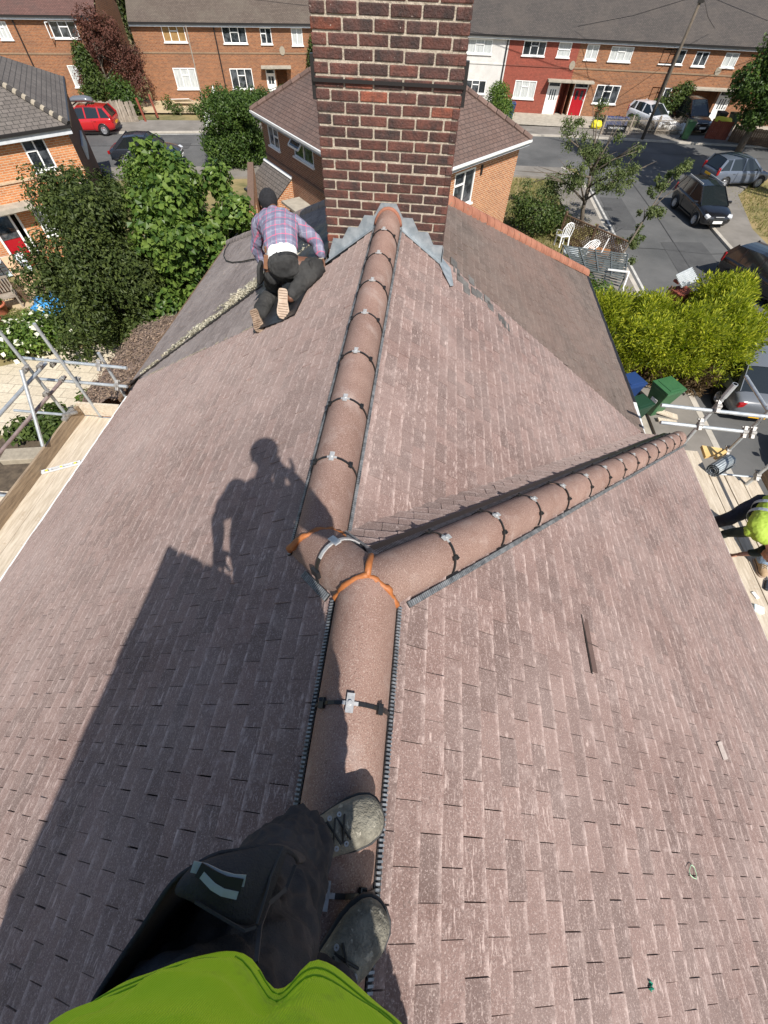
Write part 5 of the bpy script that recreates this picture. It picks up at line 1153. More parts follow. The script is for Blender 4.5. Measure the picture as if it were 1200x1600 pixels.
for k in range(26):
    x = 6.0 + 4.6 * k / 25 + rnd.gauss(0, .1); y = 13.3 + rnd.gauss(0, .2); mb.tube([(x, y, 0), (x + rnd.gauss(0, .1), y, .9), (x + rnd.gauss(0, .2), y + rnd.gauss(0, .2), 1.9)], [.06, .045, .02], 6)
mb.build('stems', M['bark'], ch_)
# flowering bushes and border plants on the left
def bushes(label, pts, n, size, mat, seed, cat='shrub', group=None, flowers=0, name='flowering_bush'):
    b0 = V((sum(p[0] for p in pts) / len(pts), sum(p[1] for p in pts) / len(pts), 0)); t = thing(name, label, cat, b0, group)
    cl = [(V((p[0], p[1], p[2])), (p[3], p[3], p[4])) for p in pts]; leaves('foliage', t, cl, n, size, M[mat], seed, up=.5, asp=.7, shell=.45)
    if flowers:
        cl2 = [(c, (r[0] * 1.04, r[1] * 1.04, r[2] * 1.08)) for c, r in cl]; leaves('flowers', t, cl2, flowers, .16, M['leaf_white'], seed + 1, up=1.2, asp=.9, shell=.95)['kind'] = 'stuff'
    mb = MB()
    for c, r in cl: mb.tube([(c.x, c.y, 0), (c.x, c.y, c.z)], [.03, .015], 5)
    mb.build('stem', M['bark'], t); return t
bushes('white flowering bush between the lawn and the pale paving', [(-15.3, 11.6, .55, .7, .5), (-14.3, 11.9, .65, .75, .6), (-13.3, 12.3, .75, .8, .65), (-14.6, 12.6, .5, .6, .45), (-13.8, 13.2, .6, .6, .5), (-15.9, 11.0, .4, .6, .4)], 5200, .13, 'leaf_bright', 51, flowers=260)
bushes('green bush with few flowers under the big evergreen tree', [(-12.3, 12.9, .8, .85, .7), (-11.4, 13.1, .7, .8, .6), (-12.8, 13.6, .6, .7, .55), (-10.6, 13.4, .6, .7, .5)], 4400, .12, 'leaf_mid', 52, flowers=60)
bushes('large leaved plant growing between the scaffold boards and the paving', [(-9.3, 10.0, .5, .55, .4), (-8.5, 10.7, .6, .5, .4), (-10.0, 9.4, .45, .5, .35), (-8.2, 11.3, .7, .35, .4)], 900, .30, 'leaf_bright', 53, cat='plant', name='border_plant')
bushes('row of leafy plants in the soil bed behind the scaffold poles', [(-10.9, 8.6, .45, .5, .35), (-10.4, 8.0, .45, .5, .35), (-9.8, 7.6, .4, .5, .35), (-9.3, 8.5, .4, .45, .3), (-11.6, 8.0, .35, .5, .3), (-9.9, 9.0, .35, .4, .3), (-8.9, 7.7, .3, .4, .25)], 2600, .17, 'leaf_mid', 54, cat='plant', name='border_plant')
bushes('dull weeds in the dark soil below the scaffold', [(-9.4, 6.4, .2, .5, .18), (-8.8, 5.6, .2, .5, .16), (-8.2, 6.6, .2, .5, .16), (-9.9, 5.8, .2, .5, .16)], 1500, .11, 'leaf_mid', 55, cat='plant', name='weeds')
bushes('bush by the dark parked car beyond the broad leaved tree', [(-14.6, 25.0, .8, .9, .8), (-13.6, 25.6, .9, .9, .8), (-12.6, 25.2, .8, .9, .7), (-15.8, 26.6, 1.0, .9, .9), (-16.6, 27.2, .9, .8, .8)], 5200, .15, 'leaf_bright', 56, name='green_shrub')
bushes('grey green feathery bush by the dark wall of the left house', [(-17.2, 25.4, .8, .7, .9), (-16.5, 24.4, .7, .7, .7), (-16.2, 26.2, .6, .6, .6)], 3000, .13, 'leaf_mid', 57, name='green_shrub')
bushes('low weeds in the front garden left of the hedge', [(-20.6, 43.2, .35, .6, .35), (-19.4, 43.6, .3, .6, .3), (-18.2, 43.4, .35, .6, .35), (-21.6, 43.9, .5, .5, .5), (-16.9, 43.6, .4, .6, .4)], 1500, .13, 'leaf_mid', 58, cat='plant', name='weeds')
bushes('low weeds by the fence in front of the orange terrace', [(13.2, 46.6, .4, .6, .4), (14.6, 46.4, .4, .6, .4), (15.8, 46.6, .45, .6, .5), (11.6, 46.3, .3, .5, .3)], 1500, .13, 'leaf_mid', 59, cat='plant', name='weeds')
bushes('dry weeds along the lattice fence', [(7.0, 24.6, .3, .6, .3), (7.8, 24.9, .25, .6, .25), (8.6, 25.4, .25, .5, .25)], 1100, .12, 'grass_blade', 60, cat='plant', name='weeds')
# grass tufts
def tufts(label, area, n, seed, h=.16):
    rnd = random.Random(seed); mb = MB()
    for _ in range(n):
        x = rnd.uniform(area[0], area[1]); y = rnd.uniform(area[2], area[3]); a = rnd.uniform(0, 6.28); L = h * rnd.uniform(.5, 1.3); b = V((math.cos(a), math.sin(a), 0)) * .02
        tip = V((x, y, L)) + V((rnd.gauss(0, .06), rnd.gauss(0, .06), 0)); mb.add([V((x, y, .02)) - b, V((x, y, .02)) + b, tip], [(0, 1, 2)])
    o = mb.build('grass', M['grass_blade'], fix=False, origin=(0, 0, 0)); tag(o, label, 'grass', kind='stuff')
tufts('dry yellow grass on the verge beside the parked cars', (18.2, 24, 19, 35), 9000, 61)
tufts('patchy grass behind the lattice fence', (3.4, 9.0, 22, 33.3), 9000, 62)
tufts('short grass on the small back garden lawn', (-16.8, -13.8, 11.8, 14.8), 6000, 63, .08)
# ================================================================== cars
def make_car(name, label, loc, rz, paint, L=4.0, Wd=1.72, Hh=1.48, shape='hatch', group='parked cars', plate='both', roofbox=False, rail=False, deco=True):
    t = thing(name, label, 'car', (0, 0, 0), group); hw = Wd / 2
    belt = .92 if shape != 'suv' else .98; hood = .80 if shape != 'suv' else .93
    # stations: x from rear (-L/2) to front (L/2)
    if shape == 'saloon': st = [(-.5, .80, .50, .74), (-.485, .92, .30, .88), (-.42, .97, .24, .94), (-.30, 1, .2, .96), (0, 1, .19, .93), (.20, 1, .19, .91), (.30, .985, .2, .87), (.42, .95, .22, .78), (.485, .86, .28, .66), (.5, .72, .42, .58)]
    else: st = [(-.5, .82, .48, .80), (-.488, .93, .30, .94), (-.43, .98, .24, .97), (-.30, 1, .2, .96), (0, 1, .19, .93), (.20, 1, .19, .92), (.28, .99, .2, .90), (.42, .95, .22, .80), (.485, .86, .28, .66), (.5, .72, .42, .58)]
    k = belt / .93; mb = MB(); rings = []
    for (fx, fw, zl, zb) in st:
        x = fx * L; w_ = hw * fw; zb *= k; zm = zl + (zb - zl) * .55
        half = [(w_ * .80, zl), (w_ * .97, zl + .06), (w_ * 1.0, zm), (w_ * .965, zb - .05), (w_ * .90, zb), (w_ * .5, zb + .025)]
        ring = [(x, -a, b) for a, b in half] + [(x, a, b) for a, b in reversed(half)]; rings.append([V(p) for p in ring])
    mb.loft(rings); body = mb.build('body', paint, t, smooth=True, sub=1)
    # greenhouse
    if shape == 'saloon': prof = [(-.40, belt), (-.24, Hh - .05), (-.10, Hh), (.06, Hh - .03), (.24, belt - .01)]
    else: prof = [(-.485, belt + .02), (-.40, Hh - .07), (-.15, Hh), (.05, Hh - .04), (.27, belt - .03)]
    bw, tw_ = hw * .90, hw * .70
    def side(z): return bw + (tw_ - bw) * min(1, (z - belt) / (Hh - belt))
    pl = [(fx * L, z) for fx, z in prof]; mb = MB(); lft = [V((x, side(z), z)) for x, z in pl]; rgt = [V((x, -side(z), z)) for x, z in pl]; n = len(pl)
    mid = [V((pl[i][0], 0, pl[i][1] + .025)) for i in range(n)]
    bl = [V((pl[0][0], bw, belt - .08)), V((pl[-1][0], bw, belt - .1))]; br = [V((pl[0][0], -bw, belt - .08)), V((pl[-1][0], -bw, belt - .1))]
    mb.add([bl[0]] + lft + [bl[1]], [tuple(range(n + 2))]); mb.add([br[0]] + rgt + [br[1]], [tuple(range(n + 1, -1, -1))])
    for i in range(n - 1): mb.quad(lft[i], mid[i], mid[i + 1], lft[i + 1]); mb.quad(mid[i], rgt[i], rgt[i + 1], mid[i + 1])
    mb.build('windows', M['car_glass'], t)
    mb = MB(); e = .012
    rfx = [i for i in range(1, 4)]
    rings = []
    for i in rfx:
        x, z = pl[i]; s_ = side(z) + .012; rings.append([V((x, s_, z - .035)), V((x, s_ * .96, z + .012)), V((x, s_ * .5, z + .035)), V((x, 0, z + .042)), V((x, -s_ * .5, z + .035)), V((x, -s_ * .96, z + .012)), V((x, -s_, z - .035))])
    mb.loft(rings, closed=False, cap=False)
    for s_ in (1, -1):                       # pillars
        Ls = lft if s_ > 0 else rgt
        for a, b, wd in ((0, 1, .16), (3, 4, .075)):
            mb.beam(Ls[a] + V((0, s_ * .006, 0)), Ls[b] + V((0, s_ * .006, 0)), wd, .03, V((0, s_, .3)))
        xm = L * -.07; q = V((xm, s_ * (side(belt) + .005), belt)); r = V((xm - .04, s_ * (side(Hh - .03) + .004), Hh - .03)); mb.beam(q, r, .09, .025, V((0, s_, .3)))
        if shape != 'saloon':
            q = V((L * -.30, s_ * (side(belt) + .005), belt)); r = V((L * -.30, s_ * (side(Hh - .04) + .004), Hh - .04)); mb.beam(q, r, .10, .025, V((0, s_, .3)))
    mb.build('roof', paint, t, smooth=False)
    # wheels
    wr = .31 if shape != 'suv' else .34
    for fx in (-.30, .315):
        for s_ in (1, -1):
            Mx = Matrix.Translation(V((fx * L, s_ * (hw - .085), wr))) @ Matrix.Rotation(math.radians(-90 * s_), 4, 'X')
            mb = MB(); mb.lathe([(wr * .62, -.09), (wr * .95, -.09), (wr, -.05), (wr, .06), (wr * .95, .095), (wr * .66, .10)], 20, 0, Mx); wh = mb.build('wheel', M['tyre'], t, smooth=True)
            mb = MB(); mb.lathe([(wr * .66, .08), (wr * .60, .098), (wr * .56, .085), (wr * .5, .05), (.0, .05)], 20, 0, Mx)
            for a in range(6 if shape == 'saloon' else 10):
                an = a * math.pi * 2 / (6 if shape == 'saloon' else 10); p = Mx @ V((wr * .1 * math.cos(an), wr * .1 * math.sin(an), .085)); q = Mx @ V((wr * .6 * math.cos(an), wr * .6 * math.sin(an), .09)); mb.beam(p, q, .035, .02, V((0, s_, 0)))
            mb.lathe([(0.06, .10), (.05, .105), (0, .105)], 10, 0, Mx); mb.build('rim', M['rim'], wh)
            mb = MB(); pts = [V((fx * L + (wr + .035) * math.cos(a), s_ * (hw * (.985 if abs(fx) < .31 else .972) + .002), wr + (wr + .035) * math.sin(a))) for a in [math.radians(-8 + 196 * k / 14) for k in range(15)]]
            mb.tube(pts, .03, 6); mb.build('wheel_arch', M['plastic_black'], t, smooth=True)
    # lights, plates, mirrors, trim
    for s_ in (1, -1):
        mb = MB(); mb.box((L * .462, s_ * hw * .70, .66 * k), (.24, .26, .13), 0, Matrix.Rotation(s_ * -.45, 3, 'Z') @ Matrix.Rotation(.35, 3, 'Y')); mb.build('headlight', M['lamp_clear'], t, bevel=.03)
        mb = MB()
        if shape == 'saloon': mb.box((-L * .487, s_ * hw * .74, .74), (.10, .34, .16), 0, Matrix.Rotation(s_ * .3, 3, 'Z'))
        else: mb.box((-L * .478, s_ * hw * .84, .88), (.13, .14, .36), 0, Matrix.Rotation(s_ * .4, 3, 'Z'))
        mb.build('tail_light', M['lamp_red'], t, bevel=.025)
        mb = MB(); mb.box((L * .20, s_ * (hw + .09), belt + .05), (.12, .18, .12)); mb.build('wing_mirror', paint, t, bevel=.03)
        mb = MB()
        for fx in (-.20, .06): mb.box((fx * L, s_ * (hw * 1.0 + .006), belt - .13), (.16, .025, .03))
        mb.build('door_handle', M['steel'] if shape == 'saloon' else paint, t, bevel=.008)
        mb = MB()
        for fx in (-.155, .115 + .09): mb.box((fx * L, s_ * (hw + .002), .58), (.008, .012, .56))
        mb.box((.02 * L, s_ * (hw + .002), .30), (.36 * L, .02, .05)); mb.build('door_gap', M['plastic_black'], t)
    mb = MB(); mb.box((L * .496, 0, .47), (.05, hw * 1.1, .16)); mb.box((L * .492, 0, .64 * k), (.06, hw * .62, .07)); mb.build('grille', M['plastic_black'], t, bevel=.02)
    mb = MB(); mb.box((L * .503, 0, .68 * k), (.05, hw * .55, .03)); mb.build('grille_trim', M['steel'], t, bevel=.008)
    mb = MB(); mb.box((L * .507 , 0, .44), (.03, .52, .11)); mb.build('number_plate', M['plate_w'], t)
    mb = MB(); mb.box((-L * .503, 0, (.62 if shape != 'saloon' else .40)), (.03, .52, .11)); pl_ = mb.build('number_plate', M['plate_y'], t)
    mb = MB(); mb.box((-L * .497, 0, .40), (.06, hw * 1.5, .14)); mb.build('rear_bumper', M['plastic_black'] if shape != 'saloon' else paint, t, bevel=.03)
    if rail:
        mb = MB()
        for s_ in (1, -1): mb.beam((-L * .36, s_ * tw_ * .97, Hh + .035), (L * .02, s_ * tw_ * .97, Hh + .03), .04, .05)
        mb.build('roof_rail', M['steel'], t)
    if roofbox:
        mb = MB(); rings = []
        for x, w_, h in ((-.75, .22, .10), (-.68, .32, .24), (-.3, .37, .33), (.4, .37, .31), (.72, .30, .20), (.82, .2, .08)):
            rings.append([V((x - .2, w_ * math.cos(a), Hh + .14 + h * .5 + h * .5 * math.sin(a))) for a in [2 * math.pi * i / 14 for i in range(14)]])
        mb.loft(rings); mb.build('roof_box', M['car_silver'], t, smooth=True)
        mb = MB()
        for x in (-.55, .25): mb.box((x, 0, Hh + .085), (.06, tw_ * 2.0, .05))
        mb.build('roof_bar', M['plastic_black'], t)
    t.location = loc; t.rotation_euler = (0, 0, rz); return t
def heading(a, b): return math.atan2(b[1] - a[1], b[0] - a[0])
z_r = .02
ang_s = math.atan2(27.0, 0) 
make_car('parked_car', 'red hatchback with a silver roof box beside the grey fence', V((-24.75, 37.35, z_r)), math.radians(193), M['car_red'], 4.05, roofbox=True)
make_car('parked_car', 'dark car half hidden behind the leafy tree, near the green wheelie bin', V((-18.0, 32.0, z_r)), math.radians(12), M['car_navy'], 4.2, shape='saloon', Hh=1.44)
make_car('parked_car', 'blue grey hatchback seen from behind, half on the shaded verge', V((19.3, 34.7, z_r)), math.radians(14), M['car_blue'], 3.95)
make_car('parked_car', 'black car parked with its front to the camera beside the kerb', V((15.25, 28.9, z_r)), math.radians(-82), M['car_black'], 3.9, shape='hatch', Hh=1.52, rail=True)
make_car('parked_car', 'black hatchback with chrome window trim at the right edge beyond the conifer hedge', V((15.3, 20.4, z_r)), math.radians(-62), M['car_black'], 4.1)
make_car('parked_car', 'silver saloon with a yellow rear plate between the hedge and the scaffold', V((11.45, 13.6, z_r)), math.radians(86), M['car_silver'], 4.6, Wd=1.80, shape='saloon', Hh=1.43)
make_car('parked_car', 'pale grey car under the right hand scaffold poles', V((12.3, 8.3, z_r)), math.radians(86), M['car_white'], 4.3, shape='hatch', Hh=1.5)
make_car('parked_car', 'dark car cut off by the right edge on the shaded road', V((25.6, 36.4, z_r)), math.radians(8), M['car_navy'], 4.2)
make_car('parked_car', 'black off roader on the front drive behind the rubbish and bins', V((20.2, 46.9, .13)), math.radians(-75), M['car_black'], 3.9, shape='suv', Hh=1.75, Wd=1.75)
make_car('parked_car', 'white car squeezed behind the telegraph pole in a front garden', V((17.0, 46.6, .13)), math.radians(-60), M['car_bright'], 3.6, Hh=1.4)
make_car('parked_car', 'dark car under the conifer hedge tip at the right edge', V((16.2, 15.2, z_r)), math.radians(-85), M['car_black'], 4.0)
# letters on the silver car's plate
def plate_text(txt, loc, rz, size, mat, label=None, tilt=90, name='lettering', parent=None):
    cu = bpy.data.curves.new(name, 'FONT'); cu.body = txt; cu.size = size; cu.align_x = 'CENTER'; cu.align_y = 'CENTER'; cu.extrude = .004
    o = bpy.data.objects.new(name, cu); COL.objects.link(o); o.rotation_euler = (math.radians(tilt), 0, rz)
    o.location = loc; dg = bpy.context.evaluated_depsgraph_get(); dg.update()
    me = bpy.data.meshes.new_from_object(o.evaluated_get(dg), depsgraph=dg); mw = Matrix.LocRotScale(o.location, o.rotation_euler, None); me.transform(mw); bpy.data.objects.remove(o)
    return link(name, me, [M[mat]], parent)

# ================================================================== bins
def wheelie(name, label, loc, rz, mat, group, h=1.06, tilt=0, lidopen=0, stripe=False, w_=.58):
    t = thing(name, label, 'wheelie bin', (0, 0, 0), group)
    mb = MB(); rings = []
    for z, a, b in ((.06, .40, .44), (.5, .48, .56), (h - .12, w_, .70), (h - .06, w_ + .03, .73), (h - .02, w_ + .03, .73)):
        rings.append([V((-a / 2, -b / 2, z)), V((a / 2, -b / 2, z)), V((a / 2, b / 2, z)), V((-a / 2, b / 2, z))])
    mb.loft(rings); mb.build('body', M[mat], t, bevel=.02)
    mb = MB(); mb.box((0, -.01, h + .015), (w_ + .05, .76, .05)); mb.box((0, .02, h + .045), (w_ - .1, .5, .03)); mb.tube([(-w_ / 2, .37, h - .02), (w_ / 2, .37, h - .02)], .022, 8); mb.build('lid', M[mat], t, bevel=.015)
    for s in (-1, 1):
        mb = MB(); mb.lathe([(0, -.03), (.09, -.03), (.1, 0), (.09, .03), (0, .03)], 14, 0, Matrix.Translation(V((s * .25, .27, .10))) @ Matrix.Rotation(math.pi / 2, 4, 'Y')); mb.build('wheel', M['tyre'], t)
    if stripe:
        mb = MB(); mb.box((.05, -.36, h * .62), (.24, .012, .11), 0); mb.build('sticker', M['plate_w'], t)
    t.location = loc; t.rotation_euler = (tilt, 0, rz); return t
gB = 'wheelie bins'
wheelie('wheelie_bin', 'large green wheelie bin leaning beside the conifer hedge foot', V((8.15, 11.55, .02)), math.radians(-64), 'bin_green', gB, stripe=True, w_=.66, h=1.12)
wheelie('wheelie_bin', 'blue lidded bin tucked against the old roof eaves', V((7.05, 11.75, .02)), math.radians(-64), 'bin_blue', gB, stripe=True, h=1.06)
wheelie('wheelie_bin', 'small dark green bin beside the large green one', V((7.22, 10.95, .02)), math.radians(-60), 'bin_dkgreen', gB, h=.85, w_=.5)
wheelie('wheelie_bin', 'green wheelie bin by the near kerb beyond the broad leaved tree', G(284, 275, 0), math.radians(14), 'bin_green', gB)
q = W(858, 0, 46)
wheelie('wheelie_bin', 'blue bin in front of the bright clipped hedge', V((5.9, 46.2, .12)), 0, 'bin_blue', gB)
wheelie('wheelie_bin', 'bright green wheelie bin at the end of the wire fence', G(1068, 218, .11), math.radians(-10), 'bin_green', gB)
wheelie('wheelie_bin', 'slate grey wheelie bin with rubbish beside it in the front garden', V((22.4, 46.6, .13)), 0, 'bin_grey', gB, h=1.1)
wheelie('wheelie_bin', 'dark bin right of the slate grey one under the street tree', V((23.5, 46.7, .13)), math.radians(8), 'bin_dkgreen', gB)
# ================================================================== fences, pole, sign, junk in the front gardens
def fence(name, label, a, b, h, mat, pitch=.14, wd=.12, z0=.1, posts=True, rails=True, lean=.0, seed=1, cat='fence'):
    a = V(a); b = V(b); a.z = b.z = z0; d = (b - a); L = d.length; d.normalize(); rnd = random.Random(seed)
    t = thing(name, label, cat, (a + b) / 2); mb = MB(); k = int(L / pitch); nn = V((d.y, -d.x, 0))
    for i in range(k): 
        p = a + d * (i + .5) * pitch; hh = h + rnd.gauss(0, .03); mb.beam(p, p + V((rnd.gauss(0, lean), rnd.gauss(0, lean), hh)), wd, .025, nn)
    mb.build('pales', M[mat], t)
    mb = MB()
    for z in (h * .25, h * .8): mb.beam(a + V((0, 0, z)) - nn * .04, b + V((0, 0, z)) - nn * .04, .07, .04)
    mb.build('rails', M[mat], t)
    for i in range(int(L / 2.2) + 1):
        p = a + d * min(L, i * 2.2) - nn * .07; mb = MB(); mb.beam(p, p + V((0, 0, h + .08)), .10, .10, nn); mb.build('post', M[mat], t)
    return t
fence('board_fence', 'weathered grey board fence behind the red car', G(105, 190, 0), G(200, 191, 0), 1.05, 'wood_fence', .15, .14)
fence('board_fence', 'leaning grey fence panel beside the red car', G(186, 194, 0) , G(220, 193, 0), 1.15, 'wood_fence', .15, .14, lean=.05, seed=3)
fence('wire_fence', 'rusty wire and paling fence along the far pavement, behind the pole', G(938, 213, 0), G(1062, 213, 0), 1.0, 'wood_fence', .11, .03, seed=4)
fence('board_fence', 'red stained fence boards right of the bins', G(1100, 219, 0), G(1133, 222, 0), 1.05, 'wood_red', .15, .14, seed=5)
fence('board_fence', 'low brown fence under the street tree at the right edge', G(1136, 224, 0), G(1215, 236, 0), .95, 'wood_brown', .15, .14, seed=6)
for (px, py, lb) in ((228, 190, 'short brown post left of the bare front garden'), (247, 184, 'short red brown post beside the bare front garden')):
    p = G(px, py, .1); mb = MB(); mb.beam(p, p + V((-.15, 0, 1.3)), .12, .12, V((0, 1, 0))); tag(mb.build('gate_post', M['wood_red'], bevel=.01), lb, 'post')
# telegraph pole
p = G(1003, 218, .1); pt2 = W(1095, 0, 43.7)
tp = thing('telegraph_pole', 'tall dark telegraph pole leaning over the wire fence', 'pole', p)
top = p + (pt2 - p) * 1.25
mb = MB(); mb.tube([p, top], [.115, .085], 10); mb.build('pole', M['bark'], tp, smooth=True)
mb = MB(); c = p + (pt2 - p) * 1.02; mb.box(c + V((0, -.12, 0)), (.35, .1, .5)); mb.build('junction_box', M['gutter_black'], tp)
mb = MB(); mb.tube([top, top.lerp(V((-30, 52, 8.2)), .3) - V((0, 0, .5)), V((-10, 49, 7.0)), V((-32, 47, 6.4))], .02, 5)
for e in ((20, 49.2, 5.2), (10.0, 49.0, 5.0), (28.0, 49.2, 5.1)): mb.tube([c + V((0, 0, .1)), V(c).lerp(V(e), .5) - V((0, 0, .12)), V(e)], .016, 5)
mb.build('wires', M['gutter_black'], tp)
p2 = G(327, 204, .1); t = thing('street_post', 'thin pale post by the far kerb left of the tall hedge', 'post', p2)
mb = MB(); mb.tube([p2, W(290, 40, p2.y + .3)], [.05, .035], 8); mb.build('post', M['wood_fence'], t)
mb = MB(); mb.box(p2 + V((.1, 0, .55)), (.5, .4, .9), taper=.8); mb.build('wrapped_base', M['plate_w'], t, bevel=.06)
# street name board
sc_ = G(963, 212, .1); st = thing('street_sign', 'long black street name board with worn white lettering in front of the wire fence', 'sign', sc_)
sg0 = W(948, 199, sc_.y - .12); sg1 = W(977, 203, sc_.y - .12)
mb = MB(); cc = (sg0 + sg1) / 2; wS = 1.5
mb.beam(cc - V((wS / 2, 0, 0)), cc + V((wS / 2, 0, 0)), .40, .05, V((0, -1, 0))); mb.build('board', M['ink'], st)
for s in (-.6, .6):
    mb = MB(); mb.beam(V((cc.x + s, cc.y + .05, .1)), V((cc.x + s, cc.y + .05, cc.z)), .09, .06, V((0, 1, 0))); mb.build('leg', M['gutter_black'], st)
plate_text('SPENCER PLACE'[:0] or 'I MARSTON RD', cc + V((0, -.03, .03)), 0, .17, 'plate_w', parent=st)
# rubbish, bags, boards in the gardens
def lumpy(name, label, cat, loc, r, mat, seed=1, sq=(1, 1, .7), group=None):
    bm = bmesh.new(); bmesh.ops.create_icosphere(bm, subdivisions=3, radius=1)
    for v in bm.verts: v.co = V((v.co.x * sq[0], v.co.y * sq[1], max(-.55, v.co.z) * sq[2])) * r * (1 + .38 * noise.noise(v.co * 1.9 + V((seed * 7, 0, 0))))
    me = bpy.data.meshes.new(name); bm.to_mesh(me); bm.free(); me.polygons.foreach_set('use_smooth', [True] * len(me.polygons))
    o = link(name, me, [M[mat]]); o.location = V(loc) + V((0, 0, .55 * r * sq[2])); return tag(o, label, cat, group)
lumpy('rubbish_bag', 'yellow bag at the left end of the wire fence', 'bag', V((12.8, 45.6, .13)), .42, 'yellow', 2, group='yellow rubbish bags')
lumpy('rubbish_bag', 'yellow bags heaped in the wire basket in front of the slate grey bin', 'bag', V((22.3, 45.7, .6)), .5, 'yellow', 5, (1.5, .8, .7), group='yellow rubbish bags')
mb = MB(); c = V((22.3, 45.75, .12))
for i in range(9):
    for yy in (-.35, .35): mb.tube([c + V((-.75 + i * .19, yy, 0)), c + V((-.75 + i * .19, yy, .62))], .018, 5)
for z in (.02, .32, .62):
    for yy in (-.35, .35): mb.tube([c + V((-.78, yy, z)), c + V((.78, yy, z))], .018, 5)
    for xx in (-.78, .78): mb.tube([c + V((xx, -.35, z)), c + V((xx, .35, z))], .018, 5)
tag(mb.build('wire_basket', M['pole']), 'wire basket holding yellow bags beside the bins', 'basket')
for (x, y, r, m_, lb) in ((18.6, 45.6, .55, 'plate_w', 'crumpled white sheet in the heap behind the wire fence'), (17.6, 45.7, .5, 'bin_grey', 'dark rubbish sack in the heap behind the wire fence'), (19.5, 45.5, .45, 'paleblue', 'pale plastic sack at the right end of the rubbish heap')):
    lumpy('rubbish_sack', lb, 'rubbish sack', V((x, y, .13)), r, m_, int(x * 3), (1.3, .8, .8), 'rubbish heaped behind the wire fence')
mb = MB(); mb.box((14.3, 45.9, .72), (1.9, .5, .1)); mb.box((14.3, 45.9, .4), (1.7, .4, .5)); tag(mb.build('blue_board', M['bin_blue'], bevel=.03), 'dark blue tub behind the black street sign', 'tub')
p = VPL(287, 154, (-23.9, 45.0), (LD.y, -LD.x)); 
mb = MB(); mb.beam(p + V((-.75, -.5, -.05)), p + V((.75, -.3, .0)), .03, 1.1, V((0, -.95, .3))); o = mb.build('leaning_board', M['plate_w']); tag(o, 'dirty white board leaning under the ground floor window', 'board')
mb = MB(); p = VPL(440, 0, LP0, (LD.y, -LD.x)); p = G(339, 165, 0); mb.tube([p, p + V((0, 0, .75)), p + V((.02, 0, 1.2))], [.35, .25, .02], 8); tag(mb.build('covered_shrub', M['plate_w']), 'small white cone shaped cover over the hedge near the door', 'cover')
# ---- side garden right of the orange hip: lattice fence, chairs, racks
la, lb_ = G(868, 368, 0), G(922, 440, 0)
def lattice(name, label, a, b, h, seed):
    a = V(a); b = V(b); d = (b - a); L = d.length; d.normalize(); nn = V((d.y, -d.x, 0)); t = thing(name, label, 'fence', (a + b) / 2); mb = MB(); p = .13
    k = int(L / p)
    for i in range(-int(h / p), k + 1):
        for s in (1, -1):
            u0, z0, u1, z1 = i * p, 0, i * p + h, h
            if s < 0: u0, u1 = u1, u0
            # clip to 0..L
            pts = [(u0, z0), (u1, z1)]
            (ua, za), (ub, zb_) = pts
            def cl(u): return min(max(u, 0), L)
            if (ua < 0 and ub < 0) or (ua > L and ub > L): continue
            f = lambda u: za + (zb_ - za) * (u - ua) / (ub - ua)
            A_, B_ = cl(ua), cl(ub); mb.beam(a + d * A_ + V((0, 0, f(A_) + .1)) + nn * .012 * s, a + d * B_ + V((0, 0, f(B_) + .1)) + nn * .012 * s, .035, .012, nn)
    for z in (.1, h + .1): mb.beam(a + V((0, 0, z)), b + V((0, 0, z)), .06, .05)
    mb.build('lattice_panel', M['wood_brown'], t)
    for i in range(int(L / 1.8) + 1):
        q = a + d * min(L, i * 1.8); mb = MB(); mb.beam(q, q + V((0, 0, h + .25)), .09, .09, nn); mb.build('post', M['wood_brown'], t)
    return t
lattice('lattice_fence', 'dark brown lattice fence between the side garden and the road', V((6.9, 24.6, 0)), V((9.3, 22.0, 0)), 1.05, 1)
def garden_chair(label, loc, rz, tilt=0):
    t = thing('garden_chair', label, 'chair', (0, 0, 0), 'white plastic garden chairs'); 
    mb = MB(); mb.box((0, 0, .42), (.46, .46, .03)); mb.build('seat', M['white'], t, bevel=.012)
    mb = MB()
    pts = [V((-.23, .22, .42)), V((-.26, .30, .75)), V((-.16, .34, .95)), V((0, .35, 1.0)), V((.16, .34, .95)), V((.26, .30, .75)), V((.23, .22, .42))]; mb.tube(pts, .025, 6)
    for x in (-.13, -.045, .045, .13): mb.beam((x, .22, .43), (x, .335, .95), .04, .012, V((0, 1, 0)))
    mb.build('backrest', M['white'], t)
    for x in (-.2, .2):
        for y in (-.2, .2): mb = MB(); mb.beam((x, y, .41), (x * 1.15, y * 1.15, 0), .05, .05, V((0, 1, 0))); mb.build('leg', M['white'], t)
        mb = MB(); mb.tube([(x * 1.2, -.22, .42), (x * 1.25, -.2, .64), (x * 1.25, .28, .68)], .02, 6); mb.build('armrest', M['white'], t)
    t.location = loc; t.rotation_euler = (tilt, 0, rz); return t
garden_chair('upright white plastic garden chair behind the orange hip tiles', V((6.55, 22.6, .55)), math.radians(200), .15)
garden_chair('tipped over white plastic garden chair beside the brown box', V((7.3, 21.7, .45)), math.radians(120), 1.3)
mb = MB(); c = V((8.1, 21.75, 0)); R = Matrix.Rotation(math.radians(-20), 3, 'Z')
mb.box(c + V((0, 0, .8)), (.95, .55, .06), 0, R); mb.box(c + V((0, 0, .45)), (.85, .5, .6), 0, R); mb.box(c + V((.02, -.15, .85)), (.06, .6, .05), 0, R)
tag(mb.build('storage_box', pmat('varnished_box', (0.25, 0.11, 0.04), (0.33, 0.16, 0.07), 5, .5), bevel=.01), 'varnished brown wooden box by the lattice fence', 'box')
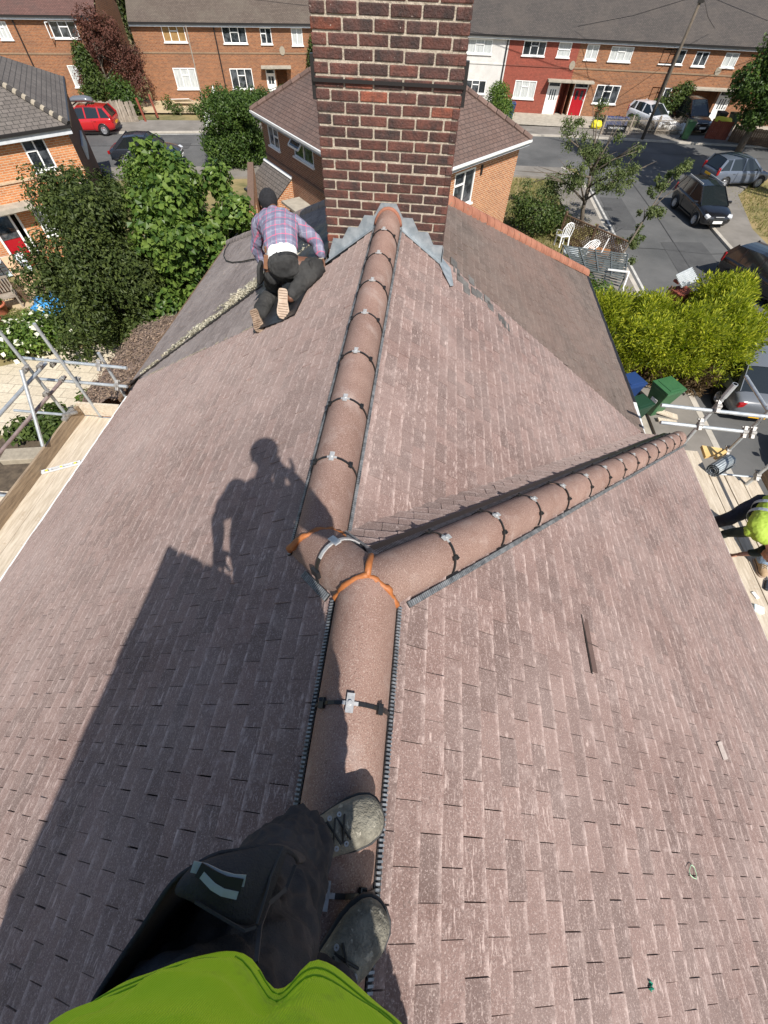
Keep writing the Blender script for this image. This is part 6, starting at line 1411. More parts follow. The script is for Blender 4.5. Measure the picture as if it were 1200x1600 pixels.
lumpy('plastic_tub', 'blue plastic tub between the two white garden chairs', 'tub', V((6.95, 22.0, .4)), .35, 'paleblue', 3, (1, 1, .6))
# slatted plastic rack / frame
rk = thing('slatted_rack', 'grey slatted plastic shelving lying behind the conifer hedge top', 'rack', V((8.1, 19.2, 0)))
rc0, rc1, rc2, rc3 = [G(*q, 1.0) for q in ((880, 384), (981, 398), (975, 436), (895, 414))]
mb = MB()
for i in range(11):
    f = i / 10; mb.beam(rc0.lerp(rc3, f), rc1.lerp(rc2, f), .075, .03)
for i in range(5):
    f = i / 4; mb.beam(rc0.lerp(rc1, f) + V((0, 0, .03)), rc3.lerp(rc2, f) + V((0, 0, .03)), .05, .03)
for i in range(9):
    f = (i + .5) / 9; mb.beam(rc0.lerp(rc3, f) - V((0, 0, .35)), rc1.lerp(rc2, f) - V((0, 0, .35)), .06, .03)
mb.build('slats', M['grey_plastic'], rk)
for c in (rc0, rc1, rc2, rc3): mb = MB(); mb.beam(V((c.x, c.y, 0)), c, .05, .05, V((0, 1, 0))); mb.build('leg', M['grey_plastic'], rk)
mb = MB(); mb.beam(G(983, 425, 1.15), G(969, 465, 1.05), .05, .05); mb.beam(G(983, 425, 1.15), G(950, 421, 1.15), .05, .05); mb.beam(G(969, 465, 1.05), V((8.6, 17.2, 0)), .05, .05); tag(mb.build('cold_frame', M['white']), 'thin white frame beside the grey slatted rack', 'frame')
mb = MB(); mb.beam(G(938, 398, .9), G(952, 372, 1.5), .035, .035); tag(mb.build('white_stick', M['white']), 'white stick leaning by the slatted rack', 'stick')
gn = [G(772, 352, 1.6), G(790, 335, 1.6), G(806, 350, 1.2), G(822, 372, .8)]
mb = MB()
for a, b in zip(gn, gn[1:]): mb.beam(V((a.x, a.y, a.z / 2)), V((b.x, b.y, b.z / 2)), .04, 1.5, V((0, 0, 1)) if 0 else (b - a).cross(V((0, 0, 1))))
mb = MB(); a, b = V((4.1, 21.2, 0)), V((5.7, 19.6, 0)); nn = (b - a).cross(V((0, 0, 1))).normalized(); mb.beam((a + V((0, 0, .85))), (b + V((0, 0, .65))), .05, 1.0, V((0, 0, 1)))
mb.beam(a + V((0, 0, .75)), b + V((0, 0, .6)), 1.5, .04, nn)
tag(mb.build('green_screen', M['green_net']), 'green netting screen at the foot of the orange side wall', 'screen')
# little corrugated roof on a red frame, standing in the hedge
hb_ = V((10.02, 17.05, 0)); bx = thing('garden_box', 'red timber garden box with a small corrugated roof behind the hedge', 'box', hb_)
mb = MB(); R = Matrix.Rotation(math.radians(25), 3, 'Z'); mb.box(hb_ + V((0, 0, .85)), (.75, .6, 1.3), 0, R); mb.box(hb_ + V((.05, .25, 1.75)), (.95, .25, .08), 0, R)
for k in range(4): mb.box(hb_ + R @ V((0, -.37, .55 + k * .3)), (.8, .03, .2), 0, R)
mb.build('box', M['wood_red'], bx)
rr_ = [G(1055, 430, 1.95), G(1080, 418, 2.05), G(1091, 438, 1.75), G(1064, 450, 1.65)]
mb = MB(); n_ = 16; 
for i in range(n_):
    f0, f1 = i / n_, (i + 1) / n_; h0, h1 = .05 * (i % 2), .05 * ((i + 1) % 2)
    z = V((0, 0, 1)); mb.quad(rr_[0].lerp(rr_[3], f0) + z * h0, rr_[1].lerp(rr_[2], f0) + z * h0, rr_[1].lerp(rr_[2], f1) + z * h1, rr_[0].lerp(rr_[3], f1) + z * h1)
o = mb.build('corrugated_roof', M['corrugated'], bx); sm = o.modifiers.new('Solidify', 'SOLIDIFY'); sm.thickness = .02
mb = MB(); mb.beam(hb_ + V((-.75, -.3, 0)), hb_ + V((-.95, -.5, 1.5)), .12, .05, V((1, 0, 0))); mb.beam(hb_ + V((-.6, -.1, 0)), hb_ + V((-.55, -.2, 1.7)), .1, .05, V((1, 0, 0))); mb.build('side_post', M['wood_brown'], bx)
# planks and stones by the bins
mb = MB(); a = G(1035, 672, .1); mb.beam(G(1022, 640, .25), G(1058, 652, .12), .22, .05); mb.beam(G(1028, 655, .2), G(1066, 662, .06), .16, .04); tag(mb.build('timber_offcuts', M['board']), 'pale timber offcuts lying by the green bin', 'timber')

# ================================================================== left back garden
def slat_chair(label, loc, rz):
    t = thing('folding_chair', label, 'chair', (0, 0, 0), 'tan garden chairs'); 
    mb = MB(); mb.box((0, 0, .45), (.48, .46, .04)); mb.build('seat', M['tan'], t, bevel=.01)
    mb = MB(); mb.beam((0, .24, .5), (0, .40, 1.0), .46, .03, V((0, 1, .3))); mb.build('backrest', M['tan'], t, bevel=.01)
    for x in (-.24, .24):
        mb = MB(); mb.tube([(x, -.24, 0), (x, -.2, .44), (x, .2, .47), (x, .42, 1.02)], .016, 6); mb.tube([(x, .3, 0), (x, -.1, .46)], .016, 6); mb.build('leg', M['gutter_black'], t)
    t.location = loc; t.rotation_euler = (0, 0, rz); return t
slat_chair('tan garden chair nearest the red back door', V((-17.0, 16.7, 0)), math.radians(55))
slat_chair('tan garden chair in front, nearer the blue sheet', V((-15.95, 16.0, 0)), math.radians(80))
slat_chair('tan garden chair half hidden by the evergreen tree', V((-16.0, 17.3, 0)), math.radians(100))
tb = thing('glass_table', 'round glass topped garden table at the left edge by the back door', 'table', V((-18.3, 16.7, 0)))
mb = MB(); mb.lathe([(0, .70), (.55, .70), (.57, .715), (.55, .73), (0, .73)], 24, 0, Matrix.Translation(V((-18.3, 16.7, 0)))); mb.build('tabletop', M['paleblue'], tb)
for a in range(4): mb = MB(); mb.tube([V((-18.3 + .4 * math.cos(a * 1.57 + .4), 16.7 + .4 * math.sin(a * 1.57 + .4), z)) for z in (0, .7)], .018, 6); mb.build('leg', M['gutter_black'], tb)
mb = MB(); p0_ = lhw((8, 404), (40, 412)); a = V((-18.4, 17.6, .25)); R = Matrix.Rotation(math.radians(45), 3, 'Z')
for k in range(6): mb.box(V((-17.75, 17.3, .12 + .11 * k)) + R @ V((0, .05 * k, 0)), (1.3, .03, .10), 0, R)
tag(mb.build('slatted_screen', M['paleblue']), 'pale slatted panel beside the red back door', 'panel')
bn = thing('garden_bench', 'weathered slatted wooden bench at the left edge', 'bench', V((-16.6, 14.6, 0)))
Rb = Matrix.Rotation(math.radians(38), 3, 'Z'); bc = V((-16.75, 14.7, 0))
mb = MB()
for k in range(5): mb.box(bc + Rb @ V((0, -.2 + .1 * k, .44)), (1.5, .07, .03), 0, Rb)
mb.build('seat', M['wood_fence'], bn)
mb = MB()
for k in range(15): mb.box(bc + Rb @ V((-.7 + .1 * k, .30, .72)), (.05, .03, .5), 0, Rb)
mb.box(bc + Rb @ V((0, .30, .98)), (1.5, .05, .07), 0, Rb); mb.build('backrest', M['wood_fence'], bn)
for x in (-.7, .7):
    mb = MB(); 
    for y in (-.24, .28): mb.box(bc + Rb @ V((x, y, .3)), (.06, .06, .62), 0, Rb)
    mb.box(bc + Rb @ V((x, 0, .64)), (.06, .6, .05), 0, Rb); mb.build('side_frame', M['wood_fence'], bn)
fence('slat_fence', 'short run of upright brown slats behind the garden bench', V((-17.6, 15.6, 0)), V((-15.9, 15.3, 0)), .75, 'wood_brown', .1, .05, 0)
for i, (px, py, r, lb) in enumerate(((4, 462, .22, 'terracotta pot by the bench foot'), (6, 490, .26, 'orange terracotta pot at the left edge, nearest the lawn'), (3, 512, .2, 'small red pot at the left edge below the others'))):
    p = G(px, py, 0); t = thing('plant_pot', lb, 'pot', p, 'terracotta pots at the left edge'); mb = MB(); mb.lathe([(r * .65, 0), (r, .32), (r * 1.08, .33), (r * 1.08, .40), (r * .9, .40), (r * .85, .33), (0, .33)], 16, 0, Matrix.Translation(p)); mb.build('pot', M['terracotta'], t, smooth=True)
    leaves('plant', t, [(p + V((0, 0, .5)), (.22, .22, .2))], 160, .12, M['leaf_mid'], 70 + i)
lumpy('blue_sheet', 'crumpled bright blue tarpaulin under the evergreen tree', 'tarpaulin', V((-14.35, 14.75, .05)), .75, 'blue_tarp', 7, (1.2, .8, .55))
lumpy('pale_sheet', 'pale crumpled plastic sheet among the white flowers', 'plastic sheet', V((-14.3, 13.6, .05)), .55, 'paleblue', 9, (.8, 1.3, .35))
lumpy('parasol_bundle', 'dark folded cover beside the glass table at the left edge', 'cover', V((-17.7, 15.9, .0)), .42, 'car_navy', 11, (.8, 1.4, .8))
for (px, py, m_, lb) in ((300, 0, 0, 0),)[:0]: pass
lumpy('blue_bucket', 'small blue tub among the bushes by the dark car', 'tub', V((-15.6, 26.4, .0)), .4, 'bin_blue', 13)

# ================================================================== scaffolding
def pole(parent, a, b, r=.0245, mat='pole', name='pole'):
    mb = MB(); mb.tube([a, b], r, 12); return mb.build(name, M[mat], parent, smooth=False)
def clamp(parent, p, ax=(1, 0, 0)):
    mb = MB(); p = V(p); ax = V(ax).normalized(); b = ax.orthogonal()
    mb.tube([p - ax * .035, p + ax * .035], .040, 8); mb.beam(p - b * .06, p + b * .06, .05, .05, ax); mb.tube([p + b * .05 - ax * .05, p + b * .05 + ax * .05], .014, 6); return mb.build('coupler', M['clamp'], parent, bevel=.004)
ZB = 4.32
ls = thing('scaffold', 'galvanised tube scaffold with toe boards along the left eaves', 'scaffold', (-5.9, 3, 0))
def upright_at(px, py, z): q = G(px, py, z); return q
# uprights, rails and braces measured on the end frame and along the outer side
u1 = G(103, 647, ZB + .24); u2 = G(144, 632, ZB + .27); u3 = G(192, 613, ZB + .4)
U1 = V((u1.x, u1.y, 0)); U2 = V((u2.x, u2.y, 0)); U3 = V((u3.x, u3.y, 0))
z1 = W(0, 522, U1.y).z; z2 = W(57, 506, U2.y).z; z3 = W(151, 551, U3.y).z
pole(ls, U1, U1 + V((0, 0, z1 + .15))); pole(ls, U2 + V((0, 0, ZB)), U2 + V((0, 0, z2))); pole(ls, U3 + V((0, 0, ZB - .3)), U3 + V((0, 0, z3)))
ye = U2.y + .06
ra0, ra1 = W(33, 559, ye), W(198, 575, ye); rb0, rb1 = W(60, 592, ye), W(199, 604, ye)
pole(ls, ra0, ra1); pole(ls, rb0, rb1)
xo = U1.x + .06
def onX(px, py, x): d = ray(px, py); return CAM + d * (x / d.x)
for (q0, q1, m_) in (((-30, 680), (72, 567), 'pole'), ((-20, 730), (102, 588), 'pole_rust')):
    pole(ls, onX(*q0, xo), onX(*q1, xo), mat=m_)
bz0, bz1 = onX(33, 578, xo + .06), onX(67, 697, xo + .06); pole(ls, bz0, bz1)
for q in ((40, 577), (96, 553 + 41), (83, 568), (62, 573), (155, 571), (183, 602), (122, 597), (72, 615)):
    clamp(ls, onX(*q, xo) if q[0] < 100 else W(*q, ye), (0, 1, 0) if q[0] < 100 else (1, 0, 0))
# toe boards
mb = MB(); xt = -5.63; mb.beam((xt, 0.6, ZB + .13), (xt, 4.93, ZB + .13), .04, .225); mb.build('toe_board', M['board_dark'], ls)
mb = MB(); mb.beam((-5.66, 4.97, ZB + .15), (-4.9, 4.99, ZB + .15), .04, .26); mb.build('toe_board', M['board'], ls)
mb = MB(); mb.tube([(-5.63, 4.55, ZB + .26), (-5.63, 4.82, ZB + .26)], .04, 8); mb.tube([(-5.63, 4.6, ZB + .32), (-5.57, 4.8, ZB + .22)], .03, 8); mb.build('coupler', M['clamp'], ls)
for y in (1.0, 3.2, 5.0): pole(ls, (-7.0, y, ZB - .07), (-4.6, y, ZB - .07))
pole(ls, (-5.72, -2, ZB - .12), (-5.72, 5.1, ZB - .12)); pole(ls, (-5.72, .3, 0), (-5.72, .3, ZB + .3))
gS = 'scaffold boards along the left eaves'
for i, (xa, m_, lb) in enumerate(((-5.49, 'board', 'outer scaffold board against the toe board on the left'), (-5.245, 'board', 'pale scaffold board second from the white gutter'), (-5.00, 'board', 'scaffold board next to the white gutter, half under the eaves'))):
    t = thing('scaffold_board', lb, 'board', (xa, 3, ZB - .02), gS)
    mb = MB(); mb.beam((xa, .4, ZB), (xa, 4.94 - .02 * (i % 2), ZB + .004 * (i % 2)), .238, .038); mb.build('plank', M[m_], t, bevel=.004)
# boards and blocks lower down outside
mb = MB(); mb.beam((-7.6, 3.2, ZB - .25), (-5.75, 3.3, ZB - .25), .22, .04); tag(mb.build('scaffold_board', M['board']), 'loose board end sticking out under the left scaffold', 'board', gS)
mb = MB(); mb.beam((-6.9, 2.0, ZB - .6), (-6.3, 3.2, ZB - .6), .24, .04); tag(mb.build('scaffold_board', pmat('fresh_board', (0.62, 0.40, 0.14), (0.7, 0.48, 0.2), 5, .8, .3, 30)), 'fresh yellow board end low at the left edge', 'board', gS)
mb = MB(); q = G(38, 712, 3.6); mb.box(q, (.7, .3, .12), 0, Matrix.Rotation(.2, 3, 'Z')); tag(mb.build('timber_block', M['slab'], bevel=.01), 'short pale timber block behind the left toe board', 'timber')
# spirit level across the boards
sl = thing('spirit_level', 'long pale spirit level lying across the left scaffold boards', 'spirit level', G(95, 735, ZB + .02))
a, b = G(65, 738, ZB + .05), G(126, 722, ZB + .05); d = (b - a).normalized(); nn = V((-d.y, d.x, 0))
mb = MB()
for s in (-1, 1): mb.beam(a + nn * .026 * s, b + nn * .026 * s, .010, .03, V((0, 0, 1)))
L = (b - a).length
for f0, f1 in ((0, .08), (.20, .26), (.46, .56), (.74, .80), (.95, 1)): mb.beam(a.lerp(b, f0), a.lerp(b, f1), .045, .02)
mb.build('frame', M['fascia_grey'], sl)
mb = MB()
for f in (.14, .51, .87): mb.tube([a.lerp(b, f - .03) + V((0, 0, .012)), a.lerp(b, f + .03) + V((0, 0, .012))], .012, 8)
mb.build('vial', M['yellow'], sl)

# right hand scaffold
rs = thing('scaffold', 'galvanised tube scaffold with boards and toe board along the right eaves', 'scaffold', (5.0, 3, 0))
ZR2 = 4.36
v1 = G(1070, 690, EAVE - .1); V1 = V((v1.x, v1.y, 0)); zv1 = W(1150, 600, V1.y).z
pole(rs, V1 + V((0, 0, .0)), V1 + V((0, 0, zv1)), .027)
mb = MB(); q = V1 + V((0, 0, zv1)); mb.tube([q - V((0, 0, .22)), q], .036, 10); mb.build('coupler', M['pole'], rs)
yy1 = V1.y - .05
r0, r1 = W(1033, 633, yy1), W(1235, 655, yy1); s0, s1 = W(1032, 660, yy1), W(1168, 675, yy1)
pole(rs, r0, r1, .026); pole(rs, s0, s1, .026)
v2 = G(1138, 704, ZR2 + .1); V2 = V((v2.x, v2.y, 0)); z2_ = W(1200, 642, V2.y).z; pole(rs, V2, V2 + V((0, 0, z2_ + .2)), .026)
v3 = G(1172, 752, ZR2 + .1); V3 = V((v3.x, v3.y, 0)); pole(rs, V3, V3 + V((0, 0, z2_ + .2)), .026)
xr = V2.x + .05; pole(rs, V((xr, V2.y - 4, s1.z)), V((xr, V2.y + .9, s1.z)), .026)
for p in (W(1122, 635, yy1), W(1094, 663, yy1), W(1163, 675, yy1), W(1137, 704, V2.y), W(1176, 676, yy1), V3 + V((0, 0, ZR2 + .25))): clamp(rs, p, (1, 0, 0))
for y in (V1.y, 2.4, .2): pole(rs, (4.0, y, ZR2 - .07), (6.4, y, ZR2 - .07), .025)
xo2 = 5.78
mb = MB(); mb.beam((xo2, 1.0, ZR2 + .13), (xo2, V1.y + .0, ZR2 + .13), .04, .23); mb.build('toe_board', M['board_dark'], rs)
gR = 'scaffold boards along the right eaves'
for i, (xa, lb) in enumerate(((4.55, 'pale speckled scaffold board next to the right eaves'), (4.80, 'second scaffold board from the right eaves'), (5.05, 'third scaffold board from the right eaves, in pole shadow'), (5.30, 'fourth scaffold board from the right eaves'), (5.55, 'scaffold board against the right toe board'))):
    t = thing('scaffold_board', lb, 'board', (xa, 3, ZR2 - .02), gR); mb = MB(); mb.beam((xa, -.4, ZR2 + .003 * (i % 2)), (xa, 5.3 - .5 * (i > 1), ZR2 + .003 * (i % 2)), .236, .038); mb.build('plank', M['board'], t, bevel=.004)
q_ = [G(*p, ZR2 + .025) for p in ((1094, 699), (1127, 704), (1131, 709), (1100, 717))]; mb = MB(); mb.prism(q_, (0, 0, .05)); mb.beam(G(1117, 716, ZR2 + .09), G(1134, 705, ZR2 + .09), .05, .04); tag(mb.build('timber_wedge', pmat('fresh_timber', (0.62, 0.40, 0.15), (0.70, 0.50, 0.22), 6, .8, .2, 30)), 'fresh yellow timber blocks on the right scaffold', 'timber')
lr = thing('lead_roll', 'thick roll of lead sheet lying on the right scaffold boards', 'roll of lead', V((5.15, 4.1, ZR2)))
mb = MB(); a, b = G(1114, 735, ZR2 + .12), G(1140, 719, ZR2 + .12); d = (b - a).normalized(); s_ = d.cross(V((0, 0, 1))); u_ = s_.cross(d)
pts = []
for k in range(46):
    an = k * .42; r = .03 + .0019 * k; pts.append((an, r))
for (an, r), (an2, r2) in zip(pts, pts[1:]):
    p, q = a + s_ * math.cos(an) * r + u_ * math.sin(an) * r, a + s_ * math.cos(an2) * r2 + u_ * math.sin(an2) * r2; mb.quad(p, q, q + (b - a), p + (b - a))
o = mb.build('rolled_sheet', M['lead'], lr, smooth=True); sm = o.modifiers.new('Solidify', 'SOLIDIFY'); sm.thickness = .004
for (px, py, sz, m_, lb) in ((1180, 930, (.10, .05, .02), 'plate_w', 'small white packet on the right scaffold boards'), (1184, 952, (.12, .1, .06), 'paleblue', 'scrap of pale plastic packing on the right scaffold'), (1198, 915, (.16, .05, .05), 'bin_grey', 'dark hand tool on the right scaffold boards')):
    q = G(px, py, ZR2 + .03); mb = MB(); mb.box(q, sz, 0, Matrix.Rotation(px, 3, 'Z')); tag(mb.build('offcut', M[m_], bevel=.008), lb, 'offcut')
# green twine and plastic scrap lying on the tiles
def onRpx(px, py, h=.02):
    d = ray(px, py); n_ = V((T, 0, 1)); p = CAM + d * ((V((X0, 0, ZR)) - CAM).dot(n_) / d.dot(n_)); return p + V((SN, 0, CS)) * h
mb = MB(); mb.tube([onRpx(*p) for p in ((1072, 1352), (1070, 1358), (1071, 1365), (1076, 1370), (1081, 1372), (1081, 1364), (1078, 1354), (1074, 1350), (1072, 1352))], .0022, 5); tag(mb.build('twine', pmat('pale_green_twine', (0.42, 0.6, 0.40), None)), 'loop of pale green twine on the right slope', 'twine')
mb = MB(); mb.tube([onRpx(*p) for p in ((1006, 1530), (1010, 1533), (1008, 1538), (1012, 1541), (1007, 1543), (1010, 1546))], [.003, .006, .005, .006, .004, .002], 5); tag(mb.build('plastic_scrap', M['green_net']), 'torn green plastic scrap on the lower right slope', 'scrap')
mb = MB(); q = [onRpx(*p, h=.016) for p in ((1116, 1160), (1122, 1158), (1133, 1186), (1126, 1188))]; mb.prism(q, V((SN, 0, CS)) * .003); tag(mb.build('pale_tile_patch', pmat('pale_dusty_tile', (0.34, 0.28, 0.25), (0.46, 0.39, 0.35), 30, .9, .3, 80)), 'one pale dusty tile face on the right slope', 'tile')
# ================================================================== people
def sweep(mb, pts, side=(1, 0, 0), n=20, m=0):
    """rounded limb or trunk: pts = (position, radius across, radius front-back)"""
    P = [V(p[0]) for p in pts]; side = V(side); rings = []
    ra = [p[1] for p in pts]; rb = [p[2] if len(p) > 2 else p[1] for p in pts]
    t0 = (P[1] - P[0]).normalized(); t1 = (P[-1] - P[-2]).normalized()
    Q = [(P[0] - t0 * min(ra[0], rb[0]) * .75, ra[0] * .35, rb[0] * .35, t0), (P[0] - t0 * min(ra[0], rb[0]) * .45, ra[0] * .78, rb[0] * .78, t0)]
    for i, p in enumerate(P):
        t = (P[min(i + 1, len(P) - 1)] - P[max(i - 1, 0)]).normalized(); Q.append((p, ra[i], rb[i], t))
    Q += [(P[-1] + t1 * min(ra[-1], rb[-1]) * .45, ra[-1] * .78, rb[-1] * .78, t1), (P[-1] + t1 * min(ra[-1], rb[-1]) * .75, ra[-1] * .35, rb[-1] * .35, t1)]
    for p, a, b, t in Q:
        s = side - t * side.dot(t)
        if s.length < .15: s = t.orthogonal()
        s.normalize(); u = t.cross(s); rings.append([p + s * a * math.cos(2 * math.pi * k / n) + u * b * math.sin(2 * math.pi * k / n) for k in range(n)])
    mb.loft(rings, m)
def smooth_chain(pts, k=4):
    """Catmull-Rom through (pos, ra, rb) so that limbs bend softly"""
    out = []; A_ = [tuple(p) if len(p) > 2 else (p[0], p[1], p[1]) for p in pts]
    for i in range(len(A_) - 1):
        p0, p1, p2, p3 = A_[max(0, i - 1)], A_[i], A_[i + 1], A_[min(len(A_) - 1, i + 2)]
        for j in range(k):
            t = j / k
            def cr(a, b, c, d): return 0.5 * ((2 * b) + (c - a) * t + (2 * a - 5 * b + 4 * c - d) * t * t + (3 * b - a - 3 * c + d) * t ** 3)
            out.append((cr(V(p0[0]), V(p1[0]), V(p2[0]), V(p3[0])), p1[1] + (p2[1] - p1[1]) * t, p1[2] + (p2[2] - p1[2]) * t))
    out.append((V(A_[-1][0]), A_[-1][1], A_[-1][2])); return out
def ellipsoid(mb, c, r, R=None, n=16, m=0):
    prof = [(max(1e-4, math.sin(math.pi * i / 12)), -math.cos(math.pi * i / 12)) for i in range(13)]
    Mx = Matrix.Translation(V(c)) @ (R.to_4x4() if R is not None else Matrix.Identity(4)) @ Matrix.Diagonal((r[0], r[1], r[2], 1)); mb.lathe(prof, n, m, Mx)
def frame(fwd, up):
    f = V(fwd).normalized(); u = V(up); u = (u - f * u.dot(f)).normalized(); r = f.cross(u); return Matrix((r, f, u)).transposed()   # x right, y forward, z up
def head_geo(mb, c, fwd, up, s=1.0):
    R = frame(fwd, up); c = V(c)
    at = lambda x, y, z: c + R @ (V((x, y, z)) * s)
    ellipsoid(mb, at(0, -.012, .025), (.076 * s, .095 * s, .092 * s), R)           # skull
    ellipsoid(mb, at(0, .022, -.040), (.060 * s, .070 * s, .078 * s), R)           # face and jaw
    ellipsoid(mb, at(0, .062, -.098), (.028 * s, .026 * s, .022 * s), R)           # chin
    ellipsoid(mb, at(0, .092, -.028), (.014 * s, .020 * s, .026 * s), R)           # nose
    ellipsoid(mb, at(0, .086, .012), (.05 * s, .016 * s, .012 * s), R)             # brow
    ellipsoid(mb, at(0, .086, -.070), (.024 * s, .010 * s, .006 * s), R); ellipsoid(mb, at(0, .084, -.080), (.021 * s, .010 * s, .006 * s), R)
    for x in (-1, 1):
        ellipsoid(mb, at(x * .077, -.012, -.018), (.010 * s, .020 * s, .032 * s), R); ellipsoid(mb, at(x * .035, .070, -.035), (.018 * s, .018 * s, .02 * s), R)
    return R
def eyes(parent, c, R, s=1.0):
    for x in (-1, 1):
        mb = MB(); ellipsoid(mb, V(c) + R @ V((x * .031, .083, -.004)), (.011, .008, .007), R); ellipsoid(mb, V(c) + R @ V((x * .031, .089, -.004)), (.005, .004, .005), R, m=1); mb.build('eye', [M['plate_w'], M['ink']], parent, smooth=True)
def hand_geo(mb, wrist, d, palm, thumb, curl=.35, s=1.0, spread=.10):
    """palm plus five separate fingers; d = pointing direction, palm = direction the palm faces, thumb = side of the thumb"""
    w = V(wrist); d = V(d).normalized(); pn = V(palm); pn = (pn - d * pn.dot(d)).normalized(); th = V(thumb); th = (th - d * th.dot(d) - pn * th.dot(pn)).normalized()
    sweep(mb, [(w - d * .02, .026 * s, .020 * s), (w + d * .02 * s, .034 * s, .017 * s), (w + d * .06 * s, .041 * s, .015 * s), (w + d * .092 * s, .039 * s, .012 * s)], th, 16)
    for i, (off, L) in enumerate(((.030, .072), (.010, .082), (-.011, .075), (-.031, .058))):
        b = w + d * .088 * s + th * off * s; dd = (d + th * (off * spread / .03)).normalized(); pts = [(b, .0095 * s)]; a = curl * .4
        for k, f in enumerate((.45, .32, .23)):
            v = dd * math.cos(a) + pn * math.sin(a); b = b + v * L * f * s; pts.append((b, (.0090 - .0009 * k) * s)); a += curl * (1 + .15 * i)
        sweep(mb, pts, th, 10)
    b = w + d * .022 * s + th * .028 * s; v = (d * .62 + th * .72 + pn * .25).normalized(); q = b + v * .042 * s; v2 = (d * .9 + th * .36 + pn * (.25 + curl * .4)).normalized(); r = q + v2 * .034 * s
    sweep(mb, [(b, .015 * s), (q, .011 * s), (r, .0092 * s), (r + v2 * .018 * s, .008 * s)], pn, 10)
def fuse(mb, name, mats, parent, vox=.008, smooth=4, amp=0.0, freq=9, stretch=(1, 1, .45), cut=None, seed=0, label=None, amp2=0.0):
    o = mb.build(name, mats, parent)
    r = o.modifiers.new('Remesh', 'REMESH'); r.mode = 'VOXEL'; r.voxel_size = vox; r.use_smooth_shade = True
    s = o.modifiers.new('Smooth', 'SMOOTH'); s.factor = .5; s.iterations = smooth
    bake(o); me = o.data
    if not me.materials:
        for m_ in (mats if isinstance(mats, (list, tuple)) else [mats]): me.materials.append(m_)
    if cut or amp:
        bm = bmesh.new(); bm.from_mesh(me)
        base = wloc(o)
        for co, no in (cut or ()): bmesh.ops.bisect_plane(bm, geom=bm.verts[:] + bm.edges[:] + bm.faces[:], plane_co=V(co) - base, plane_no=V(no), clear_outer=True)
        bm.normal_update()
        if amp:
            for v in bm.verts:
                p = V((v.co.x * stretch[0], v.co.y * stretch[1], v.co.z * stretch[2])) * freq + V((seed, seed * 2, 0))
                h = noise.noise(p) * amp + (1 - abs(noise.noise(p * 1.7))) * amp * .9 - amp * .45 + noise.noise(p * 4.1) * amp2; v.co += v.normal * h
        for f in bm.faces: f.smooth = True
        bm.to_mesh(me); bm.free()
    return o
M['boot'] = pmat('grey_suede_boot', (0.11, 0.10, 0.078), (0.30, 0.28, 0.225), 20, 0.95, 0.9, 120, lo=.30, hi=.70, speck=(34, .60, (0.40, 0.37, 0.30)))
M['boot_tan'] = pmat('tan_work_boot', (0.30, 0.20, 0.11), (0.42, 0.30, 0.18), 14, 0.9, 0.4, 120)
M['boot_brown'] = pmat('worn_brown_boot', (0.16, 0.105, 0.07), (0.34, 0.25, 0.18), 18, 0.9, 0.5, 90)
M['sole'] = pmat('dusty_boot_sole', (0.36, 0.27, 0.20), (0.46, 0.36, 0.28), 20, 0.9, 0.4, 90); M['sole_dark'] = pmat('dark_boot_sole', (0.025, 0.026, 0.028), (0.05, 0.05, 0.05), 20, .8)
M['trousers'] = pmat('black_work_cloth', (0.034, 0.0345, 0.040), (0.078, 0.078, 0.085), 5, 0.92, 0.5, 420, spec=.25, speck=(60, .70, (0.06, 0.058, 0.055)))
M['trousers_dusty'] = pmat('faded_black_work_cloth', (0.022, 0.022, 0.022), (0.055, 0.054, 0.052), 4, 0.9, 0.35, 260, spec=.3)
M['seam'] = pmat('grey_seam_thread', (0.055, 0.055, 0.06), None, rough=.9)
M['reflect'] = pmat('grey_reflective_tape', (0.34, 0.38, 0.42), (0.42, 0.46, 0.5), 30, 0.45, .2, 200)
M['navy'] = pmat('navy_denim', (0.012, 0.016, 0.028), (0.03, 0.037, 0.06), 9, 0.9, 0.3, 300); M['denim_light'] = pmat('faded_denim', (0.13, 0.19, 0.28), (0.25, 0.33, 0.43), 9, 0.9, 0.3, 300)
def hivis_mat():
    m, t, b = new_mat('lime_high_visibility_mesh')
    tc = t.nodes.new('ShaderNodeTexCoord'); wv = t.nodes.new('ShaderNodeTexWave'); wv.inputs['Scale'].default_value = 330; wv.inputs['Distortion'].default_value = .3
    mp = t.nodes.new('ShaderNodeMapping'); mp.inputs['Rotation'].default_value = (0, 0, .9); t.links.new(tc.outputs['Object'], mp.inputs[0]); t.links.new(mp.outputs[0], wv.inputs['Vector'])
    col = mixrgb(t, wv.outputs['Fac'], rgb(.47, .80, .010), rgb(.60, .95, .02))
    col = mixrgb(t, ramp(t, nz(t, 13, 5, .7), .56, .72), col, rgb(.36, .62, .03))
    t.links.new(col, b.inputs['Base Color']); b.inputs['Roughness'].default_value = .8
    bp = t.nodes.new('ShaderNodeBump'); bp.inputs['Strength'].default_value = .35; bp.inputs['Distance'].default_value = .002; t.links.new(wv.outputs['Fac'], bp.inputs['Height']); t.links.new(bp.outputs[0], b.inputs['Normal']); return m
M['hivis'] = hivis_mat()
M['hivis_pale'] = pmat('yellow_green_high_visibility', (0.26, 0.38, 0.03), (0.36, 0.48, 0.06), 10, .8, .2, 80)
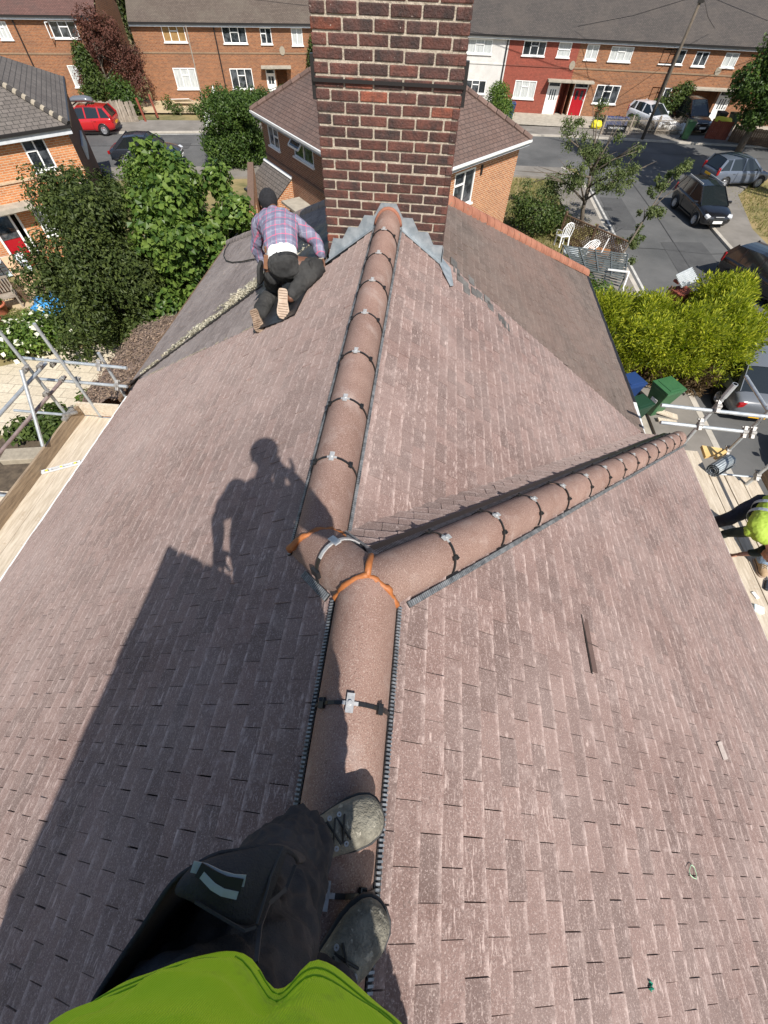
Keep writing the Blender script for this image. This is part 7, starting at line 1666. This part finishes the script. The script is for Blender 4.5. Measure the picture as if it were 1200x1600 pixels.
def plaid_mat(ua, va):
    """woven check: lines follow the shirt's own axes"""
    m, t, b = new_mat('blue_plaid_cloth'); tc = t.nodes.new('ShaderNodeTexCoord'); socks = []
    for ax_ in (ua, va):
        dp = node(t, 'ShaderNodeVectorMath', operation='DOT_PRODUCT'); t.links.new(tc.outputs['Object'], dp.inputs[0]); dp.inputs[1].default_value = V(ax_).normalized(); socks.append(dp.outputs['Value'])
    def line(sock, f, wd, off=0):
        a = node(t, 'ShaderNodeMath', operation='MULTIPLY'); t.links.new(sock, a.inputs[0]); a.inputs[1].default_value = f
        a2 = node(t, 'ShaderNodeMath', operation='ADD'); t.links.new(a.outputs[0], a2.inputs[0]); a2.inputs[1].default_value = off + 50
        fr = node(t, 'ShaderNodeMath', operation='FRACT'); t.links.new(a2.outputs[0], fr.inputs[0])
        lt = node(t, 'ShaderNodeMath', operation='LESS_THAN'); t.links.new(fr.outputs[0], lt.inputs[0]); lt.inputs[1].default_value = wd; return lt.outputs[0]
    f = 10.5
    col = mixrgb(t, ramp(t, nz(t, 12, 4), .3, .7), rgb(.17, .175, .25), rgb(.24, .235, .31))
    for s_ in socks:
        col = mixrgb(t, mixrgb(t, 1, line(s_, f, .34, .33), rgb(.45, .45, .45), 'MULTIPLY'), col, rgb(.11, .11, .18))
        col = mixrgb(t, mixrgb(t, 1, line(s_, f, .075), rgb(.6, .6, .6), 'MULTIPLY'), col, rgb(.62, .09, .17))
        col = mixrgb(t, mixrgb(t, 1, line(s_, f, .05, .5), rgb(.35, .35, .35), 'MULTIPLY'), col, rgb(.42, .42, .5))
    t.links.new(col, b.inputs['Base Color']); b.inputs['Roughness'].default_value = .9; return m
def boot(parent, heel, toe, up, mat, solemat, s=1.0, shaft=.10, laces=True, name='boot', tread=False):
    heel = V(heel); toe = V(toe); R = frame(toe - heel, up); L = (toe - heel).length
    at = lambda x, y, z: heel + R @ V((x, y * L, z))
    def ring(y, wd, h, z0=.022, n=22, flat=.35):
        pts = []
        for k in range(n):
            a = 2 * math.pi * k / n; x = math.cos(a); z = math.sin(a); sx = math.copysign(abs(x) ** .75, x); sz = math.copysign(abs(z) ** .8, z)
            pts.append(at(sx * wd / 2 * (1 if z < 0 else 1 - .18 * z), y, z0 + h / 2 + sz * h / 2))
        return pts
    mb = MB(); st = [(-.015, .035, .06), (.0, .066, .085), (.06, .076, .105), (.18, .078, .118), (.32, .078, .118), (.45, .084, .102), (.58, .094, .084), (.70, .102, .070), (.82, .100, .062), (.91, .086, .054), (.965, .062, .044), (.992, .03, .028)]
    mb.loft([ring(y, w_ * s, h * s) for y, w_, h in st])
    sweep(mb, [(at(0, .17, .09 * s), .040 * s, .052 * s), (at(0, .15, (.09 + shaft) * s), .044 * s, .056 * s)], R.col[0], 18)
    b = fuse(mb, name, M[mat], parent, .0055, 3, .0016, 30, (1, 1, 1), seed=3)
    mb = MB(); r0 = []; r1 = []; 
    for z, g in ((0, .0), (.026 * s, .006)):
        pts = []
        for y, w_ in ((-.03, .02), (-.02, .05), (.02, .07), (.1, .08), (.25, .078), (.4, .078), (.55, .092), (.7, .106), (.83, .104), (.93, .085), (.985, .055), (1.01, .015)): pts.append((w_ * s / 2 + .004, y))
        ringp = [at(x, y, z) for x, y in pts] + [at(-x, y, z) for x, y in reversed(pts)]; r0.append(ringp)
    mb.loft(r0)
    if tread:
        for k in range(11):
            y = .04 + k * .088; w_ = .075 if y < .5 else .092
            if .34 < y < .44: continue
            mb.beam(at(-w_ * s / 2, y, -.006), at(w_ * s / 2, y, -.006), .013, .012, R.col[2])
    mb.build('sole', M[solemat], b, bevel=.004)
    if laces:
        mb = MB(); 
        for k in range(5):
            y = .62 - k * .085; z = (.100 + k * .0125) * s; wd = .020 * s
            mb.tube([at(-wd * 1.25, y - .03, z - .004), at(0, y + .012, z + .006), at(wd * 1.25, y + .045, z - .006)], .0028, 6, 0); mb.tube([at(wd * 1.25, y - .03, z - .004), at(0, y + .012, z + .009), at(-wd * 1.25, y + .045, z - .006)], .0028, 6, 0)
            for x in (-1, 1): mb.lathe([(.002, 0), (.006, 0), (.006, .004), (.002, .004)], 10, 1, Matrix.Translation(at(x * wd * 1.45, y, z - .006)) @ R.to_4x4())
        mb.build('laces', [M['ink'], M['steel']], b)
        mb = MB()
        pts = [at(math.sin(a) * .046 * s, .70 - .10 * math.cos(a) - .12 * abs(math.sin(a)), (.094 - .040 * abs(math.sin(a)) ** 2) * s) for a in [math.radians(-88 + 176 * k / 16) for k in range(17)]]
        mb.tube(pts, .0022, 5); mb.build('toe_seam', M['seam'], b)
    return b
# ------------------------------------------------------------------ the photographer: boots, trousers and vest seen from above; head, arms and phone cast the shadow
ph = thing('person', 'photographer seen from above on the near ridge, lime vest, black trousers, grey boots', 'person', (-0.08, -0.22, 7.97))
zs = ZR + .088
bm1 = ((-.235, -.155, zs + .004), (.028, -.030, zs - .004)); bm2 = ((-.155, -.455, zs + .004), (.050, -.222, zs - .002))
mb = MB()
hipL, hipR = V((-.155, -.265, 8.90)), V((.03, -.345, 8.90))
kneeL, kneeR = V((-.165, -.205, 8.47)), V((.0, -.365, 8.47)); ankL, ankR = V((-.185, -.132, 8.08)), V((-.105, -.395, 8.08))
sweep(mb, smooth_chain([((-.065, -.30, 8.93), .15, .10), ((-.06, -.29, 9.1), .14, .095), ((-.055, -.25, 9.28), .16, .10), ((-.05, -.20, 9.42), .15, .085), ((-.03, -.165, 9.50), .06, .055), ((-.01, -.12, 9.57), .052, .052), ((0, -.105, 9.62), .05, .05)]))
for h, k, a, s_ in ((hipL, kneeL, ankL, -1), (hipR, kneeR, ankR, 1)): sweep(mb, smooth_chain([(h, .085), (h.lerp(k, .5), .078), (k, .06), (k.lerp(a, .35), .058), (a, .042)]))
shL, elL, wrL = V((-.215, -.175, 9.41)), V((-.350, -.275, 9.215)), V((-.348, -.315, 9.01))
shR, elR, wrR = V((.125, -.175, 9.41)), V((.225, -.12, 9.18)), V((.115, -.05, 9.43))
sweep(mb, smooth_chain([(shL, .062), (shL.lerp(elL, .5), .056), (elL, .047), (elL.lerp(wrL, .35), .047), (wrL, .032)])); sweep(mb, smooth_chain([(shR, .062), (shR.lerp(elR, .5), .056), (elR, .048), (elR.lerp(wrR, .35), .047), (wrR, .034)], 3))
hand_geo(mb, wrL, (-.03, .12, -1), (-.3, .65, -.3), (.9, .35, 0), .10, 1.18, spread=.34)
hand_geo(mb, wrR, (-.5, .0, .62), (-.3, .85, .3), (-.2, .3, .9), .75, 1.1)
HC = V((0, -.10, 9.69)); Rh = head_geo(mb, HC, (-.05, .86, -.50), (0, .5, .86), 1.08)
body = fuse(mb, 'body', M['skin'], ph, .0065, 3)
eyes(body, HC, Rh)
mb = MB(); ellipsoid(mb, HC + Rh @ V((0, -.02, .042)), (.098, .112, .10), Rh); fuse(mb, 'hair', pmat('short_dark_hair', (.02, .014, .01), (.05, .035, .025), 60, .8, .6, 160), body, .008, 2, .004, 40, (1, 1, 1), cut=[(HC + Rh @ V((0, .05, .0)), Rh @ V((0, .55, -1)))])
# t-shirt sleeves and vest
mb = MB(); sweep(mb, smooth_chain([((-.06, -.285, 9.0), .185, .125), ((-.055, -.265, 9.2), .18, .125), ((-.05, -.22, 9.38), .17, .11), ((-.04, -.18, 9.46), .11, .08)])); sweep(mb, smooth_chain([(shL, .078), (shL.lerp(elL, .7), .072)])); sweep(mb, smooth_chain([(shR, .078), (shR.lerp(elR, .7), .072)]))
fuse(mb, 'shirt', M['trousers'], ph, .010, 4, .006, 14)
VD = [(8.905, -.054, -.293, .214, .168), (8.93, -.054, -.294, .213, .169), (8.98, -.056, -.295, .214, .167), (9.05, -.06, -.296, .212, .160), (9.13, -.06, -.29, .208, .150), (9.24, -.058, -.268, .202, .143), (9.34, -.055, -.238, .195, .130), (9.42, -.05, -.207, .168, .105), (9.475, -.045, -.187, .10, .078)]
def sstep(e0, e1, x):
    t = min(1, max(0, (x - e0) / (e1 - e0))); return t * t * (3 - 2 * t)
def vest_pt(t, z, lift=0.0):
    """front opens in two panels: the right one laps over the left along a slanting edge"""
    for i in range(len(VD) - 1):
        if VD[i][0] <= z <= VD[i + 1][0]: break
    f = (z - VD[i][0]) / (VD[i + 1][0] - VD[i][0]); cx, cy, a, b = [VD[i][k] + (VD[i + 1][k] - VD[i][k]) * f for k in (1, 2, 3, 4)]
    ph_ = -.28; ct, st = math.cos(t), math.sin(t)
    x = cx + a * ct * math.cos(ph_) - b * st * math.sin(ph_); y = cy + a * ct * math.sin(ph_) + b * st * math.cos(ph_); zz = z
    low = 1 - sstep(8.93, 9.06, z)
    off = noise.noise(V((x * 7 + 1, y * 7, z * 5))) * .014 + noise.noise(V((x * 19, y * 19 + 1, z * 12))) * .0045 + noise.noise(V((x * 42 + z * 30, y * 40, z * 26 + 3))) * .0016
    if st > 0:
        g = math.exp(-((x + .062) / .020) ** 2) * st * low; off -= .026 * g; zz += .006 * g
        edge = -.064 - (z - 8.905) * 1.05; off += .0095 * sstep(edge - .0035, edge + .0035, x) * (1 - sstep(9.06, 9.2, z))
        for k, (zc, sl, am) in enumerate(((8.985, .22, .0045), (9.03, .35, .004), (8.955, -.12, .003))):
            d_ = (z - zc - sl * (x + .1)); off += am * math.exp(-(d_ / .009) ** 2) * sstep(-.26, -.2, x)
    off += lift
    return V((x + ct * off, y + st * off, zz))
def vest_shell(name, parent, mat, th=.004):
    mb = MB(); n = 190; rings = []; zs_ = [8.905 + (9.475 - 8.905) * (k / 60) ** 1.25 for k in range(61)]
    for z in zs_: rings.append([vest_pt(2 * math.pi * k / n, z) for k in range(n)])
    mb.loft(rings, cap=False); o = mb.build(name, M[mat], parent, smooth=True, fix=False)
    sm = o.modifiers.new('Solidify', 'SOLIDIFY'); sm.thickness = th; return o
vest = vest_shell('vest', ph, 'hivis')
mb = MB()                                            # hem stitching
for zz in (8.921, 8.934): mb.tube([vest_pt(math.radians(15 + 150 * k / 110), zz, .0006) for k in range(111)], .0006, 5)
mb.build('hem_stitching', pmat('olive_thread', (.26, .48, .015), None), vest)
# trousers
mb = MB()
sweep(mb, smooth_chain([((-.04, -.305, 9.02), .17, .125), ((-.04, -.305, 8.92), .182, .140), ((-.045, -.305, 8.82), .182, .135)]), (.94, -.33, 0))
sweep(mb, smooth_chain([(hipL + V((.02, -.01, -.03)), .108, .115), (V((-.150, -.232, 8.68)), .102, .110), (kneeL, .092, .098), (V((-.175, -.155, 8.28)), .085, .09), (ankL + V((.02, .01, .085)), .078, .085)]))
sweep(mb, smooth_chain([(hipR + V((.02, .03, -.05)), .112, .12), (V((.045, -.35, 8.68)), .108, .112), (kneeR, .095, .098), (V((-.045, -.385, 8.28)), .085, .09), (ankR + V((.03, .03, .085)), .08, .088)]))
tr = fuse(mb, 'trousers', M['trousers'], ph, .0068, 3, .019, 15, (1, 1, .8), cut=[((0, 0, 8.105), (0, 0, -1))], seed=6, amp2=.006)
# holster pocket hanging from the left hip
def sheet_grid(name, rows, parent, mat, th=.004, amp=.006, seed=1, sub=2):
    mb = MB(); nr = len(rows); nc = len(rows[0]); vs = [V(p) for r in rows for p in r]; mb.add(vs, [(j * nc + i, j * nc + i + 1, (j + 1) * nc + i + 1, (j + 1) * nc + i) for j in range(nr - 1) for i in range(nc - 1)])
    o = mb.build(name, M[mat], parent, smooth=True, fix=False); s = o.modifiers.new('Subsurf', 'SUBSURF'); s.levels = s.render_levels = sub; bake(o)
    base = wloc(o)
    for v in o.data.vertices:
        p = v.co * 11 + V((seed, 0, 0)); v.co += v.normal * (noise.noise(p) * amp + noise.noise(p * 2.6) * amp * .4)
    sm = o.modifiers.new('Solidify', 'SOLIDIFY'); sm.thickness = th; return o
rim = [(462, 1352, 8.74), (450, 1322, 8.78), (385, 1330, 8.82), (303, 1358, 8.85), (262, 1392, 8.86), (212, 1468, 8.85), (150, 1565, 8.85), (105, 1640, 8.85)]
low = [(478, 1350, 8.62), (462, 1330, 8.58), (405, 1345, 8.55), (345, 1375, 8.53), (310, 1410, 8.52), (280, 1465, 8.52), (240, 1530, 8.52), (215, 1580, 8.52)]
rows = [[G(*p) for p in rim], [G(a[0] * .6 + b[0] * .4, a[1] * .6 + b[1] * .4, a[2] * .55 + b[2] * .45) for a, b in zip(rim, low)], [G(*p) for p in low]]
hp_ = sheet_grid('holster_pocket', rows, tr, 'trousers', amp=.007, seed=4)
fl = [[(303, 1356, 8.852), (350, 1340, 8.845), (400, 1328, 8.83), (449, 1318, 8.80)], [(290, 1372, 8.862), (335, 1362, 8.862), (390, 1358, 8.85), (437, 1352, 8.81)], [(272, 1388, 8.865), (320, 1392, 8.87), (375, 1402, 8.86), (420, 1398, 8.825)], [(286, 1394, 8.855), (332, 1416, 8.86), (372, 1446, 8.85), (402, 1448, 8.835)]]
flap = sheet_grid('pocket_flap', [[G(*p) for p in r] for r in fl], hp_, 'trousers', amp=.004, seed=9)
def strip(name, pts, wd, mat, parent, th=.0022, lift=.004):
    mb = MB(); P = [G(*p) + V((0, 0, lift)) for p in pts]
    for a, b in zip(P, P[1:]): mb.beam(a, b + (b - a) * .04, wd, th)
    return mb.build(name, M[mat], parent)
strip('zip_tape', [(303, 1353, 8.872), (322, 1357, 8.872), (345, 1368, 8.872), (366, 1374, 8.87), (384, 1375, 8.868)], .0085, 'reflect', flap)
strip('zip_tape', [(318, 1366, 8.876), (335, 1384, 8.876), (350, 1393, 8.875), (372, 1398, 8.872)], .0055, 'reflect', flap)
strip('zip_teeth', [(312, 1358, 8.876), (335, 1372, 8.876), (352, 1380, 8.875), (378, 1384, 8.871)], .011, 'ink', flap, lift=.003)
strip('flap_seam', [(443, 1322, 8.805), (436, 1340, 8.812), (424, 1370, 8.825), (418, 1395, 8.832), (404, 1440, 8.842)], .0022, 'seam', flap, lift=.006)
strip('flap_seam', [(402, 1446, 8.842), (385, 1452, 8.85), (350, 1432, 8.86), (310, 1408, 8.864)], .0022, 'seam', flap, lift=.006)
strip('side_seam', [(462, 1352, 8.74), (448, 1388, 8.76), (420, 1412, 8.80), (408, 1445, 8.83), (402, 1500, 8.86)], .004, 'seam', tr, lift=.004)
boot(ph, *bm1, (.0, 0, 1), 'boot', 'sole_dark', 1.1); boot(ph, *bm2, (.0, 0, 1), 'boot', 'sole_dark', 1.1)
# the phone, just behind the lens
fwd_c = V((RX.z, RY.z, RZ.z)); upc = V((-RX.y, -RY.y, -RZ.y)); rtc = V((RX.x, RY.x, RZ.x))
pc = CAM - fwd_c * .012 - upc * .05 + rtc * .02
mb = MB(); R = Matrix((rtc, upc, fwd_c)).transposed(); mb.box(pc, (.074, .15, .008), 0, R)
o = mb.build('phone', M['ink'], bevel=.003); tag(o, 'black phone held in the photographer’s raised right hand, seen only in the shadow', 'phone')

# ------------------------------------------------------------------ the roofer kneeling left of the chimney
kr = thing('person', 'roofer kneeling left of the chimney in plaid shirt, black trousers and dark beanie', 'person', onL(4.3, -1.35))
nL_ = V((-SN, 0, CS))
kHipR, kHipL = V((-1.27, 4.36, 7.36)), V((-1.55, 4.36, 7.32)); kWa = V((-1.435, 4.42, 7.43)); kCh = V((-1.50, 4.68, 7.56)); kNk = V((-1.575, 4.85, 7.64)); kHd = V((-1.655, 4.95, 7.67))
kShL, kElL, kWrL = V((-1.74, 4.79, 7.54)), V((-1.845, 4.84, 7.28)), V((-1.80, 4.86, 7.05)); kShR, kElR, kWrR = V((-1.37, 4.78, 7.58)), V((-1.145, 4.75, 7.42)), V((-1.09, 4.69, 7.30))
kKnR = onL(4.42, -1.03) + nL_ * .075; kAnR = onL(4.08, -1.27) + nL_ * .085; kKnL = onL(4.62, -1.60) + nL_ * .07; kAnL = onL(4.17, -1.66) + nL_ * .10
mb = MB()
sweep(mb, smooth_chain([(kWa - V((0, .04, .06)), .15, .11), (kWa, .14, .10), (kWa.lerp(kCh, .5) + V((0, 0, .03)), .145, .10), (kCh, .165, .105), (kNk - V((.0, .05, .03)), .13, .08), (kNk, .055, .055), (kHd - V((0, .02, .02)), .05, .05)]))
sweep(mb, smooth_chain([(kShL, .05), (kElL, .04), (kWrL, .028)])); sweep(mb, smooth_chain([(kShR, .05), (kElR, .04), (kWrR, .028)]))
for h, k, a in ((kHipR, kKnR, kAnR), (kHipL, kKnL, kAnL)): sweep(mb, smooth_chain([(h, .08), (k, .055), (a, .042)], 6))
hand_geo(mb, kWrR, (.25, -.25, -.9), (-.6, -.5, 0), (-.3, -.8, 0), .6); hand_geo(mb, kWrL, (.1, .3, -.9), (1, 0, .2), (.3, .9, 0), .4)
Rk = head_geo(mb, kHd, (-.25, .75, -.75), (-.15, .62, .75)); kb = fuse(mb, 'body', M['skin_dark'], kr, .008, 3); eyes(kb, kHd, Rk)
mb = MB(); ellipsoid(mb, kHd + Rk @ V((0, -.014, .022)), (.094, .112, .105), Rk)
fuse(mb, 'beanie', pmat('dark_knit', (.010, .010, .012), (.022, .022, .026), 60, .95, .8, 200), kb, .009, 3, .004, 24, (1, 1, 1), cut=[(kHd + Rk @ V((0, .03, -.035)), Rk @ V((0, .40, -1)))])
# shirt
mb = MB()
sweep(mb, smooth_chain([(kWa + V((-.01, .045, .028)), .165, .122), (kWa.lerp(kCh, .55) + V((0, 0, .03)), .175, .128), (kCh, .20, .13), (kNk - V((.0, .065, .035)), .165, .105), (kNk - V((0, .02, .0)), .075, .07)], 5))
sweep(mb, smooth_chain([(kCh.lerp(kShL, .75), .085), (kShL, .078), (kShL.lerp(kElL, .6), .066), (kElL, .062), (kElL.lerp(kWrL, .55), .055), (kWrL.lerp(kElL, .12), .046)], 5))
sweep(mb, smooth_chain([(kCh.lerp(kShR, .75), .085), (kShR, .080), (kShR.lerp(kElR, .6), .068), (kElR, .064), (kElR.lerp(kWrR, .5), .056), (kWrR.lerp(kElR, .12), .047)], 5))
tdir = (kNk - kWa).normalized()
M['plaid'] = plaid_mat((.98, .18, .0), tdir)
ks = fuse(mb, 'shirt', M['plaid'], kr, .0075, 3, .012, 11, (1, 1, 1), seed=2, amp2=.002)
# white undershirt, belt, trousers
mb = MB(); sweep(mb, [(kWa + V((-.0, .03, .02)), .150, .112), (kWa - tdir * .085, .148, .112)]); fuse(mb, 'undershirt', M['plate_w'], kr, .009, 3, .006, 16)
mb = MB()
sweep(mb, smooth_chain([(kWa - tdir * .10, .154, .110), (kWa - tdir * .15, .165, .118), (kHipR.lerp(kHipL, .5) - V((0, -.03, .07)), .150, .105)], 4))
sweep(mb, smooth_chain([(kHipR + V((-.02, .0, -.06)), .10, .105), (kHipR.lerp(kKnR, .5) + V((0, -.01, 0)), .088, .09), (kKnR, .078), (kKnR.lerp(kAnR, .5) + nL_ * .02, .078), (kAnR + (kKnR - kAnR) * .12, .07)], 5))
sweep(mb, smooth_chain([(kHipL + V((.02, .0, -.06)), .10, .105), (kHipL.lerp(kKnL, .5) + V((-.02, -.01, 0)), .09, .092), (kKnL + V((-.02, 0, .0)), .08), (kKnL.lerp(kAnL, .5) + nL_ * .03, .082), (kAnL + (kKnL - kAnL) * .06, .078)], 5))
kt = fuse(mb, 'trousers', M['trousers_dusty'], kr, .0075, 3, .012, 12, (1, 1, .8), seed=5, amp2=.002)
mb = MB(); n = 28
fr_ = frame(tdir, (0, -1, .5)); c = kWa - tdir * .108
pts = [c + fr_ @ V((.160 * math.cos(2 * math.pi * k / n), 0, .116 * math.sin(2 * math.pi * k / n))) for k in range(n + 1)]
for a, b in zip(pts, pts[1:]): mb.beam(a, b, .006, .036, (a - c).cross(b - a)) if 0 else mb.beam(a, b, .036, .008, (a - c))
mb.build('belt', M['ink'], kr)
for p, dx in ((kHipL + V((-.115, -.02, .02)), -1), (kHipR + V((.125, .03, .02)), 1)):
    g = [[p + V((0, -.08 + .05 * i, .03 - .10 * j)) + V((dx * (.02 * j), 0, 0)) for i in range(4)] for j in range(3)]; sheet_grid('tool_pouch', g, kt, 'trousers_dusty', th=.03, amp=.01, seed=4)
mb = MB(); q = kWa + V((-.13, -.10, .02)); mb.beam(q, q + V((-.02, -.03, -.12)), .045, .03, (0, -1, 0)); mb.beam(q + V((0, 0, .02)), q + V((.01, .0, .08)), .02, .02, (0, -1, 0)); mb.build('tool_holder', pmat('brown_leather', (.16, .07, .035), (.24, .12, .06), 12, .7), kr, bevel=.006)
# boots: right one on its toe with the sole to the camera, left one flat toe first
tR = onL(3.86, -1.335) + nL_ * .03; hR = onL(4.06, -1.255) + nL_ * .20
boot(kr, hR, tR, (V((-.28, .80, -.30))), 'boot_brown', 'sole', 1.08, .05, laces=False, tread=True)
tL = onL(3.97, -1.66) + nL_ * .015; hL = onL(4.14, -1.66) + nL_ * .185
boot(kr, hL, tL, V((-.15, .78, -.35)), 'boot_brown', 'boot_brown', 1.02, .05, laces=False, tread=True)
mb = MB(); mb.tube([kWrR + V((-.028, -.03, -.005)), kWrR + V((0, -.034, .0)), kWrR + V((.028, -.02, .002))], .007, 6); mb.build('wristband', M['slab'], kr)
# bits of lead and a tool by his hand
lumpy('lead_offcut', 'small crumpled offcut of lead by the kneeling roofer’s right hand', 'lead offcut', onL(4.52, -1.12, -.02), .09, 'lead', 4, (1.1, 1.0, .5))
lumpy('mortar_rubble', 'pale mortar rubble between the roofer and the chimney foot', 'rubble', onL(4.95, -1.30, .0), .10, 'mortar', 6, (1.3, .8, .5))

# ------------------------------------------------------------------ the worker bending on the right hand scaffold
wk = thing('person', 'worker in lime vest and navy trousers bending down on the right scaffold', 'person', (5.0, 3.4, ZR2))
wz = ZR2 + .02
wHip = G(1205, 800, 5.22); wHipR = wHip + V((-.06, .12, 0)); wHipL = wHip + V((.06, -.12, 0))
wFR = V((4.42, 3.66, wz)); wAnR = wFR + V((.0, 0, .11)); wKnR = V((4.48, 3.56, 4.86))
wFL = G(1178, 892, wz); wAnL = V((5.03, 3.17, wz + .11)); wKnL = V((5.14, 3.25, 4.86)); wHipL = V((4.88, 3.44, 5.2)); wHipR = V((4.70, 3.62, 5.18)); wHip = (wHipL + wHipR) / 2
wCh = V((4.55, 3.22, 5.16)); wNk = V((4.60, 3.04, 5.10)); wHd = V((4.66, 2.92, 5.0))
wShR = V((4.40, 3.19, 5.10)); wShL = V((4.74, 3.08, 5.10))
wElR = V((4.36, 3.30, 4.86)); wWrR = V((4.30, 3.36, 4.64)); wElL = V((4.68, 3.06, 4.86)); wWrL = V((4.53, 3.09, 4.70))
mb = MB()
sweep(mb, smooth_chain([(wHip, .14, .10), (wHip.lerp(wCh, .5), .135, .095), (wCh, .16, .10), (wNk, .055, .055), (wHd - V((0, -.02, 0)), .05, .05)]), (1, .8, 0))
for h, k, a in ((wHipR, wKnR, wAnR), (wHipL, wKnL, wAnL)): sweep(mb, smooth_chain([(h, .08), (k, .055), (a, .042)], 6))
sweep(mb, smooth_chain([(wShR, .05), (wElR, .038), (wWrR, .027)])); sweep(mb, smooth_chain([(wShL, .05), (wElL, .038), (wWrL, .027)]))
hand_geo(mb, wWrL, (-.25, .25, -.8), (-.5, .5, .3), (-.5, -.5, 0), .4); hand_geo(mb, wWrR, (-.1, .3, -.9), (.7, .4, 0), (-.3, .8, 0), .4)
Rw = head_geo(mb, wHd, (.0, -.3, -.95), (.2, -.95, .2)); wb = fuse(mb, 'body', M['skin'], wk, .009, 3); eyes(wb, wHd, Rw)
mb = MB(); ellipsoid(mb, wHd + Rw @ V((0, -.02, .04)), (.082, .098, .084), Rw); fuse(mb, 'hair', M['trousers'], wb, .01, 2, .004, 30)
mb = MB()
sweep(mb, smooth_chain([(wHip + V((0, 0, .02)), .175, .125), (wHip - V((0, 0, .07)), .18, .13)]), (1, -1, 0))
sweep(mb, smooth_chain([(wHipR, .11), (wHipR.lerp(wKnR, .5), .098), (wKnR, .085), (wKnR.lerp(wAnR, .6), .078), (wAnR, .075)], 5)); sweep(mb, smooth_chain([(wHipL, .11), (wHipL.lerp(wKnL, .5), .098), (wKnL, .085), (wKnL.lerp(wAnL, .35), .08)], 5))
fuse(mb, 'trousers', M['navy'], wk, .009, 3, .012, 12, seed=8)
mb = MB(); sweep(mb, smooth_chain([(wKnL.lerp(wAnL, .25), .088), (wKnL.lerp(wAnL, .8), .086), (wAnL, .08)])); fuse(mb, 'trouser_hem', M['denim_light'], wk, .008, 2, .008, 18, seed=9)
mb = MB(); sweep(mb, smooth_chain([(wHip.lerp(wCh, .0) + V((0, 0, .03)), .19, .14), (wHip.lerp(wCh, .5) + V((0, 0, .02)), .19, .14), (wCh, .21, .14), (wNk - V((0, -.06, 0)), .13, .09)]), (1, .8, 0)); sweep(mb, [(wCh, .11), (wShR, .075)]); sweep(mb, [(wCh, .11), (wShL, .075)])
wv_ = fuse(mb, 'vest', M['hivis_pale'], wk, .008, 3, .013, 10, seed=3, amp2=.003)
mb = MB(); fr_ = frame((wCh - wHip), (0, 0, 1))
for f in (.30, .72):
    mb = MB(); c = wHip.lerp(wCh, f) + V((0, 0, .022)); pts = [c + fr_ @ V((.222 * math.cos(2 * math.pi * k / 30), 0, .168 * math.sin(2 * math.pi * k / 30))) for k in range(31)]
    for a, b in zip(pts, pts[1:]): mb.beam(a, b, .05, .006, (a - c))
    mb.build('reflective_band', M['reflect'], wv_)
mb = MB(); sweep(mb, smooth_chain([(wShR.lerp(wElR, .05), .070), (wElR, .054), (wElR.lerp(wWrR, .85), .042)])); sweep(mb, smooth_chain([(wShL.lerp(wElL, .05), .070), (wElL, .054), (wElL.lerp(wWrL, .45), .045)]))
fuse(mb, 'shirt', pmat('dark_green_cloth', (.012, .022, .018), (.03, .045, .038), 9, .9, .3, 200), wk, .009, 3, .008, 16)
d_ = V((-.22, -.97, 0)); boot(wk, V((wAnL.x, wAnL.y + .06, wz)), V((wAnL.x, wAnL.y + .06, wz)) + V((-.02, -.28, 0)), (0, 0, 1), 'boot_tan', 'sole', 1.0, .06)
boot(wk, V((wAnR.x + .05, wAnR.y, wz)), V((wAnR.x - .22, wAnR.y + .05, wz)), (0, 0, 1), 'boot_tan', 'sole', 1.0, .06, laces=False)
